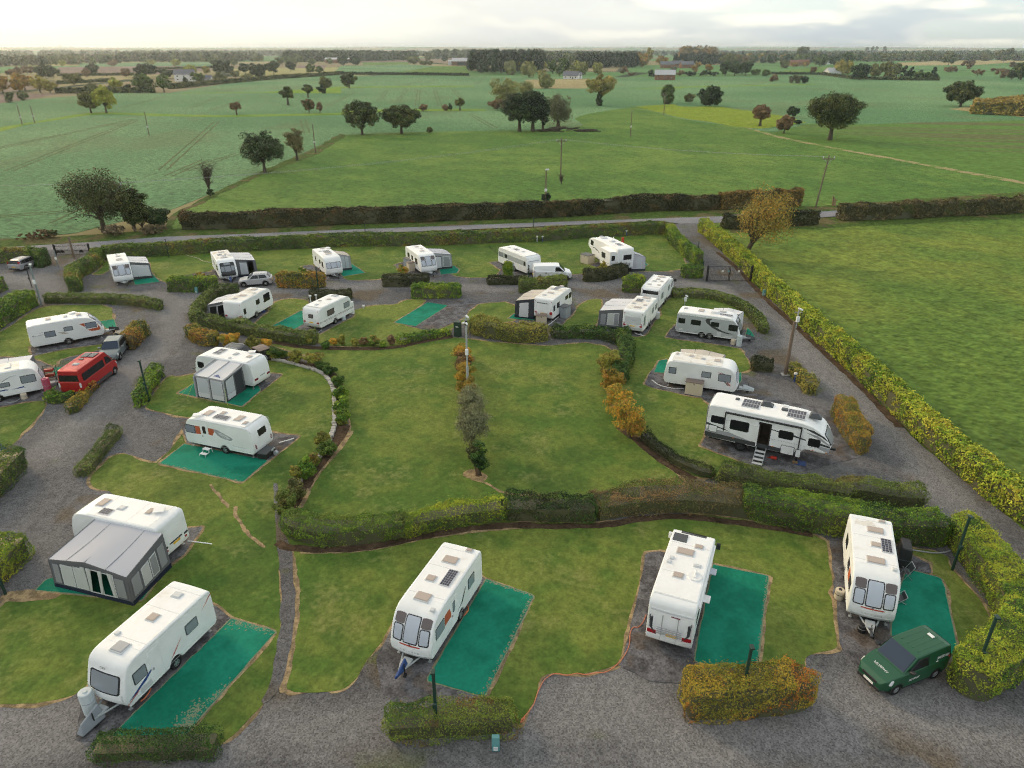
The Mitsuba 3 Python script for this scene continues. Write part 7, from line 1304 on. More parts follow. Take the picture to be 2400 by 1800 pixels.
for lab, p, c_ in [('white water tap at the roadside hedge left of the silver hatchback', [(-47.7,101.24)][0], 'white_plastic'), ('white tap box in the roadside hedge above the first awning', [(-48.86,102.05)][0], 'trim_light'), ('white tap box in the roadside hedge left of the lidded box caravan', [(-22.46,105.96)][0], 'trim_light'), ('white tap box in the roadside hedge above the white van', [(3.87,108.6)][0], 'white_plastic'), ('blue and white standpipe in the roadside hedge above the white van', [(4.72,108.6)][0], 'stripe_blue'), ('white tap box in the roadside hedge right of the tall trailer', [(19.2,113)][0], 'white_plastic'), ('standpipe in the roadside hedge behind the tall trailer', [(18.2,112.4)][0], 'stripe_blue'),
                   ('white tap on the dark low hedge, left of two', [(-23.66,79.6)][0], 'white_plastic'), ('white tap on the dark low hedge, right of two', [(-23.05,79.89)][0], 'white_plastic'), ('blue standpipe beside the loose hedge near the wooden pole', [(25.28,57.58)][0], 'stripe_blue'), ('small white flower bucket on the gravel near the old caravan', [(-17.04,77.47)][0], 'trim_light')]:
    tap(lab, p, .75 if 'bucket' not in lab else .25, c_)
def drum(label, p, r, h, col, lid=None, name='water_barrel', cat_='barrel'):
    k = thing(name, label, cat_); v = Local(k, p[0], p[1], .3)
    v.part('body', mesh_of(rhull([(r * .82 * math.cos(t), r * .82 * math.sin(t), z) for t in np.linspace(0, 6.283, 14)[:-1] for z in (r * .18 + .02, h - r * .18)], r * .18)), col, 40)
    v.part('cap', cyl(0, 0, h - .005, h + .05, r * .35, 12), lid or col); v.part('band', trimesh.creation.annulus(r * .99, r * 1.02, .03, transform=trimesh.transformations.translation_matrix((0, 0, h * .6))), lid or 'trim_grey')
drum('pink cylindrical cover beside the red van', [(-39.92,55.03)][0], .30, 1.55, 'pink_plastic', name='cylinder_cover', cat_='cover')
drum('small cream water barrel under the caravan with blue stripes', [(-41.55,54.2)][0], .24, .5, 'cream_plastic'); drum('cream and black water barrel left of the caravan beside the green van', [(17.72,29.89)][0], .24, .62, 'cream_plastic', 'black_plastic')
drum('cream water barrel under the nose of the grey caravan', [(22.28,66.47)][0], .25, .55, 'cream_plastic'); drum('pale grey cylinder cover at the nose of the grey caravan', [(22.74,66.04)][0], .26, 1.15, 'pale_cover', name='cylinder_cover', cat_='cover')
drum('white cylinder cover at the nose of the older white caravan', [(-17.97,75.65)][0], .25, 1.45, 'white_plastic', name='cylinder_cover', cat_='cover'); drum('pale blue grey cylinder cover at the nose of the bottom left caravan', [(-18.9,22.57)][0], .30, 1.30, 'pale_cover', name='cylinder_cover', cat_='cover')
drum('red gas bottle behind the tall white trailer', [(16.9,107.29)][0], .20, 1.0, 'red_plastic', name='gas_bottle', cat_='gas bottle'); drum('black bucket beside the hitch of the caravan near the green van', [(17.89,27.46)][0], .20, .45, 'black_plastic', name='bucket', cat_='bucket')
drum('blue water container under the older white caravan', [(-18.53,73.67)][0], .25, .5, 'pale_cover'); drum('blue water container behind the cream roofed caravan', [(-28.2,76.19)][0], .25, .5, 'stripe_blue'); drum('grey water container beside the long trailer hitch of the twin awning caravan', [(16.03,74.08)][0], .28, .8, 'trim_light')
# step, chairs, rack, blue board
p = c22_.world(.85, 1.62); k = thing('step', 'white plastic double step on the green mat', 'step'); v = Local(k, p[0], p[1], c22_.yaw)
v.part('lower_tread', rbox(-.28, .28, .12, .38, .20, .25, .01), 'white_plastic'); v.part('upper_tread', rbox(-.26, .26, -.25, .05, .42, .47, .01), 'white_plastic')
v.part('frame', cat(*[tube([(x_, .42, .06), (x_, .38, .22), (x_, -.0, .24), (x_, -.02, .45), (x_, -.3, .45), (x_, -.36, .06)], .022, 5) for x_ in (-.27, .27)]), 'white_plastic')
q = [(22.68,32.94)][0]; k = thing('covered_barbecue', 'tall black covered barbecue beside the caravan near the green van', 'barbecue'); v = Local(k, q[0], q[1], math.radians(-111))
v.part('cover', mesh_of(rhull([(-.62, -.25, .10), (.62, -.25, .10), (-.62, .25, .10), (.62, .25, .10), (-.5, -.2, 1.25), (.5, -.2, 1.25), (-.5, .2, 1.2), (.5, .2, 1.2)], .08)), 'black_plastic', 40); v.part('strap', box(-.69, .69, -.34, .34, .55, .60), 'graphite')
for i, (q, lab) in enumerate(zip([(22.24,31.57),(20.98,29.69)], ('silver framed folding chair leaning by the black barbecue', 'small grey folding stool beside the caravan near the green van'))):
    k = thing('folding_chair', lab, 'chair'); v = Local(k, q[0], q[1], math.radians(-100)); h_ = .95 - .45 * i
    v.part('frame', cat(*[tube([(x_, -.25, .02), (x_, .20, h_)], .018, 5) for x_ in (-.3, .3)], *[tube([(x_, .25, .02), (x_, -.2, h_ * .55)], .018, 5) for x_ in (-.3, .3)], tube([(-.3, .20, h_), (.3, .20, h_)], .018, 5)), 'alloy')
    v.part('seat', slab([(-.28, -.22, h_ * .5), (.28, -.22, h_ * .5), (.28, .10, h_ * .45), (-.28, .10, h_ * .45)]), 'graphite'); v.part('backrest', slab([(-.28, .09, h_ * .55), (.28, .09, h_ * .55), (.28, .19, h_ * .95), (-.28, .19, h_ * .95)]), 'graphite')
q = [(-41.39,57.88)][0]; k = thing('luggage_rack', 'black metal rack with red boxes between the striped caravan and the red van', 'rack'); v = Local(k, q[0], q[1], math.radians(20))
v.part('frame', cat(*[tube([(x_, y_, 0), (x_, y_, 1.35)], .025, 5) for x_ in (-.5, .5) for y_ in (-.35, .35)], *[tube([(-.5, y_, z_), (.5, y_, z_)], .025, 5) for y_ in (-.35, .35) for z_ in (.45, .9, 1.33)], *[tube([(x_, -.35, z_), (x_, .35, z_)], .025, 5) for x_ in (-.5, .5) for z_ in (.45, .9, 1.33)]), 'iron')
for z_ in (.46, .92): v.part('red_box', rbox(-.36, .36, -.25, .25, z_, z_ + .26, .05), 'stripe_red', 40)
q = [(-37.05,44.24)][0]; k = thing('blue_board', 'blue sloping panel at the left edge of the gravel', 'panel'); v = Local(k, q[0], q[1], .2)
v.part('panel', mesh_of(rhull([(-1.6, -.2, .1), (.35, -.2, .1), (-1.6, .9, .1), (.35, .9, .1), (-1.6, -.2, 1.5), (.0, .1, 1.55), (-1.6, .9, 1.5)], .03)), 'blue_cover', 40); v.part('edge_frame', tube([(.36, -.22, .1), (.02, .08, 1.58)], .03, 5), 'alloy'); v.part('top_rail', tube([(-1.6, -.23, 1.53), (.0, .08, 1.58)], .03, 5), 'alloy')
q = [(19.02,44.39)][0]; k = thing('wheel_lock', 'orange red wheel lock lying under the long trailer', 'wheel lock'); v = Local(k, q[0], q[1], -.4); v.part('body', rbox(-.22, .22, -.12, .12, .03, .18, .03), 'red_plastic', 40); v.part('handle', tube([(-.2, 0, .1), (-.42, -.05, .04)], .03, 5), 'red_plastic')
q = [(20.74,43.78)][0]; single('doormat', 'small blue mat on the gravel under the nose of the long trailer', 'mat', place(rbox(-.38, .38, -.35, .35, .032, .05, .008), q[0], q[1], -.4), 'blue_cover')
q = [(20.36,43.78)][0]; single('wood_block', 'brown wooden block under the landing leg of the long trailer', 'block', place(box(-.18, .18, -.12, .12, .03, .16), q[0], q[1], -.4), 'wood_step')
# cables and hoses
def cable(name, label, pts, z, r, bs, cat_): 
    p = chaikin(np.array(pts), 2, False); single(name, label, cat_, tube(np.c_[p, np.full(len(p), z) + .01 * np.sin(np.arange(len(p)))], r, 6), bs, True)
cable('cable', 'orange electric cable along the lawn edge to the motorhome', [(0.31,22),(0.48,22.04),(0.62,22.32),(0.31,22.01),(0.62,22.4),(0.98,22.89),(1.14,23.49),(1.38,24.1),(1.57,24.42),(2.07,24.79),(2.57,24.57),(3.1,24.76),(3.53,24.63),(4.13,24.79),(4.57,24.79),(5.17,25.35),(5.58,25.88),(5.91,26.58),(6,27.31),(6.25,27.76),(6.51,27.68),(6.82,28.06),(7.07,28.62)], .055, .02, 'orange_cable', 'cable')
cable('hose', 'pale yellow hose across the lawn from the roadside hedge', [(-47.93,101.85),(-46.55,100.15),(-44.5,98.9),(-43.42,97.29),(-41.61,96.5)], .06, .03, 'cream_plastic', 'hose'); cable('hose', 'grey hose on the grass beside the hedge near the green van', [(23.54,34.06),(24.13,33.85),(24.82,33.65),(25.63,33.7),(26.16,33.93)], .06, .045, 'grey_hose', 'hose')
cable('hose', 'white hose loop behind the caravan with the storage box', [(12.57,57.87),(13.03,56.74),(13.87,56.19),(15.03,56.05)], .06, .03, 'white_plastic', 'hose'); cable('hose', 'pale hose coil behind the older white caravan', [(-21.06,69.96),(-20.57,69.37),(-20.21,69.96),(-20.27,70.92)], .06, .03, 'grey_hose', 'hose'); cable('hose', 'blue grey hose under the striped caravan', [(-42.75,53.43),(-41.93,53.43),(-41.86,53.97),(-41.92,54.51)], .06, .03, 'grey_hose', 'hose')
cable('cable', 'black cable across the lawn to the long caravan', [(-3.48,106.11),(-3.09,104.28),(-2.46,102.88),(-2.07,101.28)], .05, .03, 'black_plastic', 'cable'); cable('pipe', 'white waste pipe behind the caravan seen from behind', [(12.85,69.52),(13.1,69.17),(13.69,68.66)], .08, .04, 'white_plastic', 'pipe'); cable('pipe', 'white waste pipe beside the grey storage box', [(3.87,71.75),(4.51,73.05),(5.22,74.55)], .08, .04, 'white_plastic', 'pipe'); cable('cable', 'orange cable under the bottom left caravan', [(-16.94,23.1),(-16.84,23.29),(-16.79,23.52),(-16.81,23.82)], .07, .035, 'orange_cable', 'cable'); cable('cable', 'orange cable coil by the wheel of the caravan with the blue hitch cover', [(-2.48,29.42),(-2.25,28.96),(-2.58,28.39),(-2.37,28.84)], .08, .03, 'orange_cable', 'cable'); cable('pipe', 'white pole lying behind the caravan with the white step', [(-17.57,46.52),(-16.63,47.2)], .12, .04, 'white_plastic', 'pipe')

# ------------------------------------------------------------------ posts, lamps, cameras
def bollard(label, spec, r=.07, col='post_green'):
    x, y, h, _ = spec; k = thing('lamp_post', label, 'post'); v = Local(k, x, y, 0)
    v.part('post', cyl(0, 0, 0, h, r, 12), col, 40); v.part('head', rbox(-r * 1.25, r * 1.25, -r * 1.25 - .10, r * 1.25, h - .03, h + .06, .02), col, 40); v.part('socket_box', rbox(-.09, .09, -r - .10, -r + .02, h * .42, h * .42 + .24, .02), col, 40)
for lab, sp in [('dark green post at the corner of the mat with the blue hitch cover caravan', (-3.3,21.7,3.48,0.06)), ('dark green post behind the big golden beech hedge', (10.5,23.2,3.33,0.06)), ('dark green post in the curved hedge, upper of two at the right', (25.2,32.2,3.74,0.08)), ('dark green post in the curved hedge, lower of two at the right', (21.8,24.4,3.91,0.06)),
                ('dark green leaning post beside the laurel bushes', (-30.7,53.7,3.75,0.1)), ('dark post in front of the orange brown clipped hedge', (-24,84.6,2.83,0.09)), ('dark post in front of the white van', (2.1,86.6,2.47,0.09)), ('dark post at the left edge beside the bright hedge', (-27.7,30.2,1.63,0.1)),
                ('black post at the left of the black iron gates', (24.8,89.8,2.16,0.13)), ('thin black post in the hedge above the iron gates', (26,97.7,2.73,0.09)), ('thin dark post in the roadside hedge behind the white van', (3.3,110.2,3.31,0.09)), ('thin dark post in the roadside hedge left of the back row', (-22.2,106.9,3.27,0.09)), ('thin grey post in the roadside hedge above the first pitch', (-49,99.4,2.65,0.09))]:
    bollard(lab, sp, r=.055 if 'thin' in lab else .075)
def cctv(label, spec, wood=0.0, heads=2, r=.06, col='galvanised'):
    x, y, h, _ = spec; k = thing('camera_pole', label, 'camera pole'); v = Local(k, x, y, 0)
    if wood: v.part('wooden_pole', cyl(0, 0, -.1, wood, .17, 12, .13), 'pole_wood', 40); v.part('foot', rbox(-.35, .35, -.3, .3, .0, .10, .03), 'stone_edge')
    z0 = wood * .88
    v.part('mast', cyl(.0 if not wood else .18, 0, z0, h, r, 10), col, 40)
    xo = 0 if not wood else .18
    v.part('junction_box', rbox(xo - .14, xo + .14, -.22, -.04, (wood or h * .52), (wood or h * .52) + .5, .03), 'white_plastic', 40)
    for i in range(heads):
        a = -.6 + i * 1.9; z = h - .05 - .55 * (i // 2)
        v.part('camera', mesh_of(rhull([(xo + .10 * math.cos(a), .10 * math.sin(a) - .05, z), (xo + .26 * math.cos(a), .26 * math.sin(a) - .05, z - .05)], .085)), 'white_plastic', 40)
    v.part('camera_arm', cat(tube([(xo - .35, -.05, h - .35), (xo + .35, -.05, h - .35)], .03, 5)), 'galvanised')
    return v
cv = cctv('tall grey camera pole in the middle of the central lawn', (-3.8,55.1,7.19,0.12), heads=4, r=.075, col='galvanised')
cv.part('lower_sleeve', cyl(0, 0, 0, 2.6, .12, 12), 'galvanised', 40); cv.part('black_collar', cyl(0, 0, 6.35, 6.75, .12, 12), 'black_plastic')
cctv('wooden pole with a white camera mast beside the drive on the right', (25,59.1,6.43,0.15), wood=5.2, heads=2)
cctv('small white camera post behind the grey caravan', (19.9,77.9,1.46,0.09), heads=2, r=.04)
lp = cctv('tall grey green lamp post with a camera at the left drive', (-54.8,78.7,4.93,0.11), heads=2, r=.10, col='pole_grey'); 
bollard('thin black lamp beside the grey green lamp post', (-60,85.4,2.6,0.08), r=.05, col='iron')
x_, y_, h_, _ = (-61.8,94.3,2.47,0.09); k = thing('gate_post', 'thin post with a white box at the left of the driveway', 'post'); v = Local(k, x_, y_, 0); v.part('post', cyl(0, 0, 0, h_, .06, 8), 'pole_grey'); v.part('box', rbox(-.12, .12, -.18, -.04, h_ * .45, h_ * .45 + .35, .03), 'white_plastic')
x_, y_, h_, _ = (-62.3,99,3.08,0.14); single('telegraph_stub', 'short brown wooden pole at the driveway gates', 'pole', cyl(x_, y_, -.1, h_, .16, 12, .13), 'pole_wood', 40)
# gates
def gate(label, p, q, h, arched=False, bars=16, mid=.42):
    p, q = np.array(p), np.array(q); L = float(np.linalg.norm(q - p)); yaw = math.atan2(*(q - p)[::-1]); k = thing('iron_gate', label, 'gate'); v = Local(k, float(p[0]), float(p[1]), yaw)
    for x_ in (0, L): v.part('post', box(x_ - .08, x_ + .08, -.08, .08, 0, h + .15), 'iron')
    for s in (0, 1):
        a, b = (.12, L / 2 - .03) if s == 0 else (L / 2 + .03, L - .12)
        lf = v.part('leaf_frame', cat(box(a, a + .05, -.03, .03, .06, h), box(b - .05, b, -.03, .03, .06, h * (1.12 if arched else 1.0)), box(a, b, -.025, .025, .06, .12), box(a, b, -.025, .025, h * mid, h * mid + .05), box(a, b, -.025, .025, h - .05 - .12 * arched, h - .12 * arched)), 'iron')
        for i in range(bars):
            x_ = a + (b - a) * (i + .5) / bars; t = ((x_ - L / 2) / (L / 2)) ** 2
            v.part('bar', box(x_ - .012, x_ + .012, -.012, .012, .1, h + (.25 * (1 - t) if arched else 0)), 'iron', parent=lf)
    return v, L
g1, L1 = gate('black iron double gates across the drive on the right', *[(24.91,87.94),(30.61,87.94)], 2.0)
for x_ in (L1 * .34, L1 * .47, L1 * .70): g1.part('sign_plate', box(x_ - .13, x_ + .13, -.06, -.035, 1.25, 1.48), 'plate_white' if x_ != L1 * .47 else 'teal_box')
g1.part('lock_box', rbox(L1 / 2 - .12, L1 / 2 + .12, -.09, -.02, .95, 1.15, .02), 'iron')
g2, L2 = gate('black iron double gates at the driveway on the left', *[(-65.83,100.57),(-61.04,101.01)], 1.5, True, 14)
for x_ in (L2 * .1, L2 * .22, L2 * .76): g2.part('crest', mesh_of(rhull([(x_ - .25, -.06, .45), (x_ + .25, -.06, .45), (x_ - .15, -.06, .75), (x_ + .15, -.06, .75)], .05)), 'iron')
# white stone edging of the curved bed, stone by stone
edge = chaikin([(-22.99,62.56),(-21.39,61.88),(-19.68,60.93),(-18.25,60.1),(-17.09,59.02),(-16.19,57.36),(-15.56,55.71),(-14.99,53.66),(-14.53,51.45),(-14.09,49.79),(-13.94,48.59),(-13.88,47.07),(-14,45.04),(-14.2,43.47),(-14.68,41.94),(-14.58,40.35)], 2, False)
_S8 = m3.Manifold.sphere(1.0, 8)
def rock(x0, x1, y0, y1, z0, z1, r): return mesh_of(m3.Manifold.batch_hull([_S8.scale((r, r, r)).translate((x, y, z)) for x in (x0 + r, x1 - r) for y in (y0 + r, y1 - r) for z in (z0 + r, z1 - r)]))
Le = LineString(edge); g_ = np.random.default_rng(4); k = thing('stone_edging', 'low white stone edging round the curved shrub bed', 'edging'); n_ = 110
for i in range(n_):
    a = np.array(Le.interpolate((i + .5) / n_, True).coords[0]); b = np.array(Le.interpolate(min(.9999, (i + .7) / n_), True).coords[0]); d = b - a; l_ = Le.length / n_ * .47
    st_ = rock(-l_, l_, -.15 - g_.uniform(0, .05), .15 + g_.uniform(0, .05), .0, .20 + g_.uniform(-.06, .08), .045); part(k, 'stone', place(st_, a[0] + g_.normal() * .03, a[1] + g_.normal() * .03, math.atan2(d[1], d[0]) + g_.normal() * .12), 'stone_edge', 40)
def bed(label, pts, w): struct('soil_bed', label, extr(rough(LineString(chaikin(pts, 2, False)).buffer(w, cap_style='flat'), .3, .16, 1.2, 2), -.03, .036), 'soil_mat')
bed('dark soil bed of the curved shrub border', [(p_[0] + .45, p_[1] + .2) for p_ in edge], .45)
bed('dark soil strip along the top of the central lawn', [(-24.39,67.09),(-21.62,66.01),(-19.57,65.4),(-16.72,65.3),(-13.37,65.33),(-11.42,65.72),(-8.25,67.72),(-6.1,68.59)], .40)
bed('dark soil strip under the hedge below the central lawn', [(-14.16,34.69),(-13.47,34.22),(-12.03,34.02),(-10.1,34.02),(-7.96,34.36),(-6.19,34.99),(-3.9,35.72),(-2.02,36.22),(-0.09,36.41),(1.84,36.37),(2.89,36.3),(5.4,36.34),(7.83,37.05),(10.86,37.48),(14.55,36.61),(18.36,35.52)], .28)
bed('soil strip of the shrub row in the central lawn', [(-5.28,65.83),(-4.54,59.31),(-3.9,54.82),(-3.7,51.33),(-2.99,45.92),(-2.43,42.55),(-2.32,42.03)], .20)
bed('brown soil along the inner edge of the left hedge', [(-13.98,38.17),(-14.16,40.85),(-13.88,43.09),(-13.34,45.33),(-12.96,47.76),(-12.91,49.49)], .16)
bed('brown soil along the curved yew hedge', [(8.52,49.18),(9.49,47.25),(10.27,45.25),(11.27,43.28),(12.62,41.62)], .35)
bed('leaf littered strip at the foot of the long bright hedge', [(30.14,102.45),(30.56,94.35),(30.47,87.14),(30.18,80.24),(30.52,74.36),(30.61,64.98),(30.83,56.46),(30.57,49.18)], .30)
# ------------------------------------------------------------------ beyond the site: poles, wires, houses, far trees, hills
def upole(label, spec, arm=False, light=False, lean=0.0):
    x, y, h, _ = spec; r = max(.13, math.hypot(x, y) * .00045); k = thing('utility_pole', label, 'utility pole'); v = Local(k, x, y, 0)
    v.part('pole', tube([(0, 0, -.2), (lean, 0, h)], [r * 1.2, r * .85], 8), 'pole_wood', 40)
    if arm:
        v.part('cross_arm', box(lean - 1.1, lean + 1.1, -.08, .08, h - .75, h - .58), 'pole_wood'); v.part('brace', cat(tube([(lean - .7, 0, h - .7), (lean, 0, h - 1.6)], .04, 4), tube([(lean + .7, 0, h - .7), (lean, 0, h - 1.6)], .04, 4)), 'galvanised')
        for d in (-1, 0, 1): v.part('insulator', cyl(lean + d * 1.0, 0, h - .58, h - .25, .09, 8), 'trim_light')
    else: v.part('cap', cyl(lean, 0, h, h + .12, r, 8), 'trim_grey'); v.part('plate', box(-r - .12, r + .12, -r - .1, -r, h * .35, h * .35 + .5), 'plate_white')
    if light: v.part('lamp_head', rbox(lean - .15, lean + .55, -.2, .2, h - .15, h + .1, .06), 'white_plastic', 40)
    return (x + lean, y, h)
P1 = upole('leaning utility pole by the lane at the left', (-62.1,116.5,7.8,0.2), True, lean=-1.6)
P2 = upole('double armed utility pole in the middle of the pasture', (10.9,163.8,9.3,0.31), True); P3 = upole('utility pole right of the pasture by the lane', (57.3,135.4,9.39,0.26), True, lean=.8)
upole('lamp pole rising from the field hedge in the centre', (6.5,139.4,6.25,0.18), light=True); upole('bare utility pole at the top of the pasture', (40.4,255.3,8.23,0.32)); upole('pale utility pole at the scrub patch', (68.8,343.3,8.88,0.42), True)
P4 = upole('dark utility pole at the far left margin, left of two', (-193.1,296.8,7.15,0.37)); upole('grey utility pole at the far left margin, right of two', (-192.5,303.9,6.39,0.37)); P5 = upole('thin utility pole in the left crop field', (-124.3,256.3,7.67,0.32)); upole('thin utility pole beside the slim tan tree', (-56.5,213.1,7.66,0.22))
def wires(label, a, b, n=3, sp=1.0):
    k = thing('power_line', label, 'power line'); a, b = np.array(a), np.array(b)
    for i in range(n):
        o = (i - (n - 1) / 2) * sp; t = np.linspace(0, 1, 13)[:, None]; p = (a + [o, 0, -.25]) * (1 - t) + (b + [o, 0, -.25]) * t; p[:, 2] -= (4 * t * (1 - t))[:, 0] * np.linalg.norm(b - a) * .012
        part(k, 'wire', tube(p, .010, 3), 'trim_grey')
wires('power line from the leaning pole to the double armed pole', P1, P2); wires('power line from the double armed pole to the pole by the lane', P2, P3); wires('power line running left from the leaning pole', (-150, 118, 9.0), P1)
single('dead_stump', 'orange brown bare stump in the verge right of the utility pole', 'stump', (lambda s: cat(*[tube([(s[0], s[1], 0), (s[0] + .4 * a, s[1], s[2] * .6), (s[0] + a, s[1], s[2] * b)], [.4, .25, .06], 6) for a, b in ((-.5, 1.0), (.5, .5))]))((61.3,136.8,1.88,0.24)), 'fringe_mat')
s_ = (19.5,271.4,1.48,0.56); g_ = np.random.default_rng(8); k = thing('log_pile', 'heap of felled dark logs right of the dark clump', 'log pile')
for i in range(46):
    a = g_.uniform(-.35, .35); l_ = g_.uniform(2, 4.5); cx_, cy_ = s_[0] + g_.uniform(-11, 11), s_[1] + g_.uniform(-1.6, 1.6); z_ = g_.uniform(.2, 1.5) * (1 - abs(cx_ - s_[0]) / 14)
    part(k, 'log', tube([(cx_ - l_ / 2 * math.cos(a), cy_ - l_ / 2 * math.sin(a), z_), (cx_ + l_ / 2 * math.cos(a), cy_ + l_ / 2 * math.sin(a), z_ + g_.uniform(-.2, .3))], [.22, .17], 6), 'bark')
# thin field marks
flat('field_margin', 'bright grass margin across the crop field at the left', [(-184.7,247.1),(-185.3,271.4),(-192.1,300.7),(-191.6,340.8),(-184.9,346.6),(-159.9,338.3),(-129.6,331.2),(-77.4,343.3),(-56,364),(-12,367),(-13,377),(-58,377),(-83,367),(-80,354),(-133.3,340.8),(-164.9,349.2),(-190,357),(-199,354),(-194.7,285.9),(-198.3,266.2)], -.12, 'scrub2_mat', amp=.8, step=4, scale=.1)
flat('field_margin', 'second thin grass margin across the far crop field', [(-222,515),(-170,521),(-114,513),(-131,588),(-30,608),(-31,624),(-135,608),(-172,528),(-225,523)], -.12, 'scrub2_mat')
flat('field_margin', 'thin pale margin on the right of the far crop field', [(86,577),(129,579),(132,593),(256,646),(260,657),(135,608)], -.12, 'scrub2_mat')
flat('ditch_bank', 'rough grassy ditch bank at the left edge of the pasture', [(-57.1,114.8),(-61.6,129.1),(-61.8,146.2),(-62,162.7),(-61.1,179.4),(-59.7,225.1),(-60.6,264.1),(-57.2,258.2),(-55.2,212.4),(-59.2,172.8),(-60.2,146.2),(-60.5,129.8),(-55.6,114.8)], -.07, 'verge_mat', amp=.7, step=1.5, scale=.3)
flat('dry_strip', 'strip of tan dry grass below the golden willows', [(12,744),(77,775),(56,579),(16,579)], -.12, 'dry_mat', amp=2, step=8, scale=.05)
flat('bright_field', 'bright green field in front of the brown barn', [(-148,956),(-129,1334),(-76,1334),(-52,921)], -.11, 'pasture_mat'); flat('bright_field', 'narrow bright green field left of the brown barn', [(-275,1437),(-329,1718),(-233,1738),(-193,1465)], -.11, 'pasture_mat')
flat('far_crop', 'far blue green field beyond the brown plough land', [(-733,1311),(-900,1625),(-686,1779),(-532,1384),(-655,1311)], -.10, 'crop_mat'); flat('far_crop', 'pale far crop beyond the hedge in the centre', [(-214,921),(-304,1384),(-193,1465),(-129,1334),(-148,956)], -.115, 'crop_mat')
flat('ploughed_field', 'brown ploughed field on the far left', [(-543,921),(-739,1266),(-643,1334),(-500,1334),(-419,1098),(-415,909),(-458,877)], -.11, 'plough_mat'); flat('ploughed_field', 'brown ploughed strip at the left edge', [(-281,382),(-357,489),(-334,499),(-304,512),(-286,455),(-281,418)], -.10, 'plough_mat'); flat('ploughed_field', 'brown ploughed strip left of the brown barn', [(-340,1779),(-403,2134),(-285,2134),(-236,1779)], -.10, 'plough_mat'); flat('ploughed_field', 'brown ploughed strip behind the dark wood', [(-335,1205),(-381,1384),(-341,1437),(-280,1158)], -.10, 'plough_mat')
flat('dry_strip', 'tan stubble strips on the far left beyond the autumn trees', [(-455,767),(-515,877),(-428,887),(-392,810),(-364,695),(-358,608)], -.11, 'dry_mat'); flat('dry_strip', 'tan stubble strip far on the right', [(679,1371),(833,1680),(1420,2165),(1169,1779),(857,1437)], -.10, 'dry_mat'); flat('bright_field', 'green paddock among the trees on the right', [(377,1074),(537,1311),(399,969),(320,909)], -.10, 'pasture_mat'); flat('reed_base', 'bare tan ground under the golden reeds', [(217,377),(237,393),(264,382),(226.1,325.1),(219,358)], -.10, 'dry_mat')
def track(label, a, b, w=.55, sep=1.9, ends=None):
    a, b = np.array(a), np.array(b); u = (b - a) / np.linalg.norm(b - a); n = np.array([-u[1], u[0]]); L = np.linalg.norm(b - a); g = np.random.default_rng(int(L)); k = uniq('tractor_track'); taken.add(k); labels[k] = {'label': label, 'category': 'tractor track', 'kind': 'structure'}
    for s in (-1, 1): part(k, 'wheel_mark', extr(rough(LineString([a + n * s * sep / 2, b + n * s * sep / 2]).buffer(w / 2), 2.5, .22, .4, int(L) + s), -.16, -.118), 'tram_mat')
for i, (a, b) in enumerate([[(-155,222.2),(-160.8,322.8)], [(-123.4,179.4),(-157.9,317)], [(-86.3,180.9),(-121.6,310.7)], [(-80.7,179.4),(-78.4,214.1)], [(-93.6,126.5),(-81,132.5)], [(-78.4,121.6),(-81.7,152.3)], [(-80.9,171.2),(-82.9,199.5)], [(-65,434),(-78,572)], [(-49,391),(-68,561)], [(-37,393),(-57,565)], [(-75,428),(-91,561)], [(-30,455),(-44,572)], [(-19.6,349.2),(-6.1,282.4)], [(-146,367),(-160,455)], [(-89.2,321.3),(-72.5,265.1)], [(-90,648),(-83,729)], [(-76,648),(-74,759)], [(-31,648),(-28,788)], [(-96,393),(-108,521)], [(-198,382),(-219,486)], [(-161,377),(-181,467)]]):
    track(('far ' if i > 6 else '') + f'pair of wheel marks in the crop, {["lower left", "second from lower left", "straight towards the round tree", "below the dark round tree", "behind the ragged tree", "through the ragged tree", "below the leafless tree"][i] if i < 7 else ["left of the three small trees", "between the olive pair and the far barn", "right of the far barn line", "first behind the olive pair", "right end behind the olive pair", "above the pasture", "by the small brown tree", "right of the slim tan tree", "first towards the barn", "second towards the barn", "third towards the pine wood", "by the dark field edge tree", "by the yellow green tree", "middle of the left crop"][i - 7]}', a, b)

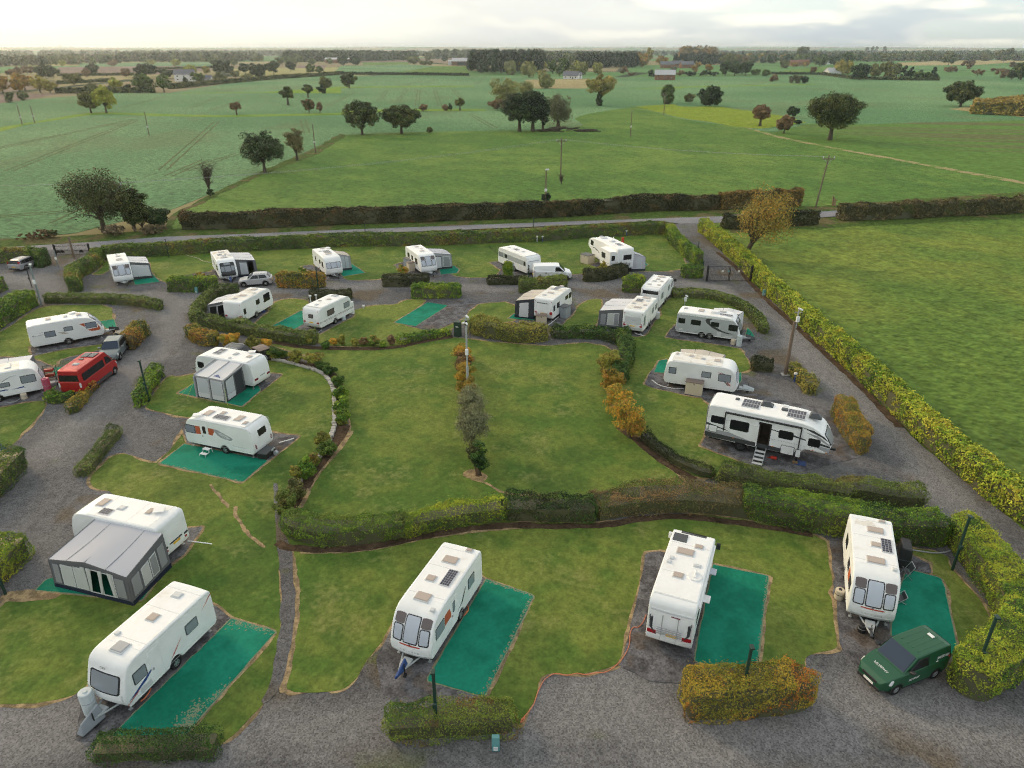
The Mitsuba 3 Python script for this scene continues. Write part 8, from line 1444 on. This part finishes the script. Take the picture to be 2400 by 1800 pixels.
def house(label, spec, w, d, hw, hr, yaw, wall, roof, name='house', win=3, chim=True, doors=False):
    x, y, _, _ = spec; k = thing(name, label, 'house' if name == 'house' else name); v = Local(k, x, y, math.radians(yaw))
    v.part('wall', extr(Polygon([(-w / 2, -d / 2), (w / 2, -d / 2), (w / 2, d / 2), (-w / 2, d / 2)]), -.3, hw), wall)
    gq = [(s * w / 2, e * d / 2, hw) for s in (-1, 1) for e in (-1, 1)]
    v.part('gable', tm([(-w / 2, -d / 2, hw), (-w / 2, d / 2, hw), (-w / 2, 0, hr), (w / 2, -d / 2, hw), (w / 2, d / 2, hw), (w / 2, 0, hr)], [(0, 2, 1), (3, 4, 5), (0, 1, 4), (0, 4, 3)]), wall)
    o = .45; rz = (hr - hw) / (d / 2); rf = None
    for e in (-1, 1):
        q = [(-w / 2 - o, e * (d / 2 + o), hw - o * rz + .1), (w / 2 + o, e * (d / 2 + o), hw - o * rz + .1), (w / 2 + o, 0, hr + .1), (-w / 2 - o, 0, hr + .1)]
        kk = v.part('roof', slab(q, .18), roof); rf = rf or kk
    if chim:
        for s in (-.38, .38): v.part('chimney', box(s * w - .4, s * w + .4, -.35, .35, hr - .6, hr + 1.1), 'brick', parent=rf)
    for fl in range(1 if hw < 4 else 2):
        for i in range(win):
            x0 = -w / 2 + w * (i + .5) / win; f_ = v.part('window', box(x0 - .6, x0 + .6, -d / 2 - .06, -d / 2 + .02, .9 + 2.7 * fl, 2.2 + 2.7 * fl), 'trim_light'); v.part('pane', box(x0 - .5, x0 + .5, -d / 2 - .08, -d / 2 - .05, 1.0 + 2.7 * fl, 2.1 + 2.7 * fl), 'win_dark', parent=f_)
    v.part('door', box(-.5 + w * .16, .5 + w * .16, -d / 2 - .07, -d / 2 + .02, 0, 2.1) if not doors else box(-w * .2, w * .2, -d / 2 - .1, -d / 2, 0, hw * .8), 'canvas_dark')
mat('brick', (.24, .12, .08), .9, spec=.1); mat('slate', (.17, .17, .19), .8, spec=.2); mat('red_tile', (.24, .12, .085), .85, spec=.15); mat('render_white', (.72, .71, .68), .8, spec=.2); mat('barn_wood', (.17, .10, .065), .9, spec=.1); mat('sheet_roof', (.46, .46, .47), .6)
house('white two storey house among the trees at the left', (-300.8,711.5,9.76,5.69), 17, 9, 6.0, 9.8, 8, 'render_white', 'slate'); house('small white annex right of the white house', (-274.3,694.7,4.47,2.78), 8, 6, 3.2, 5.5, 8, 'render_white', 'slate', win=2, chim=False)
house('brown barn with a pale roof left of the pine wood', (-88.1,1384,9.74,14.27), 36, 18, 7, 12, -6, 'barn_wood', 'sheet_roof', 'barn', win=0, chim=False, doors=True); house('pale tank shed left of the brown barn', (-112.3,1437.3,5.19,4.27), 10, 8, 6, 8, 0, 'sheet_roof', 'sheet_roof', 'shed', win=0, chim=False)
house('white bungalow with a grey roof below the conifer belt', (58.9,767.3,5.34,6.13), 15, 10, 3.0, 6.8, -14, 'render_white', 'slate'); house('low white cottage wing right of the bungalow', (66.4,775.4,3.98,2.32), 7, 7, 2.8, 5.4, -14, 'render_white', 'slate', win=1, chim=False)
house('pinkish brick house with a pale grey roof at the right of the pasture', (147.1,744,6.95,7.44), 19, 11, 4.6, 8.6, -10, 'brick', 'sheet_roof'); house('white gabled barn at the edge of the far crop on the right', (367.3,887.5,3.89,6.19), 16, 11, 3.6, 7.2, 12, 'render_white', 'sheet_roof', 'barn', win=1, chim=False)
house('red roofed house, left of two in the orange trees', (498,1371.2,6.69,6.8), 18, 10, 5, 9, 4, 'brick', 'red_tile'); house('red roofed house, right of two in the orange trees', (527.4,1410.1,6.87,6.99), 18, 10, 5, 9, -6, 'brick', 'red_tile'); house('brick house at the left of the big dark trees on the right', (270.6,1204.9,8.72,7.18), 20, 11, 5.2, 9.5, 5, 'brick', 'slate'); house('brick house half hidden in trees right of the orange trees', (240.2,1204.9,9.8,5.98), 20, 10, 5.2, 9.6, -8, 'brick', 'slate'); house('second brick house half hidden in trees right of the orange trees', (265.5,1245.2,8.1,6.18), 18, 10, 5.2, 9.6, 6, 'brick', 'slate')
house('white house in the gap right of the pine wood', (85.7,1868.1,9.4,7.39), 22, 10, 6, 10, 0, 'render_white', 'brick'); house('long pale shed among the trees on the left skyline', (-702.8,2074.8,5.59,12.31), 60, 22, 7, 10, 0, 'sheet_roof', 'sheet_roof', 'shed', win=0, chim=False); house('pale shed at the right end of the dark wood', (-363,1624.8,5.27,9.01), 50, 20, 7, 10, 0, 'brick', 'sheet_roof', 'shed', win=0, chim=False); house('pale roofed building in the right hand trees', (606.2,1494.8,2.97,4.44), 20, 12, 4, 7, 0, 'render_white', 'sheet_roof', 'shed', win=0, chim=False)
# far trees: label, crop specs
FT = [
 ('orange autumn tree in the clump at the far left edge', ORANGE, 'round', [(-342.2,515.2,11.89,5.4),(-334.3,520.8,9.63,4.82),(-342.6,540.2,12.73,6.74)]), ('golden tree right of the orange clump at the far left', GOLD, 'round', [(-318.2,517.1,10.99,6.04),(-311.6,517.1,8.33,4.69)]), ('dark tree behind the orange clump at the far left', DARKT, 'round', [(-467.5,775.4,12.71,10.22),(-479.6,809.5,10.33,6.46)]),
 ('low dark bush in the field boundary at the far left', DARKT, 'bush', [(-303.8,515.2,3.35,3.32),(-296.5,515.2,4.12,3.94),(-276.4,524.6,4.09,3.17),(-264.6,528.4,5,2.98)]), ('brown bare looking tree in the hedgerows at the far left', RUST, 'round', [(-520,809.5,9.59,9.7),(-568.6,909.3,9.1,9.06),(-447.3,814,8.76,4.22),(-404,809.5,8.86,4.85),(-683.9,1334.4,10.11,9.53)]), ('dull olive tree in the tan fields at the left', OLIVE, 'round', [(-360.9,634.4,9.9,7.63),(-287,524.6,6.42,4.43)]),
 ('dark tree standing in the ploughed field at the left', DARKT, 'round', (-471.6,871.7,12.51,7.47)), ('large dark tree left of the white house', DARKT, 'oak', (-376.5,796.4,14.48,12.72)), ('rounded green tree left of the white house', GREEN, 'round', [(-253.1,526.5,12.33,8.48),(-238.8,526.5,11.56,6.36)]), ('yellow topped tree left of the rounded green trees', YELLOW, 'round', (-276.5,536.2,9.41,5.39)), ('dark tree behind the rounded green trees', DARKT, 'round', (-338.8,759.4,9.29,7.89)),
 ('small yellow tree on the far green field', YELLOW, 'round', [(-576.6,1334.4,11.55,8.74),(-679.2,1465.5,8.46,7.55),(-792.3,1371.2,9.16,6.53)]), ('yellow tree over the roof of the white house', YELLOW, 'round', (-366.3,882.2,10.43,8.09)), ('green tree in front of the white house', GREEN, 'round', (-280,688.1,8.45,6.61)), ('dark little tree in front of the white house', DARKT, 'conifer', (-262,618.3,6.38,2.73)), ('golden tree right of the white house', GOLD, 'round', (-354.1,898.3,8.5,6.8)),
 ('dark tall tree in the row right of the white house', DARKT, 'round', [(-332.1,882.2,17.58,10.2),(-329.1,898.3,13.37,7.88),(-322.9,938.2,11.07,8.6),(-263.5,800.7,14.13,9.91),(-276.3,898.3,14.99,10.03),(-291.5,1022.4,11.49,6.71)]), ('olive bushy tree in the hedge right of the white house', OLIVE, 'bush', [(-260.1,688.1,7.82,7.71),(-277.7,775.4,10.33,6.51),(-260.7,759.4,5.84,5.46)]), ('grey green tree behind the dark row right of the white house', GREEN, 'round', [(-543.3,1410.1,15.74,10.07),(-502.8,1410.1,10.68,8.95),(-416.1,1410.1,14.47,14.54),(-431.3,1557.1,17.35,19.13),(-379.3,1480,10.4,7.63),(-356.1,1525.4,9.89,6.65)]), ('green tree at the far corner of the crop field', GREEN, 'round', [(-233.3,898.3,10.94,5.37),(-230,926.4,8.76,4.98)]),
 ('dark tree at the left end of the far hedge in the centre', DARKT, 'round', [(-278.9,1384,14.7,11.53),(-299.5,1384,18.42,10.98)]), ('olive tree left of the brown barn', OLIVE, 'round', [(-184.8,1465.5,16.6,13.36),(-206.9,1915.8,18.54,16.68),(-164.1,1437.3,7.26,8.55),(-151.3,1437.3,5.71,8.55)]), ('dark bush beside the far paddock', DARKT, 'bush', (-159.2,1845.1,11.6,7.3)),
 ('golden willow in front of the pine wood', WILLOW, 'willow', [(-1.1,887.5,14.81,7.61),(17.6,809.5,13.99,8.4)]), ('yellow gold tree between the willows and the wood', GOLD, 'round', [(14.9,944.2,14.37,7.9),(39.5,1051.4,11.99,7.53),(34.3,887.5,5.5,6.37)]), ('tall green tree right of the golden willows', GREEN, 'round', [(48.4,920.6,15.52,8.44),(59.8,898.3,18.54,7.88),(51.6,837.1,9.76,5.01)]), ('broad golden willow behind the bungalow', [((.13, .14, .04), 2), ((.20, .19, .05), 3)], 'willow', [(76.8,887.5,14.65,12.38),(100.7,909.3,11.89,8.34)]),
 ('orange tree at the end of the conifer belt', ORANGE, 'round', [(210.9,1266.4,23.22,10.56),(267.3,1384,15.94,13.18)]), ('yellow tree beside the orange tree', GOLD, 'round', [(278.5,1590.3,27.91,8.82),(212.7,1266.4,10.06,9.05)]), ('reddish bush by the lane end', RUST, 'bush', [(132.8,920.6,7.71,6.6),(132.2,856.6,3.13,5.13),(181.4,837.1,5.96,6.68)]), ('dark hedge bush by the brick house', DARKT, 'bush', [(146.1,809.5,7.39,4.85),(201.4,968.9,7.05,4.82)]),
 ('olive tree behind the big dark trees on the right', OLIVE, 'round', [(359.5,1288.3,21.31,14.83),(415.9,1185.7,11.14,8.48),(583.5,1738,16.22,10.32)]), ('orange gold tree in the belt on the right', [ORANGE[1], GOLD[1], GOLD[0]], 'round', [(529.2,1738,17.78,11.01),(557.7,1738,17.78,14.45),(604.2,1738,15.6,7.57)]), ('dark pointed tree in the belt on the right', DARKT, 'conifer', [(513,1738,17.78,6.88),(714.5,2196.2,19.27,7.81)]), ('big dark tree of three by the far crop on the right', [DARKT[1], OAK[1]], 'round', [(235.9,856.6,15.54,6.49),(246.2,856.6,14.77,7.18),(258.1,856.6,15.85,7.86)]), ('low dark bush at the edge of the right hand crop', DARKT, 'bush', [(196.9,846.7,4.95,9.29),(212.1,846.7,5.56,10.13),(222.3,846.7,4.95,5.07)]), ('small autumn tree among the gardens on the right', ORANGE, 'round', [(222.1,944.2,8.41,4.14),(256.1,1008.5,8.97,5.22),(308.4,1288.3,7.45,5.11)]), ('green tree at the corner of the far crop', GREEN, 'round', [(268.9,818.5,7.17,4.9),(269.2,856.6,7.81,5.98)]),
 ('tall grey poplar clump on the right', GREY, 'column', [(640.3,1738,30.77,8.26),(650.6,1738,31.69,8.95)]), ('bright orange tree by the red roofs', ORANGE, 'round', [(479.1,1266.4,8.92,6.03),(468.2,1288.3,6.99,5.11)]), ('green tree right of the red roofs', GREEN, 'round', [(510.3,1288.3,17.86,11.76),(594.5,1384,23.36,13.18)]), ('dark tree right of the red roofs', DARKT, 'round', (572.6,1384,17.18,9.88)), ('small reddish tree in the green paddock', RUST, 'round', (360.1,926.4,7.92,3.32)),
 ('yellow willow above the white gabled barn', GOLD, 'willow', [(377.9,887.5,15.13,10.26),(395.2,909.3,13.2,6.52)]), ('dark green tree right of the white gabled barn', DARKT, 'round', (331.5,736.5,14.49,9.13)), ('olive gold tree in the clump by the far crop', [OLIVE[1], OLIVE[2], GOLD[3]], 'round', [(369.9,787.9,13.34,7.24),(381.7,787.9,15.33,8.18),(402.5,809.5,13.99,5.49),(365.6,747.8,8.88,5.98)]), ('dark conifer in the clump by the far crop', DARKT, 'conifer', [(379,747.8,12.28,6.88),(385.8,747.8,11.6,4.78),(401.4,736.5,10.76,5.01)]), ('green bushy tree in the clump by the far crop', GREEN, 'round', [(388.2,736.5,8.49,7.36),(396.3,736.5,6.48,5.01)]),
 ('hazy olive tree in the belt on the far right', OLIVE, 'round', [(966.5,2074.8,17.84,18.87),(826,1698.6,16.47,17.49),(987.1,2074.8,15.99,16.41),(1097.8,2074.8,21.54,21.33),(1122.6,2196.2,17.31,17.36)]), ('hazy green tree in the belt on the far right', GREEN, 'round', [(1100.9,2196.2,23.18,18.23),(1162.6,2133.8,15.68,15.19),(1557.4,2571.9,22.52,21.33),(1476.7,2486.9,18.24,17.68),(1005.4,2196.2,13.38,13.02)]), ('large grey green tree on the far right', GREY, 'round', [(775.7,1384,22.13,16.47),(1071.5,1698.6,28.57,23.54)]), ('brown bush in the hedgerows on the far right', RUST, 'bush', [(556.2,981.7,6.78,10.94),(685.4,1167.1,11.39,11.59),(509.4,846.7,8.03,6.76),(640,1022.4,4.09,11.39),(507.7,800.7,9.06,9.91),(779.1,1204.9,8.72,9.57)]), ('dark olive tree at the right edge beyond the reeds', OAK, 'round', [(485.3,736.5,16.49,8.84),(481.3,744,8.98,5.06)]),
]
ORD = ['leftmost', 'second from left', 'third from left', 'fourth from left', 'fifth from left', 'sixth from left']
FT.append(('slim far poplar on the right skyline', GREY, 'column', [(1863.7,4117.7,34.47,7.31),(1892.1,4117.7,35.93,6.49),(1914,4117.7,35.93,6.49),(1954.6,4117.7,34.47,7.31)]))
for lab, pal, kind, specs in FT:
    specs = sorted(specs if isinstance(specs, list) else [specs], key=lambda q: q[0] / q[1])
    for i, sp in enumerate(specs):
        n_ = len(specs); which = '' if n_ == 1 else (' on the left' if i == 0 else ' on the right') if n_ == 2 and 'right' not in lab and 'left' not in lab else f', {"rightmost" if i == n_ - 1 else ORD[i]} one'
        tree('bush' if kind == 'bush' else 'willow_tree' if kind == 'willow' else 'poplar_tree' if 'poplar' in lab else 'tree', lab + which, sp, kind, pal, cat_='bush' if kind == 'bush' else 'tree', group=lab.split(' ', 1)[1] + ' group' if n_ > 1 else None, dens=.85 if sp[3] > 7 else .6)
def wood(name, label, poly_px, h, n, pal, cr=.5, seed=0, conifer=False, spread=1.0):
    """a far wood that reads as one mass"""
    g = np.random.default_rng(seed + n); poly = Polygon(poly_px).buffer(0); x0, y0, x1, y1 = poly.bounds
    c = np.c_[g.uniform(x0, x1, n * 6), g.uniform(y0, y1, n * 6)]; c = c[shapely.contains_xy(poly, c[:, 0], c[:, 1])][:n]
    hh = h * g.uniform(.7, 1.15, len(c)); dist = math.hypot((x0 + x1) / 2, (y0 + y1) / 2); lf = dist * .0030
    rr = hh * (.22 if conifer else .42) * spread
    m_ = 64; i = np.repeat(np.arange(len(c)), m_); u = g.normal(size=(len(i), 3)); u /= np.linalg.norm(u, axis=1, keepdims=True); u *= g.uniform(.4, 1, (len(i), 1)) ** .5
    z = (u[:, 2] * .5 + .5); tp = (1 - z * .85) if conifer else np.ones(len(i))
    p = np.c_[c[i, 0] + u[:, 0] * rr[i] * tp, c[i, 1] + u[:, 1] * rr[i] * tp, hh[i] * (.08 + .92 * z)]
    cols = np.array([q for q, w in pal]); tone = cols[g.integers(0, len(cols), len(c))][i] * g.uniform(.75, 1.25, (len(i), 1))
    lm, lc = leaf_mesh(p, u, lf, tone, g, up=.3, wide=.85, tri=True); struct(name, label, lm, 'leaf', kind='stuff', color=lc)
wood('pine_wood', 'dark pine wood in the centre distance', [(-48,887),(-66,1205),(-70,1437),(61,1437),(40,969),(-8,887)], 24, 330, DARKT[:2], conifer=True, spread=1.5, seed=1)
wood('conifer_belt', 'dark belt of conifers right of the pine wood', [(98,1186),(113,1371),(221,1371),(192,1186)], 20, 170, DARKT[:2], conifer=True, spread=1.2, seed=2); wood('conifer_belt', 'dark belt of conifers at the start of the right hand gardens', [(298,1437),(348,1680),(451,1680),(386,1437)], 17, 110, DARKT[:2], conifer=True, spread=1.2, seed=3); wood('orange_wood', 'line of orange red trees above the right conifer belt', [(374,1738),(401,1868),(479,1868),(446,1738)], 30, 40, ORANGE, seed=4)
wood('woodland', 'dark wood on the left skyline behind the tree row', [(-494,1699),(-602,2075),(-480,2196),(-272,2196),(-254,2019),(-390,1779)], 21, 420, DARKT + GREEN[:1], seed=5); wood('woodland', 'hazy green wood across the left skyline', [(-873,1738),(-1041,2075),(-769,2333),(-598,1868),(-694,1738)], 17, 330, GREEN + OLIVE[:1] + DARKT[1:2], seed=6); wood('woodland', 'hazy trees across the far left skyline', [(-889,1311),(-1204,1779),(-979,1966),(-800,1590),(-821,1371)], 14, 230, GREEN + RUST[:1] + OLIVE + DARKT[1:2], seed=7)
wood('woodland', 'far hazy woodland band on the left horizon', [(-1850,2663),(-3020,4355),(-1233,5660),(-772,3538),(-1245,2979)], 15, 420, GREEN + DARKT[1:2], seed=8, spread=1.3); wood('woodland', 'far hazy woodland band in the middle horizon', [(-329,2663),(-537,4355),(1109,5088),(737,3380),(92,2407)], 14, 380, GREEN + DARKT[1:2], seed=9, spread=1.3); wood('woodland', 'far hazy woodland band on the right horizon', [(582,2663),(949,4355),(3414,5088),(2043,3039),(1257,2761)], 14, 430, GREEN + OLIVE[:1] + DARKT[1:2], seed=10, spread=1.3)
wood('woodland', 'belt of mixed garden trees on the right', [(418,1557),(541,2019),(1063,2333),(832,1823),(588,1557)], 15, 170, GREEN + OLIVE + ORANGE[:1] + DARKT[1:2], seed=11); wood('woodland', 'belt of hazy hedgerow trees on the far right', [(812,1779),(987,2165),(1701,2529),(1275,1892)], 14, 150, GREEN + OLIVE + RUST[:1], seed=12); wood('woodland', 'grey hedgerow trees right of the pine wood', [(61,1437),(75,1779),(312,1892),(242,1465)], 20, 140, GREEN + GREY[:1] + DARKT[1:2], seed=13); wood('woodland', 'hedgerow trees behind the barn in the centre', [(-220,2196),(-276,2761),(-60,2866),(-47,2262)], 22, 120, GREEN + OLIVE[:1], seed=14)
def hrow(label, pts, w, h, pal, leaf=1.0, dens=5): hedge('field_hedge', label, LineString(pts).buffer(w, cap_style='flat'), h * .75, pal, leaf=1.1, dens=dens * 1.3, lump=.5, lumps=.15, loose=.3, wob=.8, core=(.085, .085, .045))
hrow('long low dark hedge at the far edge of the crop field in the centre', [(-204,893),(-143,887),(-48,857)], 1.4, 3.2, DARKT + OAK[:1], dens=3); hrow('hedge climbing behind the left crop field', [(-254,572),(-249,648),(-238,737),(-198,898)], 2.2, 4.0, OLIVE + DARKT, dens=2.5); hrow('dark hedge at the foot of the far left autumn trees', [(-307,517),(-291,517),(-243,521)], 2.2, 4.0, DARKT + OLIVE, dens=2.5); hrow('hedge below the right hand clump', [(355,887),(335,759),(373,729),(403,729)], 1.6, 3.0, DARKT + OLIVE, dens=3); hrow('hedge at the far edge of the right crop', [(306,921),(355,887)], 1.6, 2.6, DARKT, dens=2.5)
for i, yy in enumerate((500, 528, 455)): hrow(f'hedge line across the tan fields on the left, {["upper", "lower", "far"][i]} one', [[(-498,847),(-421,867)], [(-382,648),(-367,701)], [(-528,1098),(-459,1205)]][i], 2.0, 3.0, OAK, dens=2)
hedge('reed_bed', 'dense golden reed bed at the right edge of the far crop', Polygon([(210,346.6),(225,370),(271,393),(280,382),(226.8,307.3),(227.9,336.7)]).buffer(0), 5.2, [((.19, .15, .04), 2), ((.28, .21, .06), 3), ((.14, .12, .035), 2)], leaf=.9, dens=4, lump=1.0, lumps=.15, loose=.4, cat_='reeds')
# low hills along the horizon
def ridge(label, y0, depth, x0, x1, hmax, seed, nx=160, ny=14):
    xs, ts = np.linspace(x0, x1, nx), np.linspace(0, 1, ny); X, Tt = np.meshgrid(xs, ts); n = meshkit.fbm(np.c_[(X / 1500).ravel(), (Tt * 1.3).ravel(), np.full(X.size, seed)], 4, seed).reshape(X.shape)
    Z = hmax * np.sin(np.pi * np.clip(Tt, 0, 1)) ** .8 * (.55 + .9 * (n - .3)) * np.clip(np.minimum(X - x0, x1 - X) / 1200, 0, 1) - .6; v = np.c_[X.ravel(), (y0 + Tt * depth).ravel(), Z.ravel()]
    f = [(i * nx + j, i * nx + j + 1, (i + 1) * nx + j + 1) for i in range(ny - 1) for j in range(nx - 1)] + [(i * nx + j, (i + 1) * nx + j + 1, (i + 1) * nx + j) for i in range(ny - 1) for j in range(nx - 1)]
    struct('hills', label, tm(v, f), 'plain_mat', True)
ridge('low pale hills along the left horizon', 7200, 4200, -11300, 1500, 52, 3); ridge('low blue wooded hills along the middle horizon', 7000, 4400, -1500, 6200, 47, 5); ridge('low hills along the right horizon', 6600, 4600, 3500, 11300, 46, 8)
for i, px_ in enumerate([(-9849,15513),(-9468,15513),(-9269,15513),(-8918,15513),(-8888,15513)]):
    k = thing('wind_turbine', f'tiny white wind turbine on the left horizon, {ORD[i]}', 'wind turbine', 'wind turbines on the left horizon'); u_ = np.array(px_) / np.linalg.norm(px_) * 8800; v = Local(k, float(u_[0]), float(u_[1]), 0)
    v.part('tower', cyl(0, 0, 0, 56, 1.8, 8, 1.2), 'white_plastic'); v.part('nacelle', box(-2, 2, -6, 4, 54, 58), 'white_plastic')
    for b in range(3): a = b * 2.094 + i * .7; v.part('blade', tube([(0, -7, 56), (16 * math.sin(a), -7, 56 + 16 * math.cos(a))], [1.6, .4], 5), 'white_plastic')
